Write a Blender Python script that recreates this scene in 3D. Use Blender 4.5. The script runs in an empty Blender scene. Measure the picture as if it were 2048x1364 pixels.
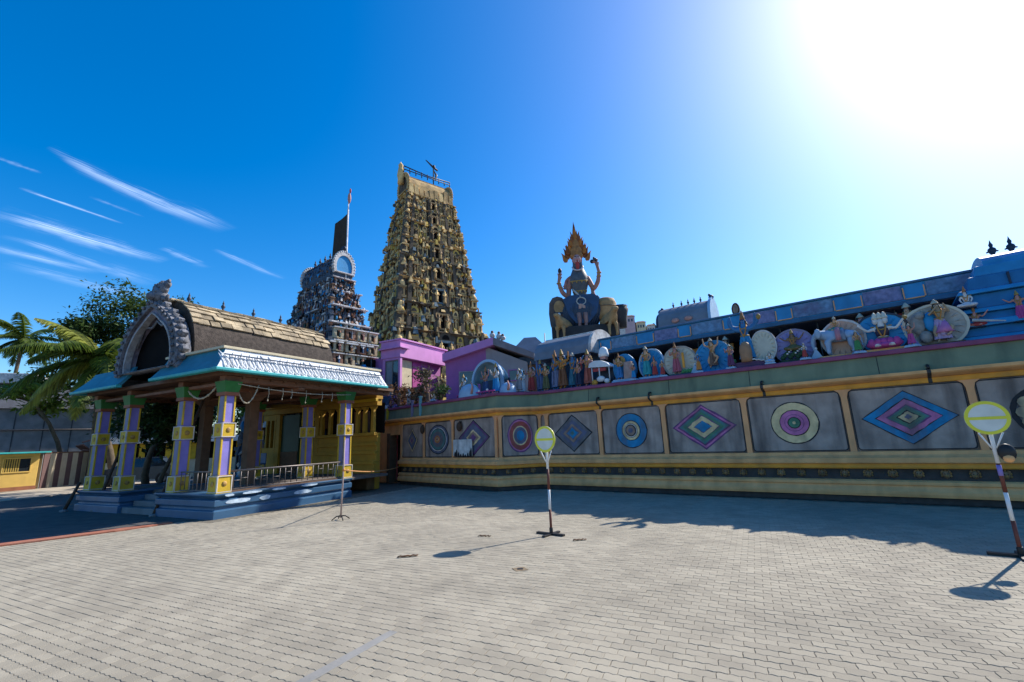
import bpy, bmesh, math, random
import numpy as np
from mathutils import Vector, Matrix
R = math.radians
random.seed(11)
S = bpy.context.scene
COL = S.collection
SUN_AZ, SUN_EL = R(56), R(41)

# ---------------------------------------------------------------- camera
cam = bpy.data.cameras.new('camera'); camo = bpy.data.objects.new('camera', cam); COL.objects.link(camo)
cam.sensor_width = 36; cam.lens = 36 * 912 / 2048; cam.clip_start = .05; cam.clip_end = 6000
th, ro = R(12.1), R(2.4)
fw = Vector((0, math.cos(th), math.sin(th))); up0 = Vector((0, -math.sin(th), math.cos(th))); rt = Vector((1, 0, 0))
cx = rt * math.cos(ro) - up0 * math.sin(ro); cy = rt * math.sin(ro) + up0 * math.cos(ro)
mw = Matrix((cx, cy, -fw)).transposed().to_4x4(); mw.translation = (0, 0, 1.65)
camo.matrix_world = mw
S.camera = camo

# ---------------------------------------------------------------- world: clear sky with a few cirrus streaks
W = bpy.data.worlds.new('World'); S.world = W; W.use_nodes = True
wn, wl = W.node_tree.nodes, W.node_tree.links
bg = wn['Background']
sky = wn.new('ShaderNodeTexSky'); sky.sky_type = 'NISHITA'; sky.sun_disc = False
sky.sun_elevation = SUN_EL; sky.sun_rotation = SUN_AZ
sky.air_density = 1.0; sky.dust_density = .9; sky.ozone_density = 2.5; sky.altitude = 300
hs = wn.new('ShaderNodeHueSaturation'); hs.inputs['Saturation'].default_value = 1.5; hs.inputs['Hue'].default_value = .503
wl.new(sky.outputs[0], hs.inputs['Color'])
bg.inputs['Strength'].default_value = .10

def wm(op, a, b=None, c=None, clamp=False):
    n = wn.new('ShaderNodeMath'); n.operation = op; n.use_clamp = clamp
    for i, q in enumerate((a, b, c)):
        if q is None: continue
        if isinstance(q, (int, float)): n.inputs[i].default_value = q
        else: wl.new(q, n.inputs[i])
    return n.outputs[0]
tc = wn.new('ShaderNodeTexCoord'); sx = wn.new('ShaderNodeSeparateXYZ'); wl.new(tc.outputs['Generated'], sx.inputs[0])
zz = wm('MAXIMUM', sx.outputs[2], .03)
px, py = wm('DIVIDE', sx.outputs[0], zz), wm('DIVIDE', sx.outputs[1], zz)
total = None
STREAKS = [  # start, end, bow, width start/end, strength, on the cloud layer (x/z, y/z)
    ((-1.50, 1.317), (-1.27, 1.95), -.05, .010, .040, .50), ((-2.104, 1.700), (-1.83, 2.28), -.012, .040, .034, .62),
    ((-1.83, 1.54), (-1.695, 1.85), -.003, .006, .005, .55), ((-2.30, 1.904), (-2.17, 2.62), .03, .02, .05, .30),
    ((-1.715, 2.10), (-1.665, 2.385), -.01, .016, .020, .26), ((-1.48, 2.14), (-1.36, 2.61), -.01, .012, .014, .26),
    ((-1.72, 1.35), (-1.66, 1.46), 0, .006, .006, .25), ((-2.50, 1.90), (-2.28, 2.40), -.02, .02, .03, .34),
    ((-2.62, 2.2), (-2.36, 2.95), .0, .04, .06, .22), ((-1.64, 1.62), (-1.56, 1.80), 0, .006, .006, .14)]
for k, (A, B, bow, w0, w1, amp) in enumerate(STREAKS):
    dx, dy = B[0] - A[0], B[1] - A[1]; L = math.hypot(dx, dy); dx /= L; dy /= L
    s = wm('MULTIPLY_ADD', px, dx / L, wm('MULTIPLY_ADD', py, dy / L, -(A[0] * dx + A[1] * dy) / L))
    t = wm('MULTIPLY_ADD', px, -dy, wm('MULTIPLY_ADD', py, dx, -(A[0] * -dy + A[1] * dx)))
    par = wm('MULTIPLY', wm('MULTIPLY', s, wm('SUBTRACT', 1.0, s)), 4 * bow)
    cv = wn.new('ShaderNodeCombineXYZ'); wl.new(wm('MULTIPLY', s, 3.0), cv.inputs[0]); wl.new(wm('MULTIPLY_ADD', t, 110.0, wm('MULTIPLY', s, 2.0)), cv.inputs[1]); cv.inputs[2].default_value = k * 7.3
    nz = wn.new('ShaderNodeTexNoise'); nz.inputs['Scale'].default_value = 1.0; nz.inputs['Detail'].default_value = 9; nz.inputs['Roughness'].default_value = .62
    wl.new(cv.outputs[0], nz.inputs['Vector'])
    n2 = wn.new('ShaderNodeTexNoise'); n2.inputs['Scale'].default_value = 1.0; n2.inputs['Detail'].default_value = 3
    c2 = wn.new('ShaderNodeCombineXYZ'); wl.new(wm('MULTIPLY', s, 4.5), c2.inputs[0]); wl.new(wm('MULTIPLY', t, 9.0), c2.inputs[1]); c2.inputs[2].default_value = k * 3.1 + 40; wl.new(c2.outputs[0], n2.inputs['Vector'])
    t2 = wm('ADD', wm('ADD', t, par), wm('MULTIPLY', wm('SUBTRACT', nz.outputs[0], .5), 2.2 * (w0 + w1)))
    w = wm('MULTIPLY', wm('MULTIPLY_ADD', s, w1 - w0, w0), wm('MULTIPLY_ADD', n2.outputs[0], 2.6, .1))
    q = wm('DIVIDE', t2, wm('MAXIMUM', w, .003))
    g = wm('EXPONENT', wm('MULTIPLY', wm('MULTIPLY', q, q), -1.0))
    e = wm('MULTIPLY', wm('MULTIPLY', s, 5.0, clamp=True), wm('MULTIPLY', wm('SUBTRACT', 1.0, s), 2.6, clamp=True))
    fb = wm('MULTIPLY', wm('MULTIPLY_ADD', nz.outputs[0], 2.8, -.75, clamp=True), wm('MULTIPLY_ADD', n2.outputs[0], 2.2, -.2, clamp=True))
    a = wm('MULTIPLY', wm('MULTIPLY', g, e), wm('MULTIPLY', fb, amp * .85))
    total = a if total is None else wm('ADD', total, a)
total = wm('MULTIPLY', wm('MAXIMUM', total, 0.0), wm('GREATER_THAN', sx.outputs[2], .05), clamp=True)
gr = wn.new('ShaderNodeMix'); gr.data_type = 'RGBA'; gr.blend_type = 'MULTIPLY'; gr.inputs[0].default_value = 1; gr.inputs[7].default_value = (.92, .95, .97, 1); wl.new(hs.outputs[0], gr.inputs[6])
mx = wn.new('ShaderNodeMix'); mx.data_type = 'RGBA'
wl.new(total, mx.inputs[0]); wl.new(gr.outputs[2], mx.inputs[6]); mx.inputs[7].default_value = (6.0, 7.2, 9.0, 1)
wl.new(mx.outputs[2], bg.inputs['Color'])

sun = bpy.data.lights.new('sun', 'SUN'); sun.energy = 3.15; sun.angle = R(.53); sun.color = (1, .955, .88)
so = bpy.data.objects.new('sun', sun); COL.objects.link(so)
sd = Vector((math.sin(SUN_AZ) * math.cos(SUN_EL), math.cos(SUN_AZ) * math.cos(SUN_EL), math.sin(SUN_EL)))
so.rotation_euler = sd.to_track_quat('Z', 'Y').to_euler(); so.location = sd * 60
S.view_settings.view_transform = 'Standard'; S.view_settings.look = 'None'
S.view_settings.exposure = 1.15; S.view_settings.gamma = 1; S.view_settings.use_curve_mapping = False

# ---------------------------------------------------------------- materials
MATS = {}
def M(name, col, rough=.8, var=.18, scale=5, bump=.15, bscale=40, dirt=.0, dcol=(.05, .045, .04), metal=0, island=0, spec=.35, streak=False, trans=0):
    if name in MATS: return MATS[name]
    m = bpy.data.materials.new(name); m.use_nodes = True; MATS[name] = m
    n, l = m.node_tree.nodes, m.node_tree.links
    b = n['Principled BSDF']; b.inputs['Roughness'].default_value = rough; b.inputs['Metallic'].default_value = metal
    b.inputs['Specular IOR Level'].default_value = spec
    geo = n.new('ShaderNodeNewGeometry')
    def noise(sc, det=4, vec=None):
        t = n.new('ShaderNodeTexNoise'); t.inputs['Scale'].default_value = sc; t.inputs['Detail'].default_value = det
        l.new(vec or geo.outputs['Position'], t.inputs['Vector']); return t.outputs[0]
    r = n.new('ShaderNodeMapRange'); l.new(noise(scale, 5), r.inputs[0])
    r.inputs[1].default_value = .3; r.inputs[2].default_value = .7; r.inputs[3].default_value = 1 - var; r.inputs[4].default_value = 1 + var
    fac = r.outputs[0]
    if island:
        oi = n.new('ShaderNodeObjectInfo')
        a = n.new('ShaderNodeMath'); a.operation = 'ADD'; l.new(geo.outputs['Random Per Island'], a.inputs[0]); l.new(oi.outputs['Random'], a.inputs[1])
        f = n.new('ShaderNodeMath'); f.operation = 'FRACT'; l.new(a.outputs[0], f.inputs[0])
        q = n.new('ShaderNodeMapRange'); l.new(f.outputs[0], q.inputs[0]); q.inputs[3].default_value = 1 - island; q.inputs[4].default_value = 1 + island
        p = n.new('ShaderNodeMath'); p.operation = 'MULTIPLY'; l.new(fac, p.inputs[0]); l.new(q.outputs[0], p.inputs[1]); fac = p.outputs[0]
    v = n.new('ShaderNodeVectorMath'); v.operation = 'SCALE'; v.inputs[0].default_value = col[:3]; l.new(fac, v.inputs['Scale'])
    out = v.outputs[0]
    if dirt:
        vec = None
        if streak:
            mp = n.new('ShaderNodeMapping'); mp.inputs['Scale'].default_value = (1, 1, .16); l.new(geo.outputs['Position'], mp.inputs[0]); vec = mp.outputs[0]
        d = n.new('ShaderNodeMapRange'); l.new(noise(3.1 if streak else 1.7, 8, vec), d.inputs[0])
        d.inputs[1].default_value = .48; d.inputs[2].default_value = .74; d.inputs[3].default_value = 0; d.inputs[4].default_value = dirt
        mix = n.new('ShaderNodeMix'); mix.data_type = 'RGBA'; l.new(d.outputs[0], mix.inputs[0]); l.new(out, mix.inputs[6])
        mix.inputs[7].default_value = (*dcol, 1); out = mix.outputs[2]
    l.new(out, b.inputs['Base Color'])
    if bump:
        bp = n.new('ShaderNodeBump'); bp.inputs['Strength'].default_value = bump; bp.inputs['Distance'].default_value = .02
        l.new(noise(bscale, 6), bp.inputs['Height']); l.new(bp.outputs[0], b.inputs['Normal'])
    if trans:
        tr = n.new('ShaderNodeBsdfTranslucent'); l.new(out, tr.inputs['Color'])
        ms = n.new('ShaderNodeMixShader'); ms.inputs[0].default_value = trans
        l.new(b.outputs[0], ms.inputs[1]); l.new(tr.outputs[0], ms.inputs[2]); l.new(ms.outputs[0], n['Material Output'].inputs[0])
    return m

paver_m = M('paver_concrete', (.330, .288, .215), .92, .16, .38, .3, 120, .5, (.19, .165, .125), island=.10)
joint_m = M('sandy_joint', (.155, .135, .10), .95, .3, 9, .3, 60)
asphalt_m = M('asphalt', (.10, .092, .085), .9, .25, 3, .4, 150, .3, (.09, .085, .075))
earth_m = M('dusty_earth', (.20, .17, .13), .95, .3, .6, .3, 20, .4, (.10, .09, .06))
redkerb_m = M('terracotta_paint', (.33, .12, .07), .85, .2, 4, .2, 60, .3, (.25, .18, .14))
cream_m = M('cream_paint', (.62, .52, .34), .75, .1, 3, .15, 50, .3, (.35, .29, .2), streak=True)
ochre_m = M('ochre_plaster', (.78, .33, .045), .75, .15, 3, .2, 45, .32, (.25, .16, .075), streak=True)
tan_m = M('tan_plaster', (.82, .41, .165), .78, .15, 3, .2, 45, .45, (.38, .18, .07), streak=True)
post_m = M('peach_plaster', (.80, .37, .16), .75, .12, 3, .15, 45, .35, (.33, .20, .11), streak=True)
greenf_m = M('dull_green_paint', (.20, .225, .135), .7, .14, 2, .15, 40, .45, (.04, .055, .04), streak=True)
maroon_m = M('magenta_coping', (.26, .062, .135), .65, .2, 3, .15, 40, .4, (.10, .03, .06))
panel_m = M('stained_grey_plaster', (.37, .285, .24), .85, .28, 2.4, .5, 24, .9, (.12, .092, .08), streak=True)
frieze_m = M('shadowy_dark', (.06, .052, .05), .8, .3, 5, .3, 40)  # dark colour paints in the shadowy base strip and the recessed frieze
black_m = M('black_outline', (.018, .018, .022), .6, .2, 6, .1)
RC = dict(blue=M('ring_blue', (.015, .22, .43), .78, .25, 5, .4, 30, .75, (.12, .10, .095), streak=True), pink=M('ring_pink', (.55, .17, .34), .78, .25, 5, .4, 30, .75, (.12, .10, .095), streak=True),
          purple=M('ring_purple', (.16, .06, .17), .78, .25, 5, .4, 30, .75, (.12, .10, .095), streak=True), teal=M('ring_teal', (.08, .20, .20), .78, .25, 5, .4, 30, .75, (.12, .10, .095), streak=True),
          cream=M('ring_cream', (.72, .53, .28), .78, .25, 5, .4, 30, .75, (.12, .10, .095), streak=True), green=M('ring_green', (.08, .21, .13), .78, .25, 5, .4, 30, .75, (.12, .10, .095), streak=True),
          slate=M('ring_slate', (.12, .13, .20), .78, .25, 5, .4, 30, .75, (.12, .10, .095), streak=True), tanr=M('ring_tan', (.30, .20, .15), .78, .25, 5, .4, 30, .75, (.12, .10, .095), streak=True),
          grey=M('ring_grey', (.14, .14, .155), .78, .25, 5, .4, 30, .75, (.12, .10, .095), streak=True), red=M('ring_red', (.35, .07, .06), .78, .25, 5, .4, 30, .75, (.12, .10, .095), streak=True), black=black_m, white=M('ring_white', (.62, .60, .58), .78, .25, 5, .4, 30, .75, (.12, .10, .095), streak=True),
          orange=M('ring_orange', (.55, .2, .06), .78, .25, 5, .4, 30, .75, (.12, .10, .095), streak=True))
white_m = M('white_paint', (.72, .72, .71), .6, .08, 5, .12, 40, .35, (.42, .41, .40))
offw_m = M('weathered_white', (.55, .53, .51), .8, .25, 7, .5, 30, .65, (.13, .12, .12))
turq_m = M('turquoise_paint', (.035, .36, .36), .55, .12, 4, .15, 40, .35, (.04, .20, .20))
turqd_m = M('sea_blue_paint', (.03, .19, .26), .55, .15, 3, .15, 40, .4, (.02, .10, .14))
violet_m = M('violet_paint', (.23, .19, .52), .6, .12, 4, .15, 40, .35, (.13, .11, .24), streak=True)
lav_m = M('grey_lavender_paint', (.20, .19, .30), .6, .1, 4, .1)
yellow_m = M('yellow_paint', (.58, .37, .02), .6, .15, 4, .2, 40, .45, (.25, .15, .03))
yell2_m = M('temple_yellow', (.44, .24, .025), .65, .12, 3, .12, 40, .3, (.3, .17, .03), streak=True)
grn_m = M('bright_green_paint', (.03, .15, .03), .6, .15, 4, .15, 40, .3, (.02, .07, .02))
brick_m = M('red_brown_paint', (.26, .085, .04), .65, .15, 4, .1)
plinth_m = M('blue_grey_gloss', (.045, .115, .205), .35, .15, 2, .08, 20, .3, (.025, .05, .09), spec=.5)
iron_m = M('dark_iron', (.03, .028, .028), .5, .2, 8, .1, metal=.3)
steel_m = M('dull_steel', (.16, .14, .13), .5, .15, 8, .1, metal=.6)
wood_m = M('dark_wood', (.07, .04, .025), .75, .3, 6, .3)
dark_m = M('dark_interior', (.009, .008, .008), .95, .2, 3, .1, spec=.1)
brown_m = M('brown_ceiling', (.15, .08, .045), .8, .2, 4, .15)
stone_m = M('carved_silver_grey', (.15, .15, .165), .75, .5, 11, 1.0, 22, .75, (.03, .03, .035))
goldst_m = M('weathered_gold_stone', (.45, .295, .125), .9, .4, 1.1, .9, 7, .6, (.075, .06, .045))
goldlt_m = M('pale_gold_stone', (.68, .47, .205), .9, .3, 1.6, .9, 7, .4, (.13, .10, .06))
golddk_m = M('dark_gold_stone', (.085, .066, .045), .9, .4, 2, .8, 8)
tealst_m = M('teal_grey_stone', (.09, .14, .17), .8, .3, 2, .5, 14)
moss_m = M('mossy_yellow_stone', (.50, .34, .075), .85, .3, 2, .5, 14)
dkblue_m = M('slate_blue_paint', (.045, .075, .12), .7, .25, 5, .4, 30, .4, (.03, .03, .035))
skyb_m = M('sky_blue_paint', (.025, .235, .47), .55, .16, 3, .2, 30, .4, (.015, .10, .22), streak=True)
ltblue_m = M('pale_blue_paint', (.30, .45, .60), .6, .1, 4, .12)
greyroof_m = M('blue_grey_roof', (.17, .19, .23), .7, .15, 2, .15, 30, .4, (.10, .11, .13))
pinkw_m = M('orchid_pink_wall', (.58, .24, .50), .75, .08, 2, .12, 40, .25, (.35, .13, .3), streak=True)
pinkd_m = M('deep_orchid_wall', (.36, .12, .32), .75, .1, 2, .12, 40, .25, (.22, .08, .2), streak=True)
greyw_m = M('grey_house_wall', (.33, .29, .29), .8, .1, 2, .12, 40, .3, (.2, .17, .17), streak=True)
glass_m = M('dark_glass', (.02, .025, .03), .08, .1, 2, 0, spec=.8)
skin_a = M('painted_skin_tan', (.58, .33, .19), .6, .15, 9, .15)
skin_p = M('painted_skin_pink', (.52, .24, .19), .6, .15, 9, .15)
skin_b = M('painted_skin_blue', (.04, .17, .36), .6, .15, 9, .15)
skin_w = M('painted_skin_white', (.66, .62, .58), .6, .12, 9, .15)
gold_m = M('gold_paint', (.40, .235, .06), .6, .35, 14, .4, 30, .4, (.10, .06, .03))
mag_m = M('magenta_cloth_paint', (.42, .06, .24), .65, .15, 8, .15)
redc_m = M('red_cloth_paint', (.40, .05, .045), .65, .15, 8, .15)
grnc_m = M('green_cloth_paint', (.06, .24, .08), .65, .15, 8, .15)
orgc_m = M('orange_cloth_paint', (.55, .22, .05), .65, .15, 8, .15)
navy_m = M('navy_dark_paint', (.018, .03, .055), .55, .2, 4, .2)
discb_m = M('disc_blue', (.015, .24, .50), .5, .12, 3, .1, 30, .2, (.015, .08, .25))
discc_m = M('disc_cream', (.58, .54, .43), .7, .12, 4, .15, 30, .35, (.24, .22, .19))
discg_m = M('disc_grey', (.42, .39, .34), .75, .2, 5, .2, 30, .5, (.13, .12, .11))
discp_m = M('disc_violet', (.24, .22, .44), .6, .15, 4, .1)
discs_m = M('disc_peach', (.55, .36, .27), .6, .12, 4, .1)
leaf_d = M('leaf_dark', (.038, .075, .018), .6, .3, .8, 0, island=.5, trans=.3)
leaf_l = M('leaf_lime', (.13, .19, .025), .55, .3, .8, 0, island=.45, trans=.4)
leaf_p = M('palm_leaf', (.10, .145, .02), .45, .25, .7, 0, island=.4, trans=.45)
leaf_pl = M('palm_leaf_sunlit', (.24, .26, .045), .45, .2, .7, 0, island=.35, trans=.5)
leaf_r = M('croton_leaf', (.14, .07, .03), .6, .35, 6, 0, island=.6, trans=.3)
bark_m = M('bark', (.10, .075, .05), .9, .3, 5, .6, 25)
signy_m = M('sign_yellow', (.70, .66, .05), .45, .06, 6, .05)
signw_m = M('sign_face', (.66, .68, .62), .5, .08, 6, .08, 40, .45, (.42, .41, .34))
rust_m = M('red_brown_pole', (.16, .045, .03), .6, .2, 12, .15)
thatch_m = M('roof_tile_cream', (.36, .28, .175), .95, .35, 3, 1.0, 22, .75, (.12, .095, .07), island=.38)
roofdk_m = M('roof_dark_brown', (.065, .05, .04), .95, .4, 9, 1.0, 30)
carp_m = M('car_paint_dark', (.02, .03, .05), .25, .1, 2, 0, spec=.6)
rubber_m = M('rubber', (.02, .02, .02), .8, .1, 5, .1)
concrete_m = M('grey_concrete', (.20, .195, .20), .9, .2, 1.5, .3, 20, .5, (.10, .10, .10))
hillm = M('far_hill_green', (.06, .10, .07), .95, .4, .08, 0)

# ---------------------------------------------------------------- mesh helpers
class MB:
    def __init__(s, *mats): s.v = []; s.f = []; s.m = []; s.sm = []; s.mats = list(mats); s.cm = 0; s.T = None
    def mat(s, m):
        if m not in s.mats: s.mats.append(m)
        s.cm = s.mats.index(m); return s
    def add(s, vs, fs, smooth=False):
        o = len(s.v)
        if s.T is not None: vs = [s.T @ Vector(p) for p in vs]
        s.v.extend([tuple(p) for p in vs]); s.f.extend([tuple(i + o for i in f) for f in fs])
        s.m.extend([s.cm] * len(fs)); s.sm.extend([smooth] * len(fs)); return s
    def box(s, x0, x1, y0, y1, z0, z1):
        v = [(x, y, z) for z in (z0, z1) for y in (y0, y1) for x in (x0, x1)]
        return s.add(v, [(0, 2, 3, 1), (4, 5, 7, 6), (0, 1, 5, 4), (2, 6, 7, 3), (0, 4, 6, 2), (1, 3, 7, 5)])
    def frust(s, cx, cy, z0, z1, a0, b0, a1, b1):   # tapered block, half sizes
        v = [(cx + i * a, cy + j * b, z) for z, a, b in ((z0, a0, b0), (z1, a1, b1)) for j in (-1, 1) for i in (-1, 1)]
        return s.add(v, [(0, 2, 3, 1), (4, 5, 7, 6), (0, 1, 5, 4), (2, 6, 7, 3), (0, 4, 6, 2), (1, 3, 7, 5)])
    def tube(s, pts, rad, n=8, cap=True, smooth=True):
        pts = [Vector(p) for p in pts]
        if not hasattr(rad, '__len__'): rad = [rad] * len(pts)
        vs = []; a = None
        for i, p in enumerate(pts):
            t = (pts[min(i + 1, len(pts) - 1)] - pts[max(i - 1, 0)]).normalized()
            if a is None: a = t.orthogonal().normalized()
            else: a = (a - t * a.dot(t)).normalized()
            b = t.cross(a)
            vs += [p + (a * math.cos(2 * math.pi * k / n) + b * math.sin(2 * math.pi * k / n)) * rad[i] for k in range(n)]
        fs = [(i * n + k, i * n + (k + 1) % n, (i + 1) * n + (k + 1) % n, (i + 1) * n + k) for i in range(len(pts) - 1) for k in range(n)]
        if cap: fs += [tuple(range(n))[::-1], tuple((len(pts) - 1) * n + k for k in range(n))]
        return s.add(vs, fs, smooth)
    def lathe(s, prof, n=12, c=(0, 0, 0), sx=1, sy=1, smooth=True):
        vs = [(c[0] + r * sx * math.cos(2 * math.pi * k / n), c[1] + r * sy * math.sin(2 * math.pi * k / n), c[2] + z) for r, z in prof for k in range(n)]
        fs = [(i * n + k, i * n + (k + 1) % n, (i + 1) * n + (k + 1) % n, (i + 1) * n + k) for i in range(len(prof) - 1) for k in range(n)]
        fs += [tuple(range(n))[::-1], tuple((len(prof) - 1) * n + k for k in range(n))]
        return s.add(vs, fs, smooth)
    def ell(s, c, r, n=10, m=6):
        prof = [(max(.02, math.sin(math.pi * i / m)), -math.cos(math.pi * i / m)) for i in range(m + 1)]
        vs = [(c[0] + q * r[0] * math.cos(2 * math.pi * k / n), c[1] + q * r[1] * math.sin(2 * math.pi * k / n), c[2] + z * r[2]) for q, z in prof for k in range(n)]
        fs = [(i * n + k, i * n + (k + 1) % n, (i + 1) * n + (k + 1) % n, (i + 1) * n + k) for i in range(m) for k in range(n)]
        fs += [tuple(range(n))[::-1], tuple(m * n + k for k in range(n))]
        return s.add(vs, fs, True)
    def prism(s, poly, y0, y1, smooth=False):      # polygon in x,z (counter-clockwise seen from -y) extruded along y
        n = len(poly)
        vs = [(x, y0, z) for x, z in poly] + [(x, y1, z) for x, z in poly]
        fs = [tuple(range(n)), tuple(range(2 * n - 1, n - 1, -1))]
        s.add(vs, fs, False)
        return s.add(vs, [(i, i + n, (i + 1) % n + n, (i + 1) % n) for i in range(n)], smooth)
    def prismz(s, poly, z0, z1):
        n = len(poly)
        vs = [(x, y, z0) for x, y in poly] + [(x, y, z1) for x, y in poly]
        return s.add(vs, [tuple(range(n))[::-1], tuple(range(n, 2 * n))] + [(i, (i + 1) % n, (i + 1) % n + n, i + n) for i in range(n)])
    def ring(s, outer, inner, y0, y1):             # band between two x,z outlines with equal point counts
        n = len(outer)
        vs = [(x, y, z) for pl in (outer, inner) for y in (y0, y1) for x, z in pl]   # o0 o1 i0 i1
        fs = []
        for k in range(n):
            j = (k + 1) % n
            fs += [(k, j, 2 * n + j, 2 * n + k), (k, n + k, n + j, j), (2 * n + k, 2 * n + j, 3 * n + j, 3 * n + k), (n + k, 3 * n + k, 3 * n + j, n + j)]
        return s.add(vs, fs)
    def sweep(s, path, prof, smooth=False):        # prof: closed (out, z); outward is to the right of the path
        P = [Vector(p) for p in path]; nn = []
        for i in range(len(P)):
            ds = []
            if i > 0: ds.append((P[i] - P[i - 1]).normalized())
            if i < len(P) - 1: ds.append((P[i + 1] - P[i]).normalized())
            ns = [Vector((d.y, -d.x)) for d in ds]
            q = sum(ns, Vector((0, 0))); q.normalize(); nn.append(q / max(.4, q.dot(ns[0])))
        n = len(prof)
        vs = [(p.x + q.x * o, p.y + q.y * o, z) for p, q in zip(P, nn) for o, z in prof]
        fs = [(i * n + k, (i + 1) * n + k, (i + 1) * n + (k + 1) % n, i * n + (k + 1) % n) for i in range(len(P) - 1) for k in range(n)]
        fs += [tuple(range(n)), tuple((len(P) - 1) * n + k for k in range(n))[::-1]]
        return s.add(vs, fs, smooth)
    def mesh(s, name):
        me = bpy.data.meshes.new(name); me.from_pydata(s.v, [], s.f)
        for m in s.mats: me.materials.append(m)
        me.polygons.foreach_set('material_index', s.m); me.polygons.foreach_set('use_smooth', s.sm)
        me.update(); return me
    def build(s, name, parent=None, loc=(0, 0, 0), rz=0, bevel=0, fix=True):
        me = s.mesh(name)
        if fix:
            b = bmesh.new(); b.from_mesh(me); bmesh.ops.recalc_face_normals(b, faces=b.faces); b.to_mesh(me); b.free()
        return put(name, me, parent, loc, rz, bevel)

def put(name, me, parent=None, loc=(0, 0, 0), rz=0, bevel=0, sc=1):
    o = bpy.data.objects.new(name, me); COL.objects.link(o); o.location = loc; o.rotation_euler = (0, 0, rz)
    if sc != 1: o.scale = (sc, sc, sc) if not hasattr(sc, '__len__') else sc
    if parent: o.parent = parent
    if bevel:
        b = o.modifiers.new('edge', 'BEVEL'); b.width = bevel; b.segments = 2; b.limit_method = 'ANGLE'; b.angle_limit = R(40)
    return o
def tag(o, label, cat, group=None):
    o['label'] = label; o['category'] = cat
    if group: o['group'] = group
    return o
def thing(name, label, cat, loc=(0, 0, 0), rz=0, group=None):
    o = bpy.data.objects.new(name, None); COL.objects.link(o); o.location = loc; o.rotation_euler = (0, 0, rz); o.empty_display_size = .2
    return tag(o, label, cat, group)
def struct(o, kind='structure'): o['kind'] = kind; return o
def kids(o): return [c for c in bpy.data.objects if c.parent == o]
def dup(root, loc, rz=None, label=None):
    def cp(o, par):
        c = o.copy(); COL.objects.link(c)
        if par: c.parent = par
        for ch in CH.get(o.name, []): cp(ch, c)
        return c
    CH = {}
    for o in bpy.data.objects:
        if o.parent: CH.setdefault(o.parent.name, []).append(o)
    r = cp(root, None); r.location = loc
    if rz is not None: r.rotation_euler = (0, 0, rz)
    if label: r['label'] = label
    return r
TR = -R(38.75)                      # temple frame: x along the wall to the right, y into the temple
TO = Vector((.868, 15.942, 0)); TX = Vector((.77988, -.62592, 0)); TY = Vector((.62592, .77988, 0))
def tl(u, v, z=0): return TO + TX * u + TY * v + Vector((0, 0, z))
PR = R(63)                          # entrance hall frame: x away along its long side, y to the left along its front
PO = Vector((-7.55, 11.84, 0)); PX = Vector((.45399, .89101, 0)); PY = Vector((-.89101, .45399, 0))
def pl(e1, e2, z=0): return PO + PX * e1 + PY * e2 + Vector((0, 0, z))
def wob(n, r, amt=.03): return [r * (1 + random.uniform(-amt, amt)) for _ in range(n)]

# skinned figures: one continuous body from a joint tree
def skin(name, J, mat, sub=1):
    """J: list of (parent index, (x,y,z), radius); index 0 is the root"""
    me = bpy.data.meshes.new(name); me.from_pydata([j[1] for j in J], [(j[0], i) for i, j in enumerate(J) if j[0] is not None], [])
    o = bpy.data.objects.new(name, me); COL.objects.link(o)
    o.modifiers.new('skin', 'SKIN')
    sv = me.skin_vertices[0].data
    for i, j in enumerate(J):
        r = j[2]; sv[i].radius = (r, r) if not hasattr(r, '__len__') else r
        sv[i].use_root = i == 0
    if sub: m = o.modifiers.new('sub', 'SUBSURF'); m.levels = sub; m.render_levels = sub
    dg = bpy.context.evaluated_depsgraph_get()
    out = bpy.data.meshes.new_from_object(o.evaluated_get(dg))
    bpy.data.objects.remove(o); bpy.data.meshes.remove(me)
    out.name = name; out.materials.clear(); out.materials.append(mat)
    for p in out.polygons: p.use_smooth = True
    return out
def human(pose, arms):
    """joints for a figure of height 1; arms: list of (side, elbow, hand)"""
    if pose == 'stand':
        J = [(None, (0, 0, .50), .080), (0, (0, -.01, .60), .066), (1, (0, -.01, .73), .088), (2, (0, -.005, .83), .036), (3, (0, -.02, .90), .058), (4, (0, -.01, .965), .044)]
        for sgn in (-1, 1):
            b = len(J); J += [(0, (sgn * .055, 0, .44), .062), (b, (sgn * .065, -.015, .25), .045), (b + 1, (sgn * .065, .01, .05), .030), (b + 2, (sgn * .08, -.07, .022), .024)]
    elif pose == 'dance':
        J = [(None, (0, 0, .48), .080), (0, (.02, -.01, .59), .064), (1, (.03, -.01, .72), .086), (2, (.01, -.005, .82), .036), (3, (-.01, -.02, .89), .058), (4, (-.02, -.01, .955), .044)]
        J += [(0, (-.06, 0, .43), .062), (6, (-.14, -.06, .25), .046), (7, (-.08, -.01, .05), .030), (8, (-.11, -.08, .022), .024)]
        J += [(0, (.06, -.01, .43), .062), (10, (.21, -.10, .36), .046), (11, (.12, -.12, .18), .030), (12, (.06, -.16, .15), .024)]
    else:
        J = [(None, (0, 0, .12), .095), (0, (0, 0, .24), .072), (1, (0, -.005, .37), .090), (2, (0, -.005, .47), .038), (3, (0, -.02, .545), .060), (4, (0, -.01, .61), .046)]
        for sgn in (-1, 1):
            b = len(J); J += [(0, (sgn * .09, -.04, .09), .066), (b, (sgn * .24, -.13, .07), .050), (b + 1, (sgn * .06, -.22, .05), .036), (b + 2, (-sgn * .05, -.22, .045), .026)]
    ch = 2
    for side, el, hd in arms:
        zc = J[2][1][2]; xc = J[2][1][0]
        b = len(J); J += [(ch, (xc + side * .12, 0, zc + .045), .040), (b, el, .030), (b + 1, hd, .022), (b + 2, tuple(Vector(hd) + (Vector(hd) - Vector(el)).normalized() * .05), .018)]
    return J
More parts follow.
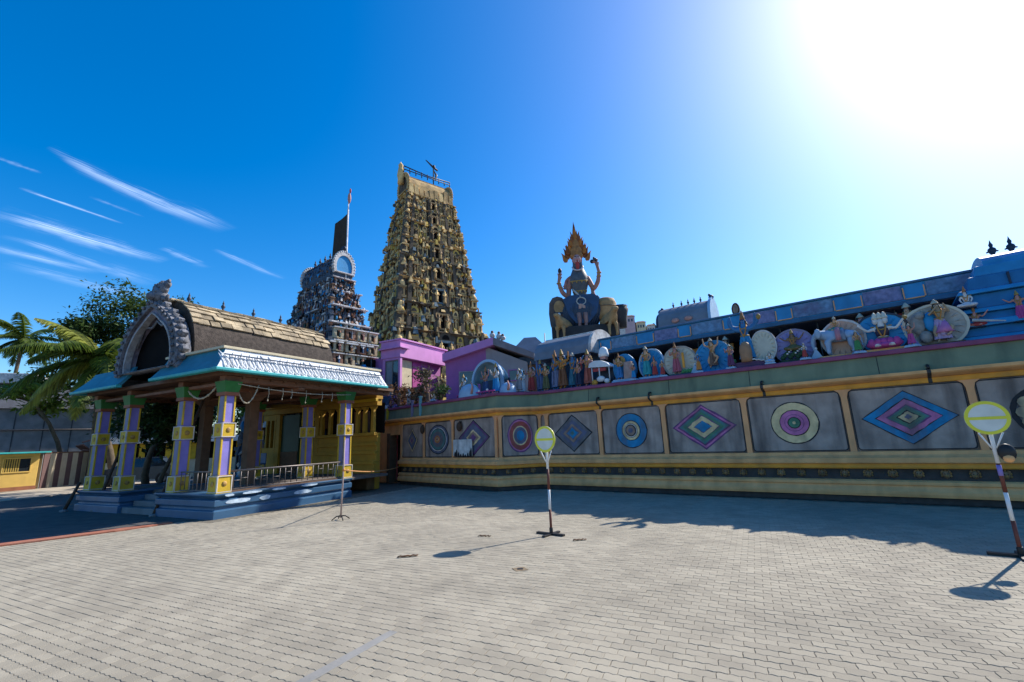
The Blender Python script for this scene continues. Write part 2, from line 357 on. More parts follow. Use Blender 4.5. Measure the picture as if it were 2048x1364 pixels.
AR = dict(
    rest=lambda z: [(-1, (-.17, -.02, z - .10), (-.13, -.12, z - .20)), (1, (.17, -.02, z - .10), (.13, -.12, z - .20))],
    bless=lambda z: [(-1, (-.19, -.04, z - .09), (-.16, -.14, z + .06)), (1, (.18, -.02, z - .10), (.12, -.14, z - .18))],
    up=lambda z: [(-1, (-.23, -.03, z + .05), (-.25, -.06, z + .24)), (1, (.23, -.03, z + .05), (.26, -.06, z + .24))],
    wide=lambda z: [(-1, (-.22, -.05, z - .05), (-.34, -.10, z + .06)), (1, (.22, -.05, z - .05), (.36, -.10, z + .12))],
    four=lambda z: [(-1, (-.24, 0, z + .02), (-.28, -.04, z + .20)), (1, (.24, 0, z + .02), (.28, -.04, z + .20)), (-1, (-.19, -.06, z - .12), (-.13, -.16, z - .07)), (1, (.19, -.06, z - .12), (.14, -.16, z - .16))],
    flute=lambda z: [(-1, (-.18, -.07, z - .08), (-.02, -.15, z + .08)), (1, (.20, -.07, z - .04), (.13, -.15, z + .10))])
BODY = {}
def body(pose, arms, mat):
    k = (pose, arms, mat.name)
    if k not in BODY: BODY[k] = skin('figure_body', human(pose, AR[arms](.77 if pose != 'seat' else .415)), mat)
    return BODY[k]
def crown_mb(z, r=.055, h=.17, m=None):
    return MB(m or gold_m).lathe([(r * 1.1, 0), (r * 1.25, h * .1), (r, h * .16), (r * 1.02, h * .36), (r * .7, h * .42), (r * .72, h * .62), (r * .4, h * .68), (r * .38, h * .85), (.004, h)], 10, (0, -.01, z))
def skirt_mb(pose, m):
    b = MB(m)
    if pose == 'seat':
        b.lathe([(.10, .20), (.15, .16), (.20, .09), (.22, .03), (.19, 0)], 12, (0, -.03, 0), 1.1, .8)
        b.ell((-.17, -.14, .075), (.12, .085, .065)); b.ell((.17, -.14, .075), (.12, .085, .065)); b.ell((0, -.20, .055), (.13, .06, .05))
    else:
        n = 26; prof = [(.080, .60), (.096, .53), (.115, .42), (.127, .28), (.145, .12), (.155, .08)]
        vs = [(r * 1.05 * (1 + (.06 if k % 2 else -.05) * min(1, (.62 - z) * 3)) * math.cos(2 * math.pi * k / n), r * .8 * (1 + (.06 if k % 2 else -.05) * min(1, (.62 - z) * 3)) * math.sin(2 * math.pi * k / n), z) for r, z in prof for k in range(n)]
        b.add(vs, [(i * n + k, i * n + (k + 1) % n, (i + 1) * n + (k + 1) % n, (i + 1) * n + k) for i in range(5) for k in range(n)] + [tuple(range(n)), tuple(5 * n + k for k in range(n))])
        for k in range(4): b.box(-.034 + .004 * k, .034 - .004 * k, -.150 + .005 * k, -.10, .16 + .09 * k, .245 + .09 * k)
    return b
SK = {}
def detail_mesh(kind, pose):
    zc = .77 if pose != 'seat' else .415; hd = zc + (.125 if pose != 'seat' else .125); xo = -.012 if pose == 'dance' else 0
    if kind == 'face_paint':
        b = MB(black_m)
        for sg in (-1, 1):
            b.mat(white_m).ell((xo + sg * .022, -.072, hd + .012), (.013, .008, .008), 6, 4).mat(black_m).ell((xo + sg * .022, -.079, hd + .012), (.006, .004, .006), 5, 4)
            b.box(xo + sg * .022 - .016, xo + sg * .022 + .016, -.078, -.066, hd + .027, hd + .032)
        b.mat(redc_m).ell((xo, -.075, hd - .030), (.017, .008, .007), 6, 4).box(xo - .004, xo + .004, -.082, -.070, hd + .036, hd + .052)
        return b.mesh(kind)
    if kind == 'hair':
        b = MB(black_m).ell((xo, .012, hd + .012), (.068, .062, .072), 9, 6)
        for sg in (-1, 1): b.tube([(xo + sg * .055, .015, hd), (sg * .085, .02, hd - .09), (sg * .10, .01, hd - .15)], [.026, .022, .010], 6)
        return b.mesh(kind)
    b = MB(gold_m)          # belt, ear rings and garland
    zb = zc - (.19 if pose != 'seat' else .20)
    b.tube([(.088 * math.cos(a), -.01 + .072 * math.sin(a), zb) for a in [2 * math.pi * i / 12 for i in range(13)]], .013, 5).ell((0, -.085, zb - .01), (.022, .012, .03), 6, 4)
    for sg in (-1, 1): b.ell((xo + sg * .066, -.01, hd - .03), (.014, .014, .022), 6, 4).ell((sg * .135, -.005, zc + .03), (.042, .042, .016), 7, 4)
    b.mat(orgc_m).tube([(sg * .07, -.05, zc + .05) for sg in (-1,)] + [(-.055, -.095, zc - .06), (-.02, -.095, zc - .17), (.02, -.095, zc - .17), (.055, -.095, zc - .06), (.07, -.05, zc + .05)], .014, 5)
    return b.mesh(kind)
def figure_parts(root, pose, arms, sm, cm, z0, sc, crown=True, loc=(0, 0)):
    for kind in ('face_paint', 'hair', 'jewellery'):
        if not crown and kind != 'jewellery': continue
        k = (kind, pose)
        if k not in SK: SK[k] = detail_mesh(kind, pose)
        put(kind, SK[k], root, (loc[0], loc[1], z0), 0, 0, sc)
    o = put('figure_body', body(pose, arms, sm), root, (loc[0], loc[1], z0), 0, 0, sc)
    k = (pose, cm.name)
    if k not in SK: SK[k] = skirt_mb(pose, cm).mesh('garment')
    put('garment', SK[k], root, (loc[0], loc[1], z0), 0, 0, sc)
    if crown:
        kc = len(bpy.data.objects) % 3; k = ('crown', pose, kc)
        if k not in SK: SK[k] = crown_mb(.955 if pose != 'seat' else .60, (.055, .068, .048)[kc], (.17, .12, .22)[kc], (gold_m, M('crown_ivory', (.50, .44, .33), .7, .3, 12, .3), M('crown_rust', (.34, .14, .05), .7, .3, 12, .3))[kc]).mesh('crown')
        put('crown', SK[k], root, (loc[0] + (-.02 * sc if pose == 'dance' else 0), loc[1], z0), 0, 0, sc)
    k = ('necklace', pose)
    if k not in SK:
        zc = .80 if pose != 'seat' else .44
        SK[k] = MB(gold_m).tube([(.075 * math.cos(a), -.02 - .085 * math.sin(a) * .9, zc - .07 * max(0, math.sin(a))) for a in [math.pi * i / 8 for i in range(9)]], .014, 6).mesh('necklace')
    put('necklace', SK[k], root, (loc[0], loc[1], z0), 0, 0, sc)
    return o
def quadruped(mat, elephant=False):
    L = .30
    J = [(None, (0, 0, .52), .16), (0, (.24, 0, .53), .155), (1, (.38, 0, .50), .10), (0, (-.22, 0, .54), .16), (3, (-.36, 0, .66), .095), (4, (-.47, 0, .74), .09), (5, (-.60, 0, .68), .055)]
    if elephant: J[4] = (3, (-.36, 0, .60), .12); J[5] = (4, (-.47, 0, .64), .13); J[6] = (5, (-.58, 0, .50), .06); J += [(6, (-.60, 0, .30), .045), (7, (-.56, 0, .14), .03), (8, (-.62, 0, .06), .022)]
    k = 1.25 if elephant else .8
    for par, x, back in ((1, .28, 1), (3, -.24, 0)):
        for sg in (-1, 1):
            b = len(J)
            J += [(par, (x, sg * .10, .40), .085 * k), (b, (x + (-.03 if back else .0), sg * .11, .26), .058 * k), (b + 1, (x + (.04 if back else -.01), sg * .11, .13), .042 * k), (b + 2, (x, sg * .11, .02), .048 * k)]
    b = len(J); J += [(2, (.47, 0, .42), .025), (b, (.49, 0, .24), .018), (b + 1, (.50, 0, .17), .030)]
    return skin('animal_body', J, mat)

# ---------------------------------------------------------------- ground, road, paving
def sheet(name, pts, z, m, th=.03):
    return struct(MB(m).prismz([(p[0], p[1]) for p in pts], z - th, z).build(name))
sheet('ground', [(-1500, -1500), (1500, -1500), (1500, 1500), (-1500, 1500)], -.06, earth_m)
KERB = [Vector((-8.45, 11.62)), Vector((-9.05, 10.75)), Vector((-10.35, 9.50)), Vector((-14.0, 6.2)), Vector((-22, -1)), Vector((-30, -8))]
plc = lambda a, b: pl(a, b).to_2d()
sheet('road', [*[(p.x - .12, p.y + .12) for p in KERB[::-1]], plc(-.02, .6), plc(.1, 7.4), plc(9, 8), plc(14, 30), plc(-30, 34)], -.008, asphalt_m, .04)
kb = MB(redkerb_m)
kb.sweep([tuple(p) for p in KERB], [(-.17, -.05), (.13, -.05), (.13, .035), (-.17, .035)])
struct(kb.build('kerb', bevel=.01))
sheet('footpath', [plc(-12, 15.6), plc(-1, 15.2), plc(3.2, 16.4), plc(9, 19), plc(13.5, 30.5), plc(4, 25), plc(-12, 25)], .02, M('footpath_concrete', (.42, .36, .28), .9, .15, 2, .2, 50, .4, (.25, .2, .15)), .06)
pav = struct(MB(joint_m).prismz([(-8.3, 11.7), (-9.0, 10.9), (-10.3, 9.6), (-14, 6.3), (-18, 2.6), (-18, -14), (24, -14), (24, 4), (11.2, 9.2), (1.5, 17.5), (-4.2, 22.3), (-6.2, 17.8), (-7.6, 12.3)], -.05, -.0065).build('paving'))
def paver_mesh(wavy):
    w, d, h = .0775, .0475, .012
    if wavy:
        A, Bq = .006, .004
        bot = [(-w, -d), (-.75 * w, -d + A), (-.25 * w, -d - A), (.25 * w, -d + A), (.75 * w, -d - A)]
        rgt = [(w, -d), (w + Bq, -.5 * d), (w - Bq, .5 * d)]
        top = [(w, d), (.75 * w, d - A), (.25 * w, d + A), (-.25 * w, d - A), (-.75 * w, d + A)]
        lft = [(-w, d), (-w - Bq * -1, .5 * d), (-w - Bq * -1 + 2 * Bq * 0 - 2 * Bq * 0, .5 * d)]
        lft = [(-w, d), (-w - Bq, .5 * d), (-w + Bq, -.5 * d)]
        # the left edge repeats the right one so that neighbours interlock
        lft = [(-w, d), (-w - Bq, .5 * d), (-w + Bq, -.5 * d)]
        return bot + rgt + top + lft, h
    return [(-w, -d), (w, -d), (w, d), (-w, d)], h
def paver_geo(poly, h):
    n = len(poly); c = .0025
    v = [(x, y, -h) for x, y in poly] + [(x, y, -c) for x, y in poly] + [(x * (1 - c / .075), y * (1 - c / .047), 0) for x, y in poly]
    f = [tuple(range(2 * n, 3 * n))] + [(r * n + i, r * n + (i + 1) % n, (r + 1) * n + (i + 1) % n, (r + 1) * n + i) for r in (0, 1) for i in range(n)]
    return np.array(v), f
wp, wf = paver_geo(*paver_mesh(True)); sp, sf = paver_geo(*paver_mesh(False))
pme = bpy.data.meshes.new('paver'); pme.from_pydata([tuple(p) for p in wp], [], wf); pme.materials.append(paver_m)
rows = []
PYa, PXa = np.array([PY.x, PY.y]), np.array([PX.x, PX.y])
rng = np.random.default_rng(5)
CW, RW = .1585, .0985
for i in range(-150, 190):
    for j in range(-160, 40):
        e1, e2 = i * RW, (j + (.5 if i % 2 else 0)) * CW
        rows.append((e1, e2))
rows = np.array(rows)
xy = np.array([PO.x, PO.y]) + rows[:, :1] * PXa + rows[:, 1:] * PYa
rel = xy - np.array([TO.x, TO.y]); uu = rel @ np.array([TX.x, TX.y]); vv = rel @ np.array([TY.x, TY.y])
line = np.where(uu > 0, -.32, np.where(uu > -.98, -.4 + uu * 1.14, -1.5 + (uu + .98) * -.105))
kx = np.interp(xy[:, 1], [p.y for p in KERB[::-1]], [p.x for p in KERB[::-1]])
ok = (vv < line) & (xy[:, 1] > 1.2) & (xy[:, 1] < 21) & (np.abs(xy[:, 0]) < 15) & (xy[:, 0] > kx + .16) & ~((rows[:, 0] > -.35) & (rows[:, 1] > -.42)) & (np.abs(xy[:, 0]) < xy[:, 1] * 1.18 + 1.5)
# the grey concrete strip takes the place of the pavers under it
sa, sb = np.array([-1.95, 3.05]), np.array([-1.17, 4.55]); sdir = (sb - sa) / np.linalg.norm(sb - sa)
q = xy - sa; al = q @ sdir; ac = np.abs(q @ np.array([-sdir[1], sdir[0]]))
ok &= ~((al > -.05) & (al < np.linalg.norm(sb - sa) + .05) & (ac < -1))
rows, xy = rows[ok], xy[ok]
dist = np.hypot(xy[:, 0], xy[:, 1])
inv = (np.abs(xy[:, 0]) < (xy[:, 1] + .1) * 1.02) & (xy[:, 1] > 3.3)
order = np.lexsort((dist, ~inv)); near = set(order[:300].tolist())
def jit(n): return rng.normal(0, 1, (n, 3)) * np.array([.0008, .006, .006])
J = jit(len(rows))
for k in near:
    o = bpy.data.objects.new('paver', pme); COL.objects.link(o); o.parent = pav
    o.location = (*(xy[k] + rng.normal(0, .001, 2)), J[k, 0]); o.rotation_euler = (J[k, 1], J[k, 2], PR + R(90) + rng.normal(0, .006))
far = np.array([k for k in range(len(rows)) if k not in near])
def scatter(name, idx, base, faces, par):
    n, m = len(idx), len(base)
    a = PR + R(90) + rng.normal(0, .006, n); ca, sa_ = np.cos(a), np.sin(a)
    X = base[None, :, 0] * ca[:, None] - base[None, :, 1] * sa_[:, None] + xy[idx, 0, None]
    Y = base[None, :, 0] * sa_[:, None] + base[None, :, 1] * ca[:, None] + xy[idx, 1, None]
    Z = base[None, :, 2] + J[idx, 0, None] + base[None, :, 0] * J[idx, 1, None] + base[None, :, 1] * J[idx, 2, None]
    V = np.stack([X, Y, Z], -1).reshape(-1, 3)
    lens = [len(f) for f in faces]; flat = np.array([i for f in faces for i in f])
    loops = (flat[None] + (np.arange(n) * m)[:, None]).ravel(); ls = np.tile(lens, n)
    me = bpy.data.meshes.new(name); me.vertices.add(len(V)); me.vertices.foreach_set('co', V.ravel())
    me.loops.add(len(loops)); me.loops.foreach_set('vertex_index', loops.astype(np.int32))
    me.polygons.add(len(ls)); me.polygons.foreach_set('loop_start', np.concatenate([[0], np.cumsum(ls)[:-1]]).astype(np.int32)); me.polygons.foreach_set('loop_total', ls.astype(np.int32))
    me.update(calc_edges=True); me.validate(); me.shade_flat(); me.materials.append(paver_m)
    return struct(put(name, me, par), 'stuff')
scatter('paver_field', far[dist[far] < 7], wp, wf, pav)
scatter('paver_field', far[dist[far] >= 7], sp, sf, pav)
st = MB(M('strip_concrete', (.235, .225, .205), .9, .2, 1.5, .3, 20, .4, (.17, .16, .14))).prismz([tuple(sa + sdir * t + np.array([-sdir[1], sdir[0]]) * s) for t, s in ((-.3, -.06), (1.69, -.045), (1.69, .045), (-.3, .06))], -.03, .0055)
tag(st.build('concrete_strip', bevel=.004), 'narrow grey concrete strip laid diagonally across the pale paving', 'drain cover')
drain_m = M('drain_brown', (.20, .145, .085), .8, .25, 12, .4)
tag(MB(drain_m).prismz([(-.02 + .11 * math.cos(a) * (1.1 if abs(math.sin(a)) < .5 else 1), 6.37 + .11 * math.sin(a)) for a in [R(45 + 90 * k) + .3 for k in range(4)]], -.02, .006).mat(iron_m).box(-.055, .02, 6.34, 6.40, .0062, .010).build('drain_cover', bevel=.002), 'small square brown drain lid set in open paving', 'drain cover')
def litter(name, x, y, w, d, rz, m, label, cat):
    n = 9; vs = []; fs = []
    for i in range(n):
        for j in (-1, 1): vs.append(((i / (n - 1) - .5) * w, j * d / 2 * (1 - .5 * abs(i / (n - 1) - .4)), .006 + .012 * math.sin(i * 1.3) ** 2 + .006 * (j > 0)))
    fs = [(2 * i, 2 * i + 2, 2 * i + 3, 2 * i + 1) for i in range(n - 1)]
    o = MB(m).add(vs, fs, True).build(name, loc=(x, y, 0), rz=rz); s = o.modifiers.new('s', 'SOLIDIFY'); s.thickness = .004
    return tag(o, label, cat)
litter('leaf', -1.68, 7.28, .30, .06, R(10), leaf_r, 'long dry brown leaf lying near the round sign shadow', 'leaf')
litter('leaf', .96, 7.89, .22, .05, R(5), leaf_r, 'short dry leaf lying right of the round sign foot', 'leaf')
litter('leaf', -.62, 8.5, .24, .05, R(-20), leaf_r, 'curled dry leaf lying left of the round sign foot', 'leaf')

# ---------------------------------------------------------------- temple boundary wall with painted panels
wall = thing('temple_wall', 'long ochre temple wall with grey panels of painted diamonds and rings', 'wall', TO, TR)
A0, B0 = Vector((-.98, -1.12)), Vector((-7.4, -.45)); bd = (B0 - A0).normalized()
FULL = [tuple(A0 + bd * 8.7), tuple(A0), (0, 0), (17, 0)]
LOW = [tuple(A0 + bd * 6.02), tuple(A0), (0, 0), (17, 0)]
bev = .012
core = MB(panel_m); core.sweep(FULL, [(-.42, .0), (-.03, .0), (-.03, 3.0), (-.42, 3.0)])
# the left end has a doorway: it is cut out of the core by building the core in three runs
core = MB(panel_m); core.sweep(LOW, [(-.42, 0), (-.03, 0), (-.03, 2.9), (-.42, 2.9)])
core.build('wall_core', wall)
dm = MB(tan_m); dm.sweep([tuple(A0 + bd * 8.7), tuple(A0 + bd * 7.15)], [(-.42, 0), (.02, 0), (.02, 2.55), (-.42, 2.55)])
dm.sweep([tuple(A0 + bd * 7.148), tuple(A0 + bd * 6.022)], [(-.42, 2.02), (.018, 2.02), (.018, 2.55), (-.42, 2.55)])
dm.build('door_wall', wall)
MB(brown_m).sweep([tuple(A0 + bd * 7.15), tuple(A0 + bd * 6.95)], [(-.3, 0), (.07, 0), (.07, 2.1), (-.3, 2.1)]).build('door_jamb', wall)
MB(dark_m).sweep([tuple(A0 + bd * 6.95), tuple(A0 + bd * 6.02)], [(-.41, 0), (-.36, 0), (-.36, 2.02), (-.41, 2.02)]).build('door_recess', wall)
MB(frieze_m).sweep(LOW, [(-.1, 0), (.09, 0), (.09, .14), (-.1, .14)]).build('base_course', wall, bevel=bev)
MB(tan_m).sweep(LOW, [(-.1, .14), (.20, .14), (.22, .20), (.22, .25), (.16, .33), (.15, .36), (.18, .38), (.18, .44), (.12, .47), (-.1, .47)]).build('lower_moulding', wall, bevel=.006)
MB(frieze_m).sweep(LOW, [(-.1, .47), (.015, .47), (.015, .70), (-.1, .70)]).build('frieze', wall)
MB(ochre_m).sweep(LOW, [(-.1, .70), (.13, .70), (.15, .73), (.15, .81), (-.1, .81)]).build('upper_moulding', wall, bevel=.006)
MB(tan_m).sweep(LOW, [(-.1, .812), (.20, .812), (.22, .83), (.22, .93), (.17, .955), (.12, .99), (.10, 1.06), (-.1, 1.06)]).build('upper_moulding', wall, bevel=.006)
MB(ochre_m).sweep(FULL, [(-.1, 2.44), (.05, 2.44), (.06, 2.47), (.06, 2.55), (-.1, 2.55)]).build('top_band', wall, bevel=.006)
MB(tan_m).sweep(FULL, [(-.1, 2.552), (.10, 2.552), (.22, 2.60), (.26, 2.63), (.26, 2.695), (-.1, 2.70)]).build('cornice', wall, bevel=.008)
MB(greenf_m).sweep(FULL, [(-.40, 2.702), (.12, 2.702), (.05, 3.11), (-.40, 3.11)]).build('fascia', wall)
MB(maroon_m).sweep(FULL, [(-.40, 3.112), (.11, 3.112), (.12, 3.13), (.12, 3.20), (.10, 3.22), (-.40, 3.22)]).build('coping', wall, bevel=.008)
MB(concrete_m).prismz([tuple(A0 + bd * 8.6 + Vector((0, .3))), (-.98, -.72), (.0, .36), (17, .36), (17, 9), (-9, 9)], 3.02, 3.12).build('roof_terrace', wall)
# drip stains and joints on the fascia
def along(seg, s, out=0):          # seg 0: bay front (s measured from the outer corner), 1: bay side, 2: long wall
    if seg == 0: p = A0 + bd * s; d = -bd
    elif seg == 1: d = (Vector((0, 0)) - A0).normalized(); p = A0 + d * s
    else: d = Vector((1, 0)); p = Vector((s, 0))
    nrm = Vector((d.y, -d.x)); p = p + nrm * out
    return p, math.atan2(d.y, d.x)
def joint(seg, s, z, w, h, d, name, m, out=.01):
    p, a = along(seg, s, 0)
    o = MB(m).box(-w / 2, w / 2, -out - d, -out + .01, 0, h).build(name, wall, (p.x, p.y, z), a); return o
for s in (2.0, 4.6, 6.7, 9.3, 11.6):
    o = MB(black_m).add([(-.006, -.125, 2.72), (.006, -.125, 2.72), (.006, -.056, 3.105), (-.006, -.056, 3.105)], [(0, 1, 2, 3)]).build('fascia_joint', wall, (s, 0, 0)); o.modifiers.new('s', 'SOLIDIFY').thickness = .006
for s in (2.36, 4.05, 6.98, 10.1):      # drain spouts with the dark runs below them
    q = MB(iron_m).tube([(0, -.10, 2.80), (0, -.22, 2.78), (0, -.25, 2.72)], [.03, .03, .026], 8).build('drain_spout', wall, (s, 0, 0))
    pts = [(-.05, 2.78), (.05, 2.78), (.06, 2.66), (.03, 2.50), (.015, 2.38), (-.02, 2.42), (-.05, 2.6)]
    MB(M('wet_stain', (.05, .042, .036), .6, .3, 9, .1)).sweep([(-.035, 0), (.03, 0)], [(.11, 2.74), (.262, 2.70), (.268, 2.63), (.225, 2.597), (.105, 2.55), (.063, 2.54), (.063, 2.46), (.05, 2.43), (.04, 2.5), (.08, 2.58)]).build('drip_stain', q)
# lion heads on the frieze
def lion_head():
    tan_m, ochre_m = M('lion_head_brown', (.24, .15, .085), .8, .4, 6, .3), M('lion_head_ochre', (.30, .17, .06), .8, .4, 6, .3)
    b = MB(tan_m)
    b.ell((0, -.035, .0), (.062, .05, .075), 8, 5).mat(ochre_m).ell((0, -.085, -.02), (.032, .03, .028), 7, 4)
    b.mat(tan_m)
    for sg in (-1, 1): b.ell((sg * .055, -.03, .06), (.022, .02, .026), 6, 4); b.mat(black_m).ell((sg * .024, -.08, .018), (.010, .008, .010), 5, 4).mat(tan_m)
    b.mat(black_m).box(-.018, .018, -.105, -.09, -.045, -.036)
    b.mat(ochre_m)
    for k in range(7):
        a = R(-20 + k * 36.6); b.ell((.072 * math.cos(a), -.018, .085 * math.sin(a) * .95), (.024, .02, .026), 5, 4)
    return b.mesh('lion_head')
lh = lion_head()
for k in range(38):
    put('lion_head', lh, wall, (.35 + .42 * k, -.015, .585))
for k in range(14):
    p, a = along(0, .25 + .42 * k, .015); put('lion_head', lh, wall, (p.x, p.y, .585), a)
for k in range(3):
    p, a = along(1, .3 + .42 * k, .015); put('lion_head', lh, wall, (p.x, p.y, .585), a)
# pilasters and panels
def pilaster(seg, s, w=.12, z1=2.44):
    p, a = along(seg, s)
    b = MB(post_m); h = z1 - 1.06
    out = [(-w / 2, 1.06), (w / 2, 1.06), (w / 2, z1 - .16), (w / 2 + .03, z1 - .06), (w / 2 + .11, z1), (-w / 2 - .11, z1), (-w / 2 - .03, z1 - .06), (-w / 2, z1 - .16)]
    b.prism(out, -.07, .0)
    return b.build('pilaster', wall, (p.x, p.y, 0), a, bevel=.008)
def diamond(rx, rz, n=10):
    pts = []
    for q in range(4):
        a0, a1 = R(90 * q), R(90 * q + 90)
        p0, p1 = (rx * math.cos(a0), rz * math.sin(a0)), (rx * math.cos(a1), rz * math.sin(a1))
        for i in range(n // 2): t = i / (n // 2); pts.append((p0[0] + (p1[0] - p0[0]) * t + random.uniform(-.011, .011), p0[1] + (p1[1] - p0[1]) * t + random.uniform(-.011, .011)))
    return pts
def circle(rx, rz, n=36, pw=1.0):
    pts = []
    for i in range(n):
        a = 2 * math.pi * i / n; c_, s_ = math.cos(a), math.sin(a); k = 1 + random.uniform(-.014, .014)
        pts.append((rx * math.copysign(abs(c_) ** pw, c_) * k, rz * math.copysign(abs(s_) ** pw, s_) * k))
    return pts
def panel(seg, s0, s1, kind, rx, rz, rings, dz=0, ds=0, pw=1.0):
    p, a = along(seg, (s0 + s1) / 2); w = abs(s1 - s0) / 2; z0, z1 = 1.075 - 1.75, 2.425 - 1.75
    def rnd(w, z0, z1, r):
        o = []
        for cx_, cz_, st in ((w - r, z1 - r, 0), (-w + r, z1 - r, 90), (-w + r, z0 + r, 180), (w - r, z0 + r, 270)):
            for i in range(4): t = R(st + 30 * i); o.append((cx_ + r * math.cos(t), cz_ + r * math.sin(t)))
        return o
    slab = MB(panel_m).prism(rnd(w, z0, z1, .07), -.022, .0).build('wall_panel', wall, (p.x, p.y, 1.75), a, bevel=.005)
    MB(black_m).ring(rnd(w - .005, z0 + .005, z1 - .005, .07), rnd(w - .028, z0 + .028, z1 - .028, .06), -.028, -.018).build('panel_outline', slab)
    fn = diamond if kind == 'd' else circle
    outl = []
    for i, (col, f) in enumerate(rings):
        outl.append(fn(rx * f, rz * f) if kind == 'd' else circle(rx * f, rz * f, 36, pw))
    for i, (col, f) in enumerate(rings):
        y = -.026 - .005 * (i % 3 == 0) - .0065 * i
        if i + 1 < len(rings):
            inner = [(x * .985, z * .985) for x, z in outl[i + 1]]
            MB(RC[col]).ring([(x + ds, z + dz) for x, z in outl[i]], [(x + ds, z + dz) for x, z in inner], y, -.018).build('motif_ring', slab, bevel=0)
        else:
            MB(RC[col]).prism([(x + ds, z + dz) for x, z in outl[i]], y, -.018).build('motif_centre', slab)
    return slab
P0s = [.28, 2.29, 4.33, 6.46, 8.58, 10.66, 12.76, 14.9]
for s in P0s: pilaster(2, s)
g = .075
panel(2, P0s[0] + g, P0s[1] - g, 'd', .72, .60, [('black', 1), ('grey', .93), ('slate', .72), ('tanr', .50), ('slate', .36), ('blue', .28), ('teal', .12)])
panel(2, P0s[1] + g, P0s[2] - g, 'c', .50, .51, [('black', 1), ('blue', .95), ('black', .58), ('cream', .54), ('tanr', .42), ('white', .38), ('black', .34), ('tanr', .28), ('slate', .14)])
panel(2, P0s[2] + g, P0s[3] - g, 'd', .84, .60, [('purple', 1), ('pink', .93), ('purple', .84), ('teal', .76), ('green', .66), ('purple', .52), ('cream', .48), ('slate', .29), ('blue', .25)], .01)
panel(2, P0s[3] + g, P0s[4] - g, 'c', .51, .50, [('black', 1), ('cream', .95), ('black', .62), ('pink', .58), ('purple', .40), ('pink', .38), ('black', .27), ('green', .23), ('cream', .07)])
panel(2, P0s[4] + g, P0s[5] - g, 'd', .80, .575, [('black', 1), ('blue', .96), ('black', .70), ('pink', .66), ('purple', .47), ('teal', .43), ('green', .36), ('black', .26), ('cream', .22), ('slate', .09)], .01)
sl = panel(2, P0s[5] + g, P0s[6] - g, 'c', .58, .52, [('black', 1), ('grey', .85), ('black', .55), ('cream', .5), ('tanr', .2)], 0, -.0)
for k in range(12):
    a = R(30 * k); MB(RC['cream']).prism([(.40 * math.cos(a) + .12 * math.cos(t), .37 * math.sin(a) + .11 * math.sin(t)) for t in [R(36 * i) for i in range(10)]], -.064, -.02).build('petal', sl)
panel(2, P0s[6] + g, P0s[7] - g, 'd', .8, .57, [('black', 1), ('green', .95), ('black', .6), ('cream', .56), ('pink', .3)])
for s in (.06, 2.43, 4.32, 6.0): pilaster(0, s, .10)
pilaster(1, .06, .10); pilaster(1, 1.43, .08)
# panels on the projecting bay (the front runs leftwards, so the higher distance comes first)
panel(0, 5.98, 4.38, 'd', .40, .50, [('black', 1), ('cream', .95), ('black', .80), ('slate', .74), ('tanr', .36), ('purple', .2)])
panel(0, 4.25, 2.50, 'c', .68, .56, [('black', 1), ('slate', .94), ('white', .80), ('black', .74), ('teal', .70), ('grey', .52), ('slate', .36), ('orange', .27), ('cream', .13), ('red', .08)])
panel(0, 2.36, .13, 'd', .86, .62, [('black', 1), ('purple', .95), ('slate', .82), ('cream', .46), ('tanr', .36), ('purple', .2)])
panel(1, .13, 1.37, 'c', .44, .56, [('purple', 1), ('pink', .93), ('red', .85), ('cream', .58), ('slate', .50), ('blue', .30)])
# brown wall lanterns at the pilaster tops of the bay
for s, lb in ((4.32, 'brown oval wall lamp left of the concentric ring panel on the bay'), (1.95, 'brown oval wall lamp beside the diamond panel on the bay')):
    p, a = along(0, s, .08); w = TO + TX * p.x + TY * p.y
    t = thing('wall_lamp', lb, 'wall lamp', (w.x, w.y, 2.16), TR + a)
    MB(wood_m).ell((0, -.04, 0), (.13, .08, .17), 12, 8).build('lamp_shade', t); MB(iron_m).box(-.03, .03, -.03, .08, .05, .2).build('bracket', t)
# notice board leaning on the bay
p, a = along(0, 1.72, .12); w = TO + TX * p.x + TY * p.y
t = thing('notice_board', 'white notice board with dark figures fixed over the bay diamond', 'notice board', (w.x, w.y, 1.10), TR + a)
MB(RC['white']).box(-.56, .50, -.03, .0, .02, .60).build('board', t, bevel=.01)
nb = MB(black_m)
for x, h in ((-.45, .18), (-.36, .26), (-.24, .16), (-.12, .10), (.02, .12), (.14, .08), (.28, .14), (.40, .22), (.46, .30)):
    nb.prism([(x - .05, .0), (x + .05, .0), (x + .04, h * .6), (x + .015, h), (x - .02, h * .9), (x - .05, h * .5)], -.036, -.029)
nb.build('silhouette_print', t)
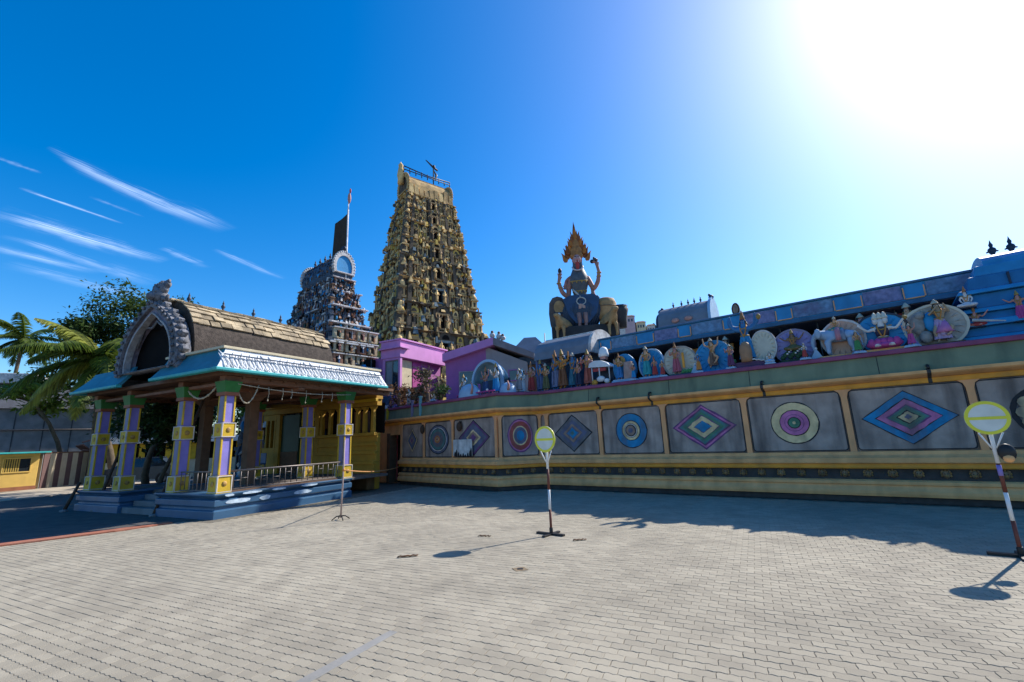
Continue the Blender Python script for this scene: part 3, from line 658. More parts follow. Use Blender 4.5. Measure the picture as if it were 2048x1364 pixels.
# ---------------------------------------------------------------- hall behind the statues, with the blue parapet
hall = thing('temple_hall', 'low temple hall with weathered blue panelled parapet behind the row of statues', 'temple', TO, TR)
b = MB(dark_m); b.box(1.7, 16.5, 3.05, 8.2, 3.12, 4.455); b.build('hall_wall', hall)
MB(concrete_m).box(1.5, 16.5, 1.64, 8.4, 4.46, 4.54).build('roof_slab', hall, bevel=.01)
MB(M('edge_blue', (.05, .14, .24), .7, .2, 4, .2)).box(1.6, 16.5, 1.55, 1.63, 4.47, 4.58).build('slab_edge', hall, bevel=.012)
MB(skyb_m).box(1.6, 16.5, 1.60, 1.78, 4.584, 4.99).build('parapet', hall)
MB(M('edge_blue', (.05, .14, .24))).box(1.55, 16.5, 1.55, 1.82, 4.994, 5.05).build('parapet_cap', hall, bevel=.01)
u = 1.7; k = 0
while u < 10.8:
    wd = (.42, .95, .62, .80)[k % 4]
    m = (skyb_m, M('worn_blue_relief', (.14, .24, .36), .75, .35, 9, .5, 30, .7, (.15, .11, .20)), skyb_m, M('worn_violet_relief', (.20, .20, .34), .75, .35, 9, .5, 30, .7, (.05, .11, .22)))[k % 4]
    q = MB(m).box(u + .02, u + wd - .02, 1.575, 1.605, 4.61, 4.97).build('parapet_panel', hall, bevel=.008)
    if m is skyb_m:
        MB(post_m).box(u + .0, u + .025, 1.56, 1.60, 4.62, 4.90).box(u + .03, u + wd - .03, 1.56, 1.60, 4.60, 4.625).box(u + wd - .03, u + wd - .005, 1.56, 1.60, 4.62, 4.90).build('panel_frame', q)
    u += wd; k += 1
for u in (2.1, 3.5, 5.0, 5.9, 7.3, 8.2, 9.05, 9.85, 10.6, 12): MB(steel_m).tube([(u, 1.8, 3.12), (u, 1.8, 4.42)], .018, 8).build('post', hall)
MB(orgc_m).box(4.6, 5.9, 2.3, 2.42, 4.12, 4.3).build('orange_beam', hall, bevel=.01)
MB(redc_m).box(8.9, 10.0, 2.0, 2.1, 4.02, 4.36).build('red_board', hall, bevel=.01)
MB(tan_m).box(8.95, 9.95, 1.9, 2.0, 3.92, 4.0).build('shelf_beam', hall, bevel=.01)
MB(tan_m).box(6.5, 7.8, 2.4, 2.46, 3.78, 3.86).build('shelf_beam', hall, bevel=.01)

# ---------------------------------------------------------------- statues along the coping
def pedestal(root, w, d, h, m):
    MB(m).box(-w / 2, w / 2, -d / 2, d / 2, 0, h * .6).box(-w * .44, w * .44, -d * .44, d * .44, h * .6 + .001, h).build('pedestal', root, bevel=.008)
def disc(root, rx, rz, zc, m, rim=None, pw=1.0, y=.12, th=.09):
    o = MB(m).prism([(x, z + zc) for x, z in circle(rx, rz, 32, pw)], y, y + th).build('backdrop_disc', root, bevel=.01)
    rays = MB(m)
    for k in range(18):
        a = 2 * math.pi * (k + .5) / 18; c_, s_ = math.cos(a), math.sin(a); w_ = .045 * rx
        rays.add([(rx * .55 * c_ - w_ * s_ * .4, y - .004, zc + rz * .55 * s_ + w_ * c_ * .4), (rx * .90 * c_ - w_ * s_, y - .004, zc + rz * .90 * s_ + w_ * c_), (rx * .90 * c_ + w_ * s_, y - .004, zc + rz * .90 * s_ - w_ * c_), (rx * .55 * c_ + w_ * s_ * .4, y - .004, zc + rz * .55 * s_ - w_ * c_ * .4), (rx * .74 * c_, y - .028, zc + rz * .74 * s_)], [(0, 1, 4), (1, 2, 4), (2, 3, 4), (3, 0, 4)])
    struct(rays.build('disc_petals', o), 'stuff')
    if rim: MB(rim).ring([(x, z + zc) for x, z in circle(rx * 1.03, rz * 1.03, 32, pw)], [(x, z + zc) for x, z in circle(rx * .93, rz * .93, 32, pw)], y - .015, y + .05).build('rim', o)
    return o
GRP = 'painted deity statues along the wall coping'
def statue(u, v, label, z=3.22, rz=0):
    return thing('deity_statue', label, 'statue', tl(u, v, z), TR + rz, GRP)
def prop(root, name, m, fn):
    b = MB(m); fn(b); return b.build(name, root)
# 1 blue-robed figure with tan block
t = statue(3.12, .22, 'blue robed statue with golden halo and a pink stone block, leftmost disc')
disc(t, .38, .46, .44, discb_m, skyb_m); pedestal(t, .74, .26, .10, ltblue_m)
figure_parts(t, 'stand', 'bless', skin_a, M('cloth_blue', (.03, .19, .45), .6, .15, 8, .15), .10, .72, loc=(-.12, -.02))
prop(t, 'halo', gold_m, lambda b: b.prism([(x - .10, z + .68) for x, z in circle(.17, .17, 24)], .03, .06))
prop(t, 'stone_block', M('pink_stone', (.38, .26, .22), .8, .2, 8, .3), lambda b: b.frust(.20, -.03, .10, .62, .14, .10, .12, .08))
# 2 teal-robed pair
t = statue(4.0, .22, 'teal robed standing statue with small companion before a narrow blue panel')
disc(t, .40, .48, .46, discb_m, ltblue_m); pedestal(t, .80, .26, .08, ltblue_m)
figure_parts(t, 'stand', 'rest', skin_a, M('cloth_teal', (.03, .30, .33), .6, .15, 8, .15), .08, .88, loc=(-.10, -.02))
figure_parts(t, 'stand', 'rest', skin_p, redc_m, .08, .52, loc=(.16, -.08))
# 3 cream disc, maroon figure
t = statue(4.85, .22, 'maroon robed statue with tan staff on a cream speckled disc above green leaves')
disc(t, .47, .45, .43, discc_m, discg_m, .9); pedestal(t, .8, .24, .06, M('dark_teal', (.03, .09, .10), .7, .2, 6, .2))
figure_parts(t, 'stand', 'bless', skin_p, M('cloth_rose', (.42, .10, .14), .6, .15, 8, .15), .06, .80, loc=(-.06, -.02))
prop(t, 'staff', ochre_m, lambda b: b.box(.12, .18, -.04, .0, .22, .66))
prop(t, 'painted_leaves', grnc_m, lambda b: [b.ell((.12 + .05 * k, -.06, .10 + .02 * (k % 2)), (.05, .03, .06), 6, 4) for k in range(6)])
# 4 blue disc, dancer
t = statue(5.8, .22, 'tan dancing statue in black waistcloth on the plain blue disc with green shrub')
disc(t, .47, .45, .44, discb_m, skyb_m, .95); pedestal(t, .8, .24, .05, discb_m)
figure_parts(t, 'dance', 'up', skin_a, M('cloth_brown', (.16, .10, .07), .6, .2, 8, .2), .12, .78)
prop(t, 'painted_shrub', grnc_m, lambda b: [b.ell((.46 + .03 * (k % 3), .02, .08 + .07 * k), (.09 - .012 * k, .07, .07), 7, 4) for k in range(5)])
# 5 big blue many-armed figure
t = statue(6.72, .16, 'tall blue statue raising four arms behind a tan barrel torso')
t['name_note'] = 'tall'; del t['name_note']
pedestal(t, .86, .34, .14, M('plum_base', (.08, .04, .09), .7, .2, 6, .2))
disc(t, .30, .42, .52, discc_m, offw_m, 1.0, .10).location = (.36, 0, 0)
figure_parts(t, 'stand', 'up', skin_b, skyb_m, .16, 1.20, loc=(-.04, .06))
o = put('arm_pair', skin('arm_pair', [(None, (0, 0, 0), .09), (0, (-.22, 0, .02), .06), (1, (-.34, -.02, .20), .05), (2, (-.32, -.04, .38), .035), (0, (.22, 0, .02), .06), (4, (.36, -.02, .18), .05), (5, (.38, -.04, .36), .035)], skin_b), t, (-.04, .03, 1.02))
prop(t, 'barrel_torso', M('clay_tan', (.36, .19, .10), .65, .15, 8, .15), lambda b: b.lathe([(.13, 0), (.145, .12), (.15, .30), (.13, .42), (.09, .50), (.02, .54)], 14, (-.04, -.12, .14), 1, .8))
prop(t, 'golden_shell', gold_m, lambda b: b.ell((.36, -.02, 1.30), (.06, .04, .08), 8, 5))
prop(t, 'torn_wreath', offw_m, lambda b: b.tube([(.10 + .05 * k, -.16, .18 - .012 * k + .02 * (k % 2)) for k in range(7)], .022, 6))
# 6 violet disc
t = statue(7.74, .22, 'small brown seated statue on a violet disc over dark green foliage')
disc(t, .46, .44, .42, discp_m, lav_m, 1.0); pedestal(t, .7, .24, .08, M('dark_leaf_base', (.03, .06, .04), .8, .3, 6, .3))
figure_parts(t, 'seat', 'wide', M('painted_skin_brown', (.22, .13, .07), .6, .2, 9, .2), M('cloth_olive', (.12, .11, .04), .6, .2, 9, .2), .30, .72)
prop(t, 'painted_foliage', M('foliage_relief', (.03, .08, .04), .8, .3, 9, .4), lambda b: [b.ell((-.26 + .055 * k, -.05, .14 + .05 * ((k * 7) % 3)), (.06, .05, .06), 6, 4) for k in range(10)])
prop(t, 'white_flowers', white_m, lambda b: [b.ell((-.14 + .045 * k, -.11, .22 + .045 * ((k * 5) % 4)), (.026, .02, .022), 6, 4) for k in range(7)])
# 7 pale blue elephant
t = statue(8.66, .20, 'pale blue elephant statue with crowned green rider before a peach disc')
disc(t, .44, .46, .44, discs_m, offw_m, 1.0).location = (.10, 0, 0); pedestal(t, .9, .28, .05, tan_m)
o = put('elephant_body', quadruped(M('elephant_blue', (.27, .38, .52), .6, .12, 6, .12), True), t, (.02, -.04, .05), 0, 0, .88)
prop(t, 'saddle_cloth', M('saddle_pink', (.50, .20, .24), .6, .12, 9, .12), lambda b: b.tube([(.03, -.04 + .17 * math.cos(a), .50 + .17 * math.sin(a)) for a in [R(-40 + 26 * k) for k in range(11)]], [.06] * 11, 6))
figure_parts(t, 'seat', 'rest', skin_a, M('cloth_sea_green', (.04, .22, .18), .6, .12, 8, .12), .62, .50, loc=(.0, -.04))
for sg in (-1, 1): prop(t, 'ear', M('ear_blue', (.30, .40, .52), .6, .1, 6, .1), lambda b: b.ell((-.36, -.04 + sg * .13, .60), (.07, .03, .12), 8, 5))
# 8 three-headed
t = statue(9.5, .22, 'three headed white faced statue in magenta robe on a blue octagon')
disc(t, .48, .46, .45, discb_m, navy_m, .82); pedestal(t, .80, .30, .07, tan_m)
figure_parts(t, 'seat', 'wide', skin_w, mag_m, .08, 1.14, crown=False)
prop(t, 'extra_heads', skin_w, lambda b: (b.ell((-.085, -.0, .72), (.06, .06, .08)), b.ell((.085, .0, .72), (.06, .06, .08))))
for x in (-.085, 0, .085): prop(t, 'crown', discc_m, lambda b: b.lathe([(.06, 0), (.065, .03), (.045, .06), (.04, .11), (.005, .16)], 9, (x, -.01, .765)))
prop(t, 'robe_folds', mag_m, lambda b: [b.ell((-.22 + .11 * k, -.20, .20), (.075, .06, .10), 8, 5) for k in range(5)])
prop(t, 'dark_blouse', M('blouse_dark', (.05, .04, .07), .6, .2, 8, .2), lambda b: b.lathe([(.10, 0), (.115, .08), (.12, .16), (.06, .22)], 10, (0, -.01, .36), 1.1, .85))
prop(t, 'lotus_bud', gold_m, lambda b: b.ell((.43, -.11, .70), (.05, .04, .05), 8, 5))
# 9 grey disc with cow and pink skirt
t = statue(10.4, .22, 'leaning tan statue in pink and lilac skirt on the large mottled grey disc')
disc(t, .53, .47, .45, discg_m, discc_m, 1.0)
pedestal(t, .9, .26, .05, brown_m)
figure_parts(t, 'dance', 'flute', M('painted_skin_sand', (.40, .29, .18), .6, .15, 9, .15), M('cloth_lilac', (.42, .30, .46), .6, .15, 8, .15), .06, .88, loc=(.08, -.02))
prop(t, 'blue_shawl', discb_m, lambda b: b.ell((-.06, .05, .54), (.13, .06, .22), 9, 6))
prop(t, 'cow_relief', M('grey_relief', (.27, .26, .24), .8, .25, 9, .5), lambda b: (b.ell((-.28, .04, .52), (.13, .07, .24), 9, 6), b.ell((-.22, .0, .70), (.09, .07, .09), 8, 5), b.ell((-.18, .02, .22), (.12, .07, .14), 8, 5)))
prop(t, 'pink_skirt', M('cloth_pink', (.50, .18, .38), .6, .15, 8, .15), lambda b: b.lathe([(.05, .24), (.10, .10), (.14, 0)], 10, (.12, -.10, .26), 1.1, .7))
# attendants filling the gaps in front of and between the discs
for u, v, sc, ps, ar, sm, cm, lb in ((3.55, -.02, .44, 'stand', 'bless', skin_p, discb_m, 'tiny blue skirted attendant statue between the two leftmost discs'),
        (4.45, -.02, .42, 'stand', 'rest', skin_a, redc_m, 'tiny red skirted attendant statue left of the cream disc'),
        (5.46, .02, .46, 'stand', 'bless', skin_b, orgc_m, 'tiny orange skirted attendant statue left of the plain blue disc'),
        (6.30, .0, .58, 'stand', 'bless', skin_p, M('cloth_plum', (.14, .05, .12)), 'plum skirted attendant statue left of the tall blue statue'),
        (7.22, -.02, .40, 'seat', 'rest', skin_w, ltblue_m, 'tiny pale seated attendant statue right of the tall blue statue'),
        (9.02, -.05, .46, 'stand', 'rest', skin_a, grnc_m, 'tiny green skirted attendant statue between the elephant and the octagon'),
        (9.95, -.06, .44, 'stand', 'up', skin_p, mag_m, 'tiny magenta skirted attendant statue left of the mottled disc'),
        (7.98, -.06, .34, 'stand', 'rest', skin_w, redc_m, 'tiny white faced attendant statue before the violet disc'),
        (5.95, 1.2, 1.0, 'stand', 'bless', skin_a, M('cloth_wine', (.2, .04, .05)), 'shadowed wine robed statue behind the plain blue disc'),
        (9.15, 1.3, 1.05, 'stand', 'rest', skin_p, brown_m, 'shadowed brown robed statue behind the elephant rider'),
        (10.05, 1.2, 1.1, 'stand', 'bless', skin_a, orgc_m, 'shadowed orange robed statue behind the octagon')):
    t = statue(u, v, lb, 3.22, R(random.uniform(-25, 25))); pedestal(t, .24, .2, .05, ltblue_m); figure_parts(t, ps, ar, sm, cm, .05, sc)
# small filler ornaments between the discs
for u, m, lb in ((5.32, ltblue_m, 'pale blue wave ornament between the cream disc and the plain blue disc'), (8.2, ltblue_m, 'pale blue wave ornament left of the elephant statue'), (9.0, discp_m, 'violet wave ornament between the elephant and the octagon'), (9.98, discp_m, 'violet wave ornament between the octagon and the mottled disc')):
    t = thing('wave_ornament', lb, 'ornament', tl(u, .12, 3.22), TR, 'plaster waves between the discs')
    MB(m).prism([(-.16, 0), (.16, 0), (.10, .07), (.05, .18), (.0, .26), (-.06, .15), (-.11, .06)], 0, .10).build('wave', t, bevel=.01)
    MB(white_m).ell((0, .04, .27), (.035, .03, .035), 8, 5).build('wave_tip', t)
# cluster of standing figures under the grey wagon canopy at the inner corner
can = thing('canopy_shrine', 'grey barrel roofed shrine with white ridge behind the crowded statues', 'shrine', tl(.25, 2.0, 3.12), TR)
def barrel(hw, h, n=12, pt=.0): return [(hw * math.cos(math.pi * i / n), h * (math.sin(math.pi * i / n) ** (.8)) + pt * max(0, 1 - abs(i - n / 2) / 1.5)) for i in range(n + 1)]
MB(greyroof_m).prism([(y, z + 1.42) for y, z in barrel(.95, .86)], -1.25, 1.15).build('barrel_roof', can, rz=R(90))
MB(offw_m).prism([(y, z + 1.40) for y, z in barrel(1.0, .95)], -1.36, -1.25).build('gable_band', can, rz=R(90))
MB(offw_m).box(-1.2, 1.3, -.07, .07, 2.26, 2.36).build('ridge_band', can, bevel=.02)
MB(dkblue_m).box(-1.15, 1.25, -.2, .85, 0, 1.42).build('cell_wall', can)
for x in (-1.1, -.35, .45, 1.2): MB(lav_m).tube([(x, -.85, 0), (x, -.85, 1.42)], .05, 8).build('column', can)
CL = [(-.95, .35, .86, 'stand', 'rest', skin_w, M('cloth_white', (.55, .55, .58), .6, .15, 8, .15), 'white robed small statue at the inner corner of the wall'),
      (-.62, .42, .98, 'stand', 'bless', skin_p, redc_m, 'red skirted statue second from the inner corner of the wall'),
      (-.28, .55, 1.06, 'stand', 'rest', skin_b, M('cloth_slate', (.10, .13, .24), .6, .2, 8, .2), 'slate blue statue standing before the grey barrel canopy'),
      (.06, .38, .92, 'stand', 'bless', skin_a, M('cloth_moss', (.12, .12, .05), .6, .2, 8, .2), 'statue in moss green tunic with bare legs before the grey canopy'),
      (.42, .50, 1.22, 'stand', 'rest', skin_b, M('cloth_pale_slate', (.17, .19, .30), .6, .2, 8, .2), 'tall pale slate statue in the middle of the crowded group'),
      (.76, .40, 1.24, 'stand', 'four', orgc_m, M('cloth_rust', (.20, .075, .03), .6, .2, 8, .2), 'four armed orange statue with rust skirt in the crowded group'),
      (1.12, .52, 1.15, 'stand', 'wide', skin_b, M('cloth_deep_teal', (.03, .14, .20), .6, .2, 8, .2), 'deep teal statue with arms spread in the crowded group'),
      (1.42, .34, .82, 'stand', 'rest', skin_p, M('cloth_ink', (.02, .03, .07), .6, .2, 8, .2), 'short ink robed statue at the right of the crowded group'),
      (1.72, .50, 1.12, 'stand', 'bless', skin_p, M('cloth_brick', (.38, .10, .07), .6, .2, 8, .2), 'brick red statue beside the small white chariot')]
for u, v, sc, ps, ar, sm, cm, lb in CL:
    t = statue(u, v, lb, 3.22, R(random.uniform(-20, 20))); pedestal(t, .3, .24, .05, dkblue_m); figure_parts(t, ps, ar, sm, cm, .05, sc)
    hc = sc * (.88 if ps != 'seat' else .55); prop(t, 'halo', random.choice((gold_m, discb_m, redc_m, ltblue_m, grnc_m)), lambda b: b.ring([(x, z + hc) for x, z in circle(.13, .14, 20)], [(x, z + hc) for x, z in circle(.095, .105, 20)], .06, .09))
t = thing('chariot', 'small white roofed chariot with red canopy standing among the statues', 'chariot', tl(2.32, .40, 3.22), TR)
MB(white_m).prism([(-.42, .62), (.40, .56), (.26, .70), (.05, .80), (-.20, .82), (-.38, .74)], -.20, .24).build('roof', t, bevel=.02)
MB(navy_m).box(-.36, .34, -.15, .2, .10, .14).box(-.3, .3, .15, .2, .14, .6).build('body', t)
MB(redc_m).box(-.28, .18, -.16, -.12, .46, .56).build('valance', t)
for x in (-.32, -.05, .3):
    MB(white_m).tube([(x, -.15, .12), (x, -.15, .6)], .018, 6).build('column', t)
for x in (-.24, .22): MB(ochre_m).tube([(x, -.19, .10), (x, -.15, .10)], .10, 12).build('wheel', t)
MB(white_m).ell((.0, -.18, .2), (.16, .07, .10), 8, 5).ell((.22, -.2, .12), (.1, .06, .08), 8, 5).build('horse', t)
t = thing('umbrella_ornament', 'white domed ornamental umbrella above the small chariot', 'ornament', tl(2.28, .62, 3.22), TR)
MB(white_m).lathe([(.17, 0), (.17, .10), (.15, .16), (.15, .22), (.10, .30), (.01, .34)], 14, (0, 0, .98)).build('dome', t); MB(iron_m).tube([(0, 0, 0), (0, 0, .98)], .02, 6).build('stem', t)
MB(skin_p).box(-.10, .10, -.10, .10, .88, .98).build('neck_band', t, bevel=.02)

# niche with a pale dome on the projecting bay
nic = thing('shell_niche', 'pale blue dome backed niche sheltering small statues on the bay', 'shrine', tl(-2.35, -.05, 3.22), TR + R(-3))
arc = lambda r, n=16: [(r * math.cos(math.pi * i / n), .0 + r * math.sin(math.pi * i / n)) for i in range(n + 1)]
b = MB(M('dome_glaze', (.20, .33, .38), .25, .15, 4, .08, 20, .3, (.10, .16, .2), spec=.6))
vs = []; n = 16; m = 6
for j in range(m + 1):
    a = math.pi / 2 * j / m
    for i in range(n + 1):
        q = math.pi * i / n; vs.append((.80 * math.cos(q) * math.cos(a * .6) , .62 * math.sin(a), .62 + .80 * math.sin(q) * math.cos(a) if True else 0))
b.add(vs, [(j * (n + 1) + i, j * (n + 1) + i + 1, (j + 1) * (n + 1) + i + 1, (j + 1) * (n + 1) + i) for j in range(m) for i in range(n)], True)
o = b.build('dome_shell', nic); o.modifiers.new('s', 'SOLIDIFY').thickness = .05
MB(ltblue_m).ring([(x, z + .62) for x, z in [*arc(.84), (-.84, -.62), (.84, -.62)]], [(x, z + .62) for x, z in [*arc(.74), (-.74, -.60), (.74, -.60)]], -.06, .02).build('dome_rim', nic)
MB(dkblue_m).box(-.78, .78, .36, .44, 0, .7).build('back_wall', nic)
for x in (-.76, .76): MB(ltblue_m).box(x - .06, x + .06, -.05, .06, 0, .62).build('pier', nic, bevel=.01)
BY = [(-3.35, -.35, .84, 'stand', 'rest', skin_w, M('cloth_fog', (.30, .32, .36), .6, .2, 8, .2), 'grey robed statue left of the pale dome niche'),
      (-2.72, -.42, .74, 'seat', 'bless', skin_w, M('cloth_white', (.55, .55, .58)), 'white seated statue inside the pale dome niche, left side'),
      (-2.10, -.42, .92, 'stand', 'four', skin_p, M('cloth_navy', (.05, .09, .2), .6, .2, 8, .2), 'four armed navy skirted statue inside the pale dome niche'),
      (-1.48, -.55, 1.0, 'stand', 'bless', skin_w, discb_m, 'white faced blue robed statue right of the pale dome niche'),
      (-.62, -.30, .78, 'stand', 'rest', skin_w, M('cloth_ash', (.22, .22, .24), .6, .2, 8, .2), 'ash robed statue above the outer corner of the bay')]
for u, v, sc, ps, ar, sm, cm, lb in BY:
    t = statue(u, v, lb, 3.22, R(random.uniform(-20, 20))); pedestal(t, .3, .24, .05, dkblue_m); figure_parts(t, ps, ar, sm, cm, .05, sc)
    hc = sc * (.88 if ps != 'seat' else .55); prop(t, 'halo', random.choice((gold_m, discb_m, redc_m, ltblue_m, grnc_m)), lambda b: b.ring([(x, z + hc) for x, z in circle(.13, .14, 20)], [(x, z + hc) for x, z in circle(.095, .105, 20)], .06, .09))
def shell(u, v, sx_, sz_, lb):
    t = thing('shell_ornament', lb, 'ornament', tl(u, v, 3.22), TR, 'ribbed shell ornaments on the bay')
    b = MB(ltblue_m); n = 18
    prof = [(1, 0), (.98, .25), (.86, .55), (.62, .82), (.3, .96), (.02, 1)]
    vs = [(r * sx_ * (1 + .05 * (k % 2)) * math.cos(2 * math.pi * k / n), r * .26 * (1 + .05 * (k % 2)) * math.sin(2 * math.pi * k / n), z * sz_) for r, z in prof for k in range(n)]
    b.add(vs, [(i * n + k, i * n + (k + 1) % n, (i + 1) * n + (k + 1) % n, (i + 1) * n + k) for i in range(len(prof) - 1) for k in range(n)], True)
    b.build('shell', t); MB(skin_p).tube([(sx_ * .6, -.2, sz_ * .2), (sx_ * .75, -.22, sz_ * .7), (sx_ * .6, -.22, sz_ * 1.05)], [.05, .04, .02], 7).build('handle', t)
shell(-2.62, -.78, .50, .50, 'wide ribbed pale blue shell in front of the dome niche')
shell(-.86, -.66, .30, .38, 'small ribbed pale blue shell above the outer corner of the bay')
MBw = MB(redc_m); t = thing('flower_rail', 'low magenta railing of flowers along the bay coping', 'railing', tl(-2.3, -.86, 3.22), TR + R(-6))
MB(mag_m).box(-1.0, 1.1, -.03, .03, .10, .14).build('rail', t)
for k in range(12): MB(maroon_m).box(-1.0 + .18 * k, -.97 + .18 * k, -.02, .02, 0, .10).build('baluster', t)
MB(white_m, ).ell((-.2, -.03, .17), (.05, .04, .04), 6, 4).ell((.3, -.03, .17), (.05, .04, .04), 6, 4).ell((.75, -.03, .17), (.06, .04, .04), 6, 4).build('flower', t)

# ---------------------------------------------------------------- blue stepped shrine at the right end
bs = thing('blue_shrine', 'bright blue stepped shrine tower with dark finials at the right end of the wall', 'shrine', tl(13.05, 1.75, 3.22), TR)
prof = [(2.42, 0, .13), (2.28, .13, .20), (2.38, .33, .14), (2.18, .47, .16), (2.26, .63, .10), (2.08, .73, .32), (2.18, 1.05, .10), (1.98, 1.15, .30), (1.82, 1.45, .24)]
for i, (hw, z, h) in enumerate(prof):
    m = skyb_m if i % 2 == 0 else M('deep_blue_paint', (.02, .15, .33), .5, .15, 3, .1, 30, .3, (.01, .05, .13), streak=True)
    hd = hw * .56
    MB(m).frust(0, 0, z, z + h - .002, hw, hd, hw - .05, hd - .05).build('tier', bs, bevel=.025)
MB(skyb_m).prism([(y, z + 1.68) for y, z in barrel(.90, .36)], -1.62, 1.62).build('barrel_roof', bs, rz=R(90))
MB(ltblue_m).box(-1.45, 1.45, -.06, .06, 2.0, 2.04).build('ridge_band', bs)
def finial(root, x, y, z, h, m, arms=True):
    b = MB(m).lathe([(.10 * h, 0), (.16 * h, .10 * h), (.07 * h, .20 * h), (.17 * h, .40 * h), (.15 * h, .52 * h), (.06 * h, .60 * h), (.09 * h, .72 * h), (.04 * h, .84 * h), (.002, h)], 10, (x, y, z))
    if arms: b.tube([(x - .22 * h, y, z + .36 * h), (x - .08 * h, y, z + .40 * h), (x + .08 * h, y, z + .40 * h), (x + .22 * h, y, z + .36 * h)], [.035 * h, .05 * h, .05 * h, .035 * h], 6)
    return b.build('finial', root)
for x in (-1.28, -.98, -.66, -.3, .1, .5): finial(bs, x, 0, 2.02, .46, navy_m)
for x in (-1.35, -.75, -.15): MB(navy_m).box(x, x + .035, -1.125, -1.05, 1.16, 1.42).build('pilaster', bs)
MB(ltblue_m).tube([(-1.0, -1.16, .76), (-.4, -1.18, .90), (.4, -1.18, .98)], .018, 6).build('garland_relief', bs)
for u, v, z, ps, ar, sm, cm, sc, lb in ((11.0, .56, 3.97, 'seat', 'rest', skin_w, M('cloth_white', (.55, .55, .58)), .58, 'small white seated statue on the upper step of the blue shrine'),
                                       (11.06, .52, 3.53, 'seat', 'wide', skin_p, redc_m, .55, 'red seated statue with lute on the lower step of the blue shrine'),
                                       (11.72, .48, 3.53, 'stand', 'wide', skin_p, mag_m, .56, 'magenta trousered statue with raised arm on the blue shrine step')):
    t = statue(u, v, lb, z, R(-8)); figure_parts(t, ps, ar, sm, cm, .03, sc); pedestal(t, .26, .2, .03, navy_m)
    if 'lute' in lb: MB(offw_m).tube([(-.05, -.14, .16), (.42, -.14, .05)], [.035, .014], 7).build('lute', t)

# ---------------------------------------------------------------- grey wagon-roofed shrine beyond the parapet, with its plaque
gs = thing('wagon_roof_shrine', 'blue grey wagon roofed shrine with dark finials beyond the blue parapet', 'shrine', tl(3.75, 5.0, 3.1), TR)
MB(dkblue_m).box(-1.0, .95, -.5, .5, 0, 2.55).build('shrine_wall', gs)
MB(M('panel_violet_grey', (.16, .17, .24), .7, .2, 6, .2)).box(-1.06, 1.0, -.56, .56, 2.552, 2.66).build('cornice', gs, bevel=.015)
MB(greyroof_m).prism([(y, z + 2.66) for y, z in barrel(.55, .74, 12, .06)], -1.0, .95).build('barrel_roof', gs, rz=R(90))
MB(ltblue_m).prism([(y, z + 2.62) for y, z in barrel(.62, .88, 12, .10)], -1.08, -.98).build('gable_band', gs, rz=R(90))
MB(navy_m).prism([(y, z + 2.62) for y, z in barrel(.58, .66, 12, .05)], .95, 1.03).build('gable_band', gs, rz=R(90))
for x in (-.45, -.12, .14, .38, .62): finial(gs, x, 0, 3.42, .28, navy_m, False)
MB(navy_m).ell((1.02, 0, 3.56), (.10, .1, .09)).ell((.96, .0, 3.66), (.05, .05, .05)).build('crest', gs)
MB(navy_m).ell((-.98, 0, 3.36), (.12, .12, .12)).ell((-.92, .0, 3.48), (.06, .06, .06)).build('crest', gs)
for x in (-.25, .25): MB(skin_p).ell((x, -.58, 2.78), (.16, .06, .10), 8, 5).build('relief', gs)
op = thing('oval_plaque', 'brown oval plaque on a short post rising above the blue parapet', 'plaque', tl(6.25, 1.7, 4.98), TR)
MB(wood_m).prism([(x + .02 * z, z + .22) for x, z in circle(.115, .20, 24)], -.025, .025).build('board', op, bevel=.01)
MB(M('plaque_face', (.24, .17, .13), .6, .3, 12, .3)).prism([(x + .02 * z, z + .22) for x, z in circle(.07, .15, 24)], -.034, -.024).build('face', op); MB(wood_m).tube([(0, 0, -.02), (0, 0, .06)], .02, 6).build('post', op)

# ---------------------------------------------------------------- great flame-crowned statue
kx, ky = 3.2, 20.0
KS = thing('giant_statue', 'giant dark blue many armed statue with flame crown riding two lions', 'statue', (kx, ky, 3.1), R(-8))
base_m = M('statue_base_dark', (.035, .033, .035), .7, .3, 3, .3)
MB(concrete_m).box(-1.45, 1.9, -.9, 1.2, 0, 2.25).build('shrine_block', KS)
MB(base_m).box(-1.35, 1.55, -.75, .9, 2.252, 3.25).build('pedestal', KS, bevel=.02)
slate = M('statue_slate_blue', (.040, .060, .098), .5, .2, 3, .25, 20)
ribs = M('statue_torso_grey', (.085, .095, .11), .55, .25, 5, .3, 20)
kskin = M('statue_arm_pink', (.36, .17, .13), .6, .2, 5, .25)
Jb = [(None, (0, 0, 4.55), .30), (0, (0, -.02, 5.00), .32), (1, (0, -.03, 5.42), .50), (2, (0, -.02, 5.80), .44), (3, (0, -.05, 6.12), .24), (4, (-.02, -.12, 6.42), .25), (5, (-.02, -.10, 6.68), .20)]
def fingers(J, w, fwd, side):
    for i, (sp_, ln) in enumerate(((-.5, .13), (-.17, .16), (.17, .15), (.5, .12))):
        b = len(J); p = Vector(J[w][1]); d = (Vector(fwd) + Vector(side) * sp_).normalized(); J.append((w, tuple(p + d * .10), .034)); J.append((b, tuple(p + d * (.10 + ln) + Vector((0, -.05, 0))), .024))
    b = len(J); p = Vector(J[w][1]); d = (Vector(fwd) * .4 + Vector(side) * -1.2).normalized(); J.append((w, tuple(p + d * .13 + Vector((0, -.05, 0))), .028))
put('statue_body', skin('statue_body', Jb, ribs, 2), KS)
def arm(pts, rads):
    J = [(None if i == 0 else i - 1, p, r) for i, (p, r) in enumerate(zip(pts, rads))]
    d = (Vector(pts[-1]) - Vector(pts[-2])).normalized(); fingers(J, len(J) - 1, d, d.cross(Vector((0, 1, 0))))
    put('arm', skin('arm', J, kskin, 1), KS)
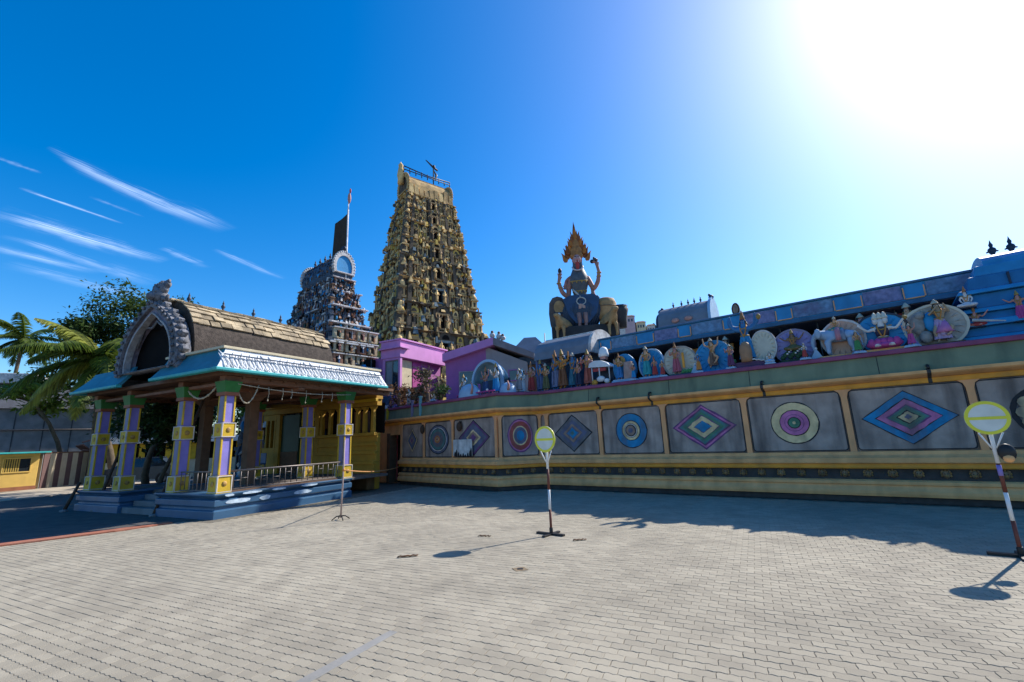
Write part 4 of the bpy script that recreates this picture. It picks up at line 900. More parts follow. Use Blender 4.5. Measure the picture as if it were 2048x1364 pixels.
arm([(-.30, -.05, 5.72), (-.48, -.08, 5.25), (-.52, -.10, 4.72), (-.80, -.20, 4.98), (-.92, -.26, 5.42), (-.88, -.28, 5.66)], [.14, .13, .12, .11, .085, .07])
arm([(.34, -.05, 5.72), (.50, -.08, 5.36), (.64, -.12, 5.00), (.86, -.20, 5.38), (.92, -.26, 5.80), (.84, -.30, 6.16)], [.14, .13, .12, .11, .085, .07])
arm([(-.28, .08, 5.80), (-.56, .10, 5.62), (-.62, -.08, 5.30)], [.13, .11, .08])
arm([(.30, .08, 5.80), (.54, .10, 5.42), (.60, -.12, 4.86)], [.13, .11, .08])
b = MB(slate)   # broad seated lap and hanging skirt
b.lathe([(.24, 1.66), (.52, 1.62), (.76, 1.44), (.92, 1.15), (.94, .90), (.84, .62), (.66, .36), (.56, .10), (.5, 0)], 22, (.04, .0, 3.1), 1.0, .62)
b.build('skirt', KS)
MB(slate).frust(.42, .05, 4.18, 4.74, .46, .34, .42, .30).build('knee', KS, bevel=.10)
MB(M('statue_bone', (.50, .47, .42), .6, .2, 9, .2)).tube([(-.30 + .0 * k, -.30, 5.02 - .04 * k) if False else (.02 + .20 * math.cos(a), -.56, 4.40 + .17 * math.sin(a)) for k, a in enumerate([R(30 * i) for i in range(13)])], .026, 6).build('belt_loop', KS)
MB(M('statue_bone', (.5, .47, .42))).tube([(-.32, -.22, 5.10), (-.16, -.34, 4.86), (.0, -.50, 4.62)], [.03, .05, .03], 6).build('sash', KS)
MB(M('statue_sash_pink', (.46, .27, .21), .6, .2, 9, .2)).add([(-.38, -.50, 3.98), (-.02, -.60, 4.28), (.10, -.60, 4.22), (.46, -.50, 4.0), (.05, -.62, 4.08), (-.38, -.44, 3.96), (-.02, -.54, 4.26), (.10, -.54, 4.20), (.46, -.44, 3.98), (.05, -.56, 4.06)], [(0, 4, 1), (1, 4, 2), (2, 4, 3), (5, 6, 9), (6, 7, 9), (7, 8, 9), (0, 1, 6, 5), (1, 2, 7, 6), (2, 3, 8, 7), (3, 4, 9, 8), (4, 0, 5, 9)]).build('loin_sash', KS)
for x in (-.12, .16): MB(kskin).tube([(x, -.50, 3.86), (x + .02, -.56, 3.5), (x, -.54, 3.28), (x, -.70, 3.27)], [.11, .085, .07, .07], 8).build('shin', KS)
MB(M('statue_plate', (.025, .06, .13), .5, .2, 4, .2)).prism([(x + .04, z + 3.62) for x, z in [(-.82, .95), (-.6, .2), (-.3, -.2), (.25, -.22), (.62, .2), (.8, .9), (.5, 1.1), (-.5, 1.1)]], -.50, -.30).build('apron', KS, bevel=.03)
b = MB(gold_m)
for z, rx_, ry_ in ((5.72, .40, .36), (5.50, .44, .42), (5.06, .31, .30)):
    b.tube([(rx_ * math.cos(a), -.02 - ry_ * math.sin(a), z - .10 * math.sin(a)) for a in [math.pi * i / 12 for i in range(13)]], .028, 6)
    for i in range(1, 12, 2): a = math.pi * i / 12; b.ell((rx_ * math.cos(a), -.04 - ry_ * math.sin(a), z - .10 * math.sin(a) - .06), (.035, .03, .05), 6, 4)
for p_ in ((-.92, -.26, 5.40), (.92, -.26, 5.76), (-.50, -.08, 5.2), (.56, -.10, 5.22), (-.86, -.23, 5.2), (.9, -.23, 5.6)): b.ell(p_, (.12, .12, .045), 8, 5)
b.build('jewellery', KS)
b = MB(slate)
for k in range(15):
    a = math.pi * (.06 + .88 * k / 14); b.tube([(.04 + .50 * math.cos(a), -.32 * math.sin(a), 3.12), (.04 + .86 * math.cos(a), -.54 * math.sin(a), 3.75), (.04 + .93 * math.cos(a), -.585 * math.sin(a), 4.1), (.04 + .74 * math.cos(a), -.47 * math.sin(a), 4.55)], [.02, .035, .04, .02], 5)
b.build('skirt_folds', KS)
MB(gold_m).tube([(.04 + .56 * math.cos(a), -.36 * math.sin(a), 3.20) for a in [math.pi * (-.05 + 1.1 * i / 16) for i in range(17)]], .035, 6).tube([(.04 + .55 * math.cos(a), -.36 * math.sin(a), 4.72) for a in [math.pi * (-.05 + 1.1 * i / 16) for i in range(17)]], .045, 6).build('skirt_bands', KS)
face_m = M('statue_face_rose', (.50, .24, .22), .6, .2, 9, .2)
b = MB(face_m).ell((-.02, -.24, 6.48), (.20, .16, .25), 14, 9).ell((-.02, -.41, 6.46), (.035, .05, .06), 7, 5)
for sg in (-1, 1): b.ell((-.02 + sg * .205, -.2, 6.46), (.03, .05, .08), 7, 5)
b.build('face', KS)
b = MB(white_m)
for sg in (-1, 1): b.mat(white_m).ell((-.02 + sg * .08, -.385, 6.54), (.042, .02, .026), 7, 5).mat(black_m).ell((-.02 + sg * .08, -.402, 6.54), (.018, .012, .02), 6, 4).box(-.02 + sg * .08 - .05, -.02 + sg * .08 + .05, -.40, -.375, 6.585, 6.60)
b.mat(black_m).ell((-.02, -.385, 6.36), (.075, .02, .024), 8, 5); b.mat(white_m)
for sg in (-1, 1): b.frust(-.02 + sg * .055, -.40, 6.28, 6.36, .003, .003, .014, .012)
b.build('eyes_and_teeth', KS)
MB(redc_m).add([(-.10, -.40, 6.36), (.06, -.40, 6.36), (.07, -.43, 6.12), (.03, -.42, 5.92), (-.06, -.42, 5.92), (-.11, -.43, 6.12), (-.10, -.36, 6.36), (.06, -.36, 6.36), (.07, -.38, 6.12), (.03, -.37, 5.92), (-.06, -.37, 5.92), (-.11, -.38, 6.12)], [(0, 1, 2, 5), (5, 2, 3, 4), (7, 6, 11, 8), (8, 11, 10, 9), (1, 7, 8, 2), (2, 8, 9, 3), (3, 9, 10, 4), (4, 10, 11, 5), (5, 11, 6, 0)], True).build('tongue', KS)
MB(M('beads_white', (.6, .5, .48), .5, .2, 20, .3)).tube([(-.02 + .24 * math.cos(a), -.30 - .14 * math.sin(a), 6.12 - .22 * math.sin(a)) for a in [math.pi * i / 10 for i in range(11)]], .035, 6).build('necklace', KS)
flame_a, flame_b = M('flame_gold', (.44, .145, .022), .6, .4, 6, .5), M('flame_rust', (.25, .075, .018), .65, .4, 6, .5)
MB(M('crown_amber', (.36, .15, .04), .6, .35, 8, .5, 20, .5, (.14, .06, .02))).lathe([(.28, 0), (.31, .1), (.27, .22), (.28, .40), (.21, .55), (.20, .75), (.12, .95), (.05, 1.1), (.01, 1.35)], 14, (-.03, -.06, 6.62), 1, .7).build('crown', KS)
def flame(x, z, w, h, lean, y, m):
    n = 7; prof = [(0, .55), (.16, .95), (.34, 1), (.52, .78), (.70, .5), (.86, .22), (1, .02)]
    L = [(x + lean * t * t * h - w * k, z + h * t) for t, k in prof]; Rr = [(x + lean * t * t * h + w * k * .92, z + h * t) for t, k in prof]
    MB(m).prism(L[::-1] + Rr if False else Rr + L[::-1], y - .05, y + .05).build('flame', KS, bevel=.018)
for k in range(11):
    a = -1 + 2 * k / 10
    flame(-.03 + a * .50, 6.52 + .52 * (1 - abs(a)) ** .8, .12, .46 + .42 * (1 - abs(a)), a * .42, .05, flame_b if k % 2 else flame_a)
for k in range(8):
    a = -1 + 2 * k / 7
    flame(-.03 + a * .36, 6.84 + .50 * (1 - abs(a)), .10, .46 + .34 * (1 - abs(a)), a * .3, -.04, flame_a if k % 2 else flame_b)
for k in range(5):
    a = -1 + k / 2
    flame(-.03 + a * .20, 7.22 + .16 * (1 - abs(a)), .085, .42 + .48 * (1 - abs(a)), a * .35, -.10, flame_b if k % 2 else flame_a)
flame(-.05, 7.45, .10, 1.05, -.02, .0, flame_b)
b = MB(iron_m).ell((-.84, -.30, 5.98), (.09, .06, .15), 8, 6).tube([(-.88, -.28, 5.66), (-.85, -.3, 6.0)], .03, 6); b.build('bud_weapon', KS)
b = MB(iron_m).ell((.80, -.32, 6.36), (.10, .08, .09), 8, 6).ell((.66, -.32, 6.30), (.11, .06, .10), 8, 6).ell((.74, -.30, 6.46), (.06, .05, .06), 7, 5); b.mat(kskin).ell((.72, -.36, 6.26), (.07, .05, .07), 7, 5); b.build('severed_head', KS)
lionm = M('lion_tan', (.42, .245, .105), .75, .25, 5, .4, 20, .4, (.14, .08, .04))
lionq = quadruped(lionm)
for x, rz, sc in ((-.80, R(64), 1.45), (1.12, R(112), 1.55)):
    put('lion_body', lionq, KS, (x, -.62, 2.62), rz, 0, sc)
MB(M('backrest_brown', (.10, .075, .065), .7, .2, 4, .2)).prism([(x - 1.02, z + 4.02) for x, z in [(-.28, -.85), (.15, -.95), (.40, -.5), (.36, .1), (.34, .5), (.20, .72), (-.02, .80), (-.24, .74), (-.40, .5), (-.44, 0), (-.40, -.5)]], -.2, .2).build('throne_arm', KS, bevel=.05)
MB(lionm).prism([(x - .98, z + 4.30) for x, z in circle(.24, .30, 18)], -.24, -.19).build('lion_face', KS, bevel=.02)
MB(navy_m, white_m).prism([(-1.24, 3.96), (-.74, 3.96), (-.78, 4.06), (-1.22, 4.06)], -.25, -.19).mat(white_m).ell((-1.0, -.26, 3.94), (.07, .03, .09), 7, 5).build('collar', KS)
MB(lionm).lathe([(.46, 0), (.50, .25), (.48, .75), (.40, .95), (.2, 1.02)], 14, (1.10, .0, 3.60), 1, .7).build('throne_drum', KS)
MB(M('drum_strap', (.2, .13, .07), .7, .2, 5, .2)).lathe([(.505, 0), (.515, .03), (.505, .06)], 14, (1.10, .0, 4.16), 1, .7).build('strap', KS)
MB(base_m).lathe([(.24, 0), (.28, .4), (.34, .7), (.38, .86), (.3, .9), (.36, 1.0), (.1, 1.06)], 10, (1.72, .1, 3.2)).build('dark_urn', KS)
# ---------------------------------------------------------------- gate towers
def figurine(mats):
    out = []
    J = {a: human('stand', AR[a](.77)) for a in ('rest', 'up', 'bless')}
    for a in J:
        base = skin('figurine', J[a], mats[0][0], 0)
        for mb, mc in mats:
            me = base.copy(); me.name = 'figurine'; me.materials.clear(); me.materials.append(mb); me.materials.append(mc)
            for p in me.polygons:
                c = p.center.z; p.material_index = 1 if (.1 < c < .56 or c > .955) else 0
            # a conical crown and a lower robe so that each reads as a dressed figure
            b = bmesh.new(); b.from_mesh(me)
            for (z0, z1, r0, r1) in ((.95, 1.16, .062, .01), (.06, .55, .15, .09)):
                r = bmesh.ops.create_cone(b, cap_ends=True, segments=7, radius1=r0, radius2=r1, depth=z1 - z0, matrix=Matrix.Translation((0, 0, (z0 + z1) / 2)))
                for f in {f for v in r['verts'] for f in v.link_faces}: f.material_index = 1
            b.to_mesh(me); b.free(); out.append(me)
    return out
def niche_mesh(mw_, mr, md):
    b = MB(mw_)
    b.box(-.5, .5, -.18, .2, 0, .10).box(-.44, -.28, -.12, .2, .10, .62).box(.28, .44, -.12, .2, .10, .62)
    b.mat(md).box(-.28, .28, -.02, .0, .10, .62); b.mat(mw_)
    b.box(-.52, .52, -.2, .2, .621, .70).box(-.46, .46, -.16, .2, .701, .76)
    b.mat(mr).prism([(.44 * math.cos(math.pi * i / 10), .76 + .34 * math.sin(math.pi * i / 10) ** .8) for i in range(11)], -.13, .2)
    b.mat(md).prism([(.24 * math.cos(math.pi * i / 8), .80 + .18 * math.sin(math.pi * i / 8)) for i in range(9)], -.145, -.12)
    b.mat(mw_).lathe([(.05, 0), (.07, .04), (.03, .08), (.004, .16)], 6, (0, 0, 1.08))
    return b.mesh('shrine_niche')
def kuta_mesh(mw_, mr, md):
    b = MB(mw_)
    b.box(-.3, .3, -.3, .2, 0, .10).box(-.22, .22, -.22, .2, .10, .56).box(-.32, .32, -.32, .2, .561, .64)
    b.mat(md).box(-.09, .09, -.23, -.2, .14, .46)
    b.mat(mr).lathe([(.24, .64), (.30, .74), (.28, .86), (.18, .98), (.06, 1.04), (.05, 1.10), (.07, 1.14), (.005, 1.24)], 8)
    return b.mesh('corner_shrine')
def tower(root, zs, dims, cols, niches, kutas, figs, wall_m, corn_m, pil_m, dark, faces, hole=True, lim=290, relief=None, nrel=40, ribs=None, ledge=None):
    rnd = random.Random(len(zs) * 7)
    nf = nn = 0
    for i in range(len(zs) - 1):
        z0, z1 = zs[i], zs[i + 1]; h = z1 - z0; L, Sd = dims(z0 + h * .35); hl, hs_ = L / 2, Sd / 2
        wm_ = wall_m(i) if callable(wall_m) else wall_m; cm_ = corn_m(i) if callable(corn_m) else corn_m
        MB(wm_).frust(0, 0, z0, z1 - h * .14, hl * .90, hs_ * .86, hl * .87, hs_ * .82).build('tier_wall', root)
        c = MB(cm_)
        c.frust(0, 0, z0 - h * .02, z0 + h * .09, hl * .98, hs_ * .97, hl * .96, hs_ * .95)
        c.frust(0, 0, z1 - h * .139, z1 - h * .07, hl * .94, hs_ * .93, hl * 1.0, hs_ * 1.0); c.frust(0, 0, z1 - h * .069, z1 - h * .021, hl * .97, hs_ * .96, hl * .92, hs_ * .9)
        c.build('cornice', root, bevel=min(.03, h * .012))
        for side in faces:
            n_ax = {'front': (0, -1), 'right': (1, 0), 'left': (-1, 0)}[side]
            half, off, rz = (hl, hs_, 0) if side == 'front' else (hs_, hl, R(90) if side == 'right' else R(-90))
            fr = cols[side]
            for k, f in enumerate(fr):
                wd = half * fr[f][0]; kind = fr[f][1]
                def P(x, o):   # along the face, outwards
                    if side == 'front': return (x, -o)
                    if side == 'right': return (o, x)
                    return (-o, -x)
                x, y = P(f * half, off * .90)
                yawn = rz
                if kind == 'k':
                    put('corner_shrine', random.choice(kutas), root, (x, y, z0 + h * .09), yawn + rnd.uniform(-.12, .12), 0, (wd * 1.6 * rnd.uniform(.85, 1.15), wd * 1.6 * rnd.uniform(.9, 1.15), h * .66 * rnd.uniform(.85, 1.12)))
                elif kind == 'n':
                    put('shrine_niche', random.choice(niches), root, (x, y, z0 + h * .09), yawn + rnd.uniform(-.06, .06), 0, (wd * rnd.uniform(.85, 1.1), wd * .9 * rnd.uniform(.9, 1.3), h * .74 * rnd.uniform(.85, 1.12)))
                    if nf < lim:
                        fx, fy = P(f * half, off * .90 + wd * .10); put('figurine', random.choice(figs), root, (fx, fy, z0 + h * .15), yawn + random.uniform(-.3, .3), 0, h * .42); nf += 1
                elif kind == 'w':
                    q = MB(wm_).box(-.5, .5, -.3, .25, .0, .08).box(-.5, -.24, -.26, .25, .08, .66).box(.24, .5, -.26, .25, .08, .66).box(-.56, .56, -.34, .25, .661, .75)
                    q.mat(dark).box(-.24, .24, -.02, .02, .08, .66)
                    q.mat(cm_).prism([(.5 * math.cos(math.pi * j / 12), .75 + .36 * math.sin(math.pi * j / 12) ** .75) for j in range(13)], -.26, .25).mat(dark).prism([(.27 * math.cos(math.pi * j / 8), .80 + .2 * math.sin(math.pi * j / 8)) for j in range(9)], -.275, -.25)
                    o = q.build('window_bay', root, (x, y, z0 + h * .06), yawn); o.scale = (wd, wd * .8, h * .80)
                    if nf < lim - 1:
                        for sg in (-1, 1):
                            fx, fy = P(f * half + sg * wd * .36, off * .90 + wd * .26); put('figurine', random.choice(figs), root, (fx, fy, z0 + h * .09), yawn, 0, h * .50); nf += 1
                if kind != 'w' and nf < lim:
                    fs_ = sorted(fr); j = fs_.index(f)
                    if j + 1 < len(fs_):
                        fm = (f + fs_[j + 1]) / 2; fx, fy = P(fm * half, off * .93)
                        put('figurine', random.choice(figs), root, (fx, fy, z0 + h * .09), yawn + random.uniform(-.4, .4), 0, h * random.uniform(.48, .62)); nf += 1
            if relief:      # crowded carved relief between and above the niches: far too many small lumps to count
                q = MB(*relief)
                for _ in range(nrel):
                    q.cm = rnd.randrange(len(relief)); a = rnd.uniform(-.97, .97); zz_ = z0 + h * rnd.choice((rnd.uniform(.08, .85), rnd.uniform(.80, 1.0), rnd.uniform(.0, .14)))
                    o_ = off * rnd.uniform(.88, 1.0); x, y = P(a * half, o_); s1, s2 = h * rnd.uniform(.025, .085), h * rnd.uniform(.035, .13)
                    if rnd.random() < .5: q.ell((x, y, zz_), (s1, s1, s2), 6, 4)
                    else: q.frust(x, y, zz_ - s2, zz_ + s2, s1 * 1.1, s1 * 1.1, s1 * rnd.uniform(.2, .9), s1 * rnd.uniform(.2, .9))
                struct(q.build('carved_relief', root, fix=False), 'stuff')
            if ribs and side in ribs[0]:  # dark strips stand in for the shaded gaps between the niche columns
                for f in ribs[0][side]:
                    q = MB(ribs[1]); x, y = P(f * half, off * .965); x1, y1 = P(f * half * (dims(z1)[0] / L if side == 'front' else dims(z1)[1] / Sd), off * .965 * (dims(z1)[1] / Sd if side == 'front' else dims(z1)[0] / L))
                    w_ = half * ribs[2]
                    v_ = [(x - w_, y - w_, z0), (x + w_, y - w_, z0), (x + w_, y + w_, z0), (x - w_, y + w_, z0), (x1 - w_, y1 - w_, z1), (x1 + w_, y1 - w_, z1), (x1 + w_, y1 + w_, z1), (x1 - w_, y1 + w_, z1)]
                    q.add(v_, [(0, 3, 2, 1), (4, 5, 6, 7), (0, 1, 5, 4), (1, 2, 6, 5), (2, 3, 7, 6), (3, 0, 4, 7)]).build('rib', root)
            if ledge and side in ledge[0]:
                a = -1.0
                while a < .95:
                    l_ = rnd.uniform(.18, .55); b_ = min(1.0, a + l_)
                    if rnd.random() < ledge[0][side]:
                        x0, y0 = P(a * half, off * .94); x1, y1 = P(b_ * half, off * 1.06)
                        MB(ledge[1]).box(min(x0, x1), max(x0, x1), min(y0, y1), max(y0, y1), z1 - h * .10, z1 - h * .035).build('ledge', root, bevel=.008)
                    a = b_ + rnd.uniform(.02, .12)
            p = MB(pil_m); ks = sorted(fr)
            for a, b_ in zip(ks[:-1], ks[1:]):
                for t in (.28, .72):
                    x, y = P((a + (b_ - a) * t) * half, off * .88); w = half * .022
                    p.frust(x, y, z0 + h * .09, z1 - h * .14, w, w, w * .9, w * .9)
            p.build('pilaster_row', root)
def wagon(root, L, Sd, z, h, m_roof, m_gable, m_dark, fin_m, n_fin, fin_h, fins=True):
    prof = [(Sd / 2 * k, z + h * t) for k, t in ((.86, 0), (1.0, .14), (1.02, .32), (.92, .54), (.70, .76), (.40, .91), (.16, 1.0))]
    prof = prof + [(-x, zz_) for x, zz_ in prof[::-1]]
    MB(m_roof).prism(prof, -L / 2, L / 2).build('wagon_roof', root, rz=R(90))
    for sg in (-1, 1):
        n = 20; o = []; i_ = []
        for k in range(n + 1):
            a = R(-25) + R(230) * k / n; o.append((Sd * .54 * math.cos(a), z + h * .48 + h * .60 * math.sin(a))); i_.append((Sd * .40 * math.cos(a), z + h * .46 + h * .46 * math.sin(a)))
        y0, y1 = (L / 2, L / 2 + .16) if sg > 0 else (-L / 2 - .16, -L / 2)
        g_ = MB(m_gable).ring([(-sg * x, zz_) for x, zz_ in o], [(-sg * x, zz_) for x, zz_ in i_], -y1 if False else y0 * 1, y1 * 1).build('gable_arch', root, rz=R(90))
        MB(m_dark).prism([(-sg * x, zz_) for x, zz_ in i_], y0 + .02 if sg > 0 else y0 + .06, y1 - .06 if sg > 0 else y1 - .02).build('gable_recess', root, rz=R(90))
        bd_ = MB(m_gable)
        for k in range(0, n + 1): bd_.ell((-sg * o[k][0], (y0 + y1) / 2, o[k][1]), (Sd * .055, .12, h * .055), 6, 4)
        struct(bd_.build('gable_beading', root, rz=R(90)), 'stuff')
    MB(m_gable).box(-L / 2, L / 2, -Sd * .07, Sd * .07, z + h * .99, z + h * 1.05).build('ridge', root)
    if fins:
        for k in range(n_fin): finial(root, -L * .42 + L * .84 * k / (n_fin - 1), 0, z + h * 1.05, fin_h, fin_m, False)

# tall gold tower: its long face looks to the right of the camera
BTc = Vector((-8.3, 42.8, 0))
bt = thing('temple_tower', 'tall weathered gold tiered gate tower crowded with carved niches and figures', 'tower', BTc, R(39))
gz = [0, 5.2, 8.6, 11.4, 14.0, 16.4, 18.6, 20.6, 22.4, 24.0, 25.5]
def gd(z):
    t = (z - 11) / 15
    return 9.1 - 4.0 * t + (2.4 * max(0, .25 - t) ** 1.5) + .3 * math.sin(math.pi * min(1, max(0, t))), 6.9 - 4.1 * t + (2.4 * max(0, .25 - t) ** 1.5)
gm = [(goldlt_m, goldst_m), (goldst_m, golddk_m), (goldlt_m, moss_m), (M('figure_umber', (.26, .17, .09), .8, .3, 3, .3), goldst_m)]
gfig = figurine(gm)
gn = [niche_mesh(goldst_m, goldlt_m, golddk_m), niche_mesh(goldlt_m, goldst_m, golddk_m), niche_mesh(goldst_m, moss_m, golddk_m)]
gk = [kuta_mesh(goldst_m, goldlt_m, golddk_m), kuta_mesh(goldlt_m, goldst_m, golddk_m)]
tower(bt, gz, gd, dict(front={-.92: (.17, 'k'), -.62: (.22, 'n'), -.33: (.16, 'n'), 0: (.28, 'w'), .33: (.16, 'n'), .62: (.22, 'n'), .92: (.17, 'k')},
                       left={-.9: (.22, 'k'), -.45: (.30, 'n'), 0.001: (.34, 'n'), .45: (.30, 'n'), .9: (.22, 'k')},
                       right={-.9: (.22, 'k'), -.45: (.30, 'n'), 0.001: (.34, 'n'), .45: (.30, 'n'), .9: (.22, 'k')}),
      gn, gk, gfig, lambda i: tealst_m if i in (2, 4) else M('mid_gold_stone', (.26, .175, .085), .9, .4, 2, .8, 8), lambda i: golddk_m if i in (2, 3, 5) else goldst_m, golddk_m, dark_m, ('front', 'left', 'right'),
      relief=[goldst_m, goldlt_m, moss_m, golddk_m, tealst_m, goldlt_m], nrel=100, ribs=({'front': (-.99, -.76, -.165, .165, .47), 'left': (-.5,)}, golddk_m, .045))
L, Sd = gd(25.5)
wagon(bt, L * .90, Sd * .78, 25.5, 2.4, goldst_m, goldst_m, golddk_m, golddk_m, 7, .7, False)
for k in range(9):
    x = -L * .42 + L * .84 * k / 8
    MB(random.choice((goldlt_m, goldst_m))).frust(x, -Sd * .40, 25.45, 26.5 + random.uniform(-.3, .5), .26, .22, .2, .10).build('roof_block', bt)
rl = MB(iron_m)
rl.tube([(-L * .5, -.45, 28.75), (0, -.45, 28.55), (L * .5, -.45, 28.7)], .06, 6).tube([(-L * .5, -.45, 28.4), (L * .5, -.45, 28.4)], .05, 6)
for k in range(9): rl.tube([(-L * .5 + L * k / 8, -.45, 28.1), (-L * .5 + L * k / 8, -.45, 28.7)], .05, 6)
rl.build('roof_railing', bt)
MB(goldlt_m).lathe([(.34, 0), (.30, .5), (.38, .9), (.30, 1.4), (.2, 1.9), (.26, 2.0), (.02, 2.4)], 8, (-L * .53, -.1, 26.9)).build('corner_pinnacle', bt)
sm_ = MB(iron_m).tube([(1.0, .1, 28.2), (1.0, .1, 30.3)], .06, 6).tube([(.1, .1, 30.75), (1.0, .1, 30.2), (1.5, .1, 30.0)], [.05, .12, .10], 6).ell((1.05, .1, 30.3), (.16, .16, .2), 8, 5)
sm_.mat(steel_m).tube([(1.0, .1, 29.9), (1.35, .1, 29.4), (1.2, .1, 28.7)], [.05, .14, .05], 6); sm_.build('roof_lamp', bt)

# smaller blue and white tower
Lb, Sb = 5.25, 2.3
def sdm(z):
    t = (z - 7.6) / 3.4
    return Lb - 2.0 * t, Sb - 1.32 * t
cor = Vector((-9.05, 22.0, 0)); STc = cor - TX * (Lb / 2) + TY * (Sb / 2)
stw = thing('temple_tower', 'smaller blue black and white tiered tower with horseshoe gable behind the entrance hall', 'tower', STc, TR)
wf = [(offw_m, M('figure_blue', (.03, .07, .15), .7, .3, 8, .4)), (M('figure_brown', (.17, .09, .05), .7, .3, 8, .4), M('figure_umber2', (.09, .06, .045), .7, .3, 8, .4)), (M('figure_terra', (.26, .12, .07), .7, .3, 8, .4), M('figure_green', (.05, .08, .06), .7, .3, 8, .4)), (dkblue_m, stone_m), (M('figure_rose', (.24, .12, .09), .7, .3, 8, .4), M('figure_wine', (.13, .035, .04), .7, .3, 8, .4)), (stone_m, M('figure_rust', (.24, .10, .04), .7, .3, 8, .4))]
sfig = figurine(wf)
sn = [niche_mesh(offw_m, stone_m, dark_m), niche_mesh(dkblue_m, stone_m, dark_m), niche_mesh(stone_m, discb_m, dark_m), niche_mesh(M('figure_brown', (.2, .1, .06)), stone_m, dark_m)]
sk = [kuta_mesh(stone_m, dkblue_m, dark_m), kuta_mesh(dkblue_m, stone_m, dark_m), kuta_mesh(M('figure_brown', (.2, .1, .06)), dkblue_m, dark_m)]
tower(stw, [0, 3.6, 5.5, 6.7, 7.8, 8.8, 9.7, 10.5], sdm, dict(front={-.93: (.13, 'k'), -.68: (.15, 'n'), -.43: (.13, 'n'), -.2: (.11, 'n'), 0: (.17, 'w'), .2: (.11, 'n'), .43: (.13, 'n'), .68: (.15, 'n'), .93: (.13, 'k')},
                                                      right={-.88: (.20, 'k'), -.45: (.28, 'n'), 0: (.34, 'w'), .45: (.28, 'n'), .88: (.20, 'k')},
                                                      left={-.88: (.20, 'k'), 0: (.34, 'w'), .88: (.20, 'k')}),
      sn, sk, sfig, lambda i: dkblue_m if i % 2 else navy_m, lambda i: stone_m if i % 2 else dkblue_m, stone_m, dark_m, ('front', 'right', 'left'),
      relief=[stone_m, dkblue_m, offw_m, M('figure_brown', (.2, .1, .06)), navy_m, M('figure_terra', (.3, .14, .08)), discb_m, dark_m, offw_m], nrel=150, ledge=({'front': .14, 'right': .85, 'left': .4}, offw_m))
L, Sd = sdm(10.5)
wagon(stw, L * .94, Sd * 1.0, 10.5, 1.45, dkblue_m, offw_m, discb_m, navy_m, 6, .46)
q = MB(stone_m, dkblue_m, navy_m, M('figure_brown', (.2, .1, .06)), navy_m); rnd = random.Random(9)
for _ in range(260):      # crusted plaster ornament over the wagon roof
    a = R(rnd.uniform(8, 172)); x = rnd.uniform(-.46, .44) * L; q.cm = rnd.randrange(5); s1 = rnd.uniform(.03, .085)
    q.ell((x, -Sd * .52 * math.cos(a), 10.5 + 1.42 * math.sin(a) ** .8), (s1, s1, s1 * rnd.uniform(.7, 1.8)), 6, 4)
struct(q.build('roof_relief', stw, fix=False), 'stuff')
for x in (-.7, .1): MB(discb_m).ell((x, -Sd * .44, 11.0), (.20, .1, .24), 10, 6).build('blue_medallion', stw)
MB(navy_m).ell((L * .48, 0, 12.28), (.16, .13, .16)).ell((L * .48 - .1, 0, 12.08), (.12, .12, .14)).build('crest', stw)
# flag pole with dark cloth rising behind the small tower
fp = thing('flagpole', 'pale flagpole with hanging dark brown cloth above the smaller tower', 'flagpole', (-8.95, 23.6, 0), R(-20))
MB(offw_m).tube([(0, 0, 0), (0, 0, 14.7)], .045, 8).build('pole', fp)
MB(M('brown_cloth', (.045, .032, .022), .85, .2, 6, .2)).add([(-.03, 0, 14.45), (-.05, 0, 12.0), (-.45, .03, 11.85), (-.98, -.02, 11.75), (-.86, -.02, 14.0), (-.42, .03, 14.24)], [(0, 1, 2, 5), (5, 2, 3, 4)]).build('cloth', fp).modifiers.new('s', 'SOLIDIFY').thickness = .02
MB(offw_m).tube([(0, 0, 14.65), (.0, 0, 15.1)], .03, 6).mat(skin_p).ell((.05, 0, 15.4), (.11, .08, .34), 8, 6).mat(redc_m).ell((.10, 0, 15.85), (.06, .05, .16), 7, 5).build('pole_top', fp)
dm_ = thing('small_dome', 'small white dome with dark finial left of the smaller tower', 'dome', STc - TX * 3.0 - TY * .6 + Vector((0, 0, 0)), TR)
MB(dkblue_m).box(-.5, .5, -.5, .5, 0, 7.1).build('drum', dm_); MB(white_m).lathe([(.62, 0), (.66, .12), (.60, .36), (.42, .58), (.2, .68), (.02, .72)], 14, (0, 0, 7.1)).build('dome', dm_); finial(dm_, 0, 0, 7.78, .45, navy_m, False)

# ---------------------------------------------------------------- houses behind the wall
def house(name, label, loc, rz): return thing(name, label, 'house', loc, rz)
ph = house('pink_house', 'orchid pink flat roofed house with grey shuttered window behind the wall garden', (-5.61, 22.3, 0), PR)
MB(pinkw_m).box(0, .16, 0, 1.12, 0, 4.0).box(0, .16, .96, 1.12, 4.0, 6.3).box(0, .16, -.02, .1, 4.0, 6.3).box(0, .16, .1, .96, 5.75, 6.3).build('corner_pier', ph, bevel=.01)
MB(pinkd_m).box(.10, 3.7, .25, 3, 0, 5.95).build('wall', ph)
MB(pinkw_m).box(-.05, 3.75, -.06, 1.2, 5.86, 6.72).build('roof_parapet', ph, bevel=.015)
MB(pinkw_m).box(-.22, .5, -.22, 1.2, 6.30, 6.38).box(-.10, 3.9, -.14, 1.3, 6.722, 6.80).build('ledge', ph, bevel=.01)
w = MB(steel_m).box(.03, .12, .10, .15, 4.0, 5.74).box(.03, .12, .91, .96, 4.0, 5.74).box(.03, .12, .15, .91, 5.69, 5.74).box(.03, .12, .15, .91, 4.0, 4.05).build('window', ph)
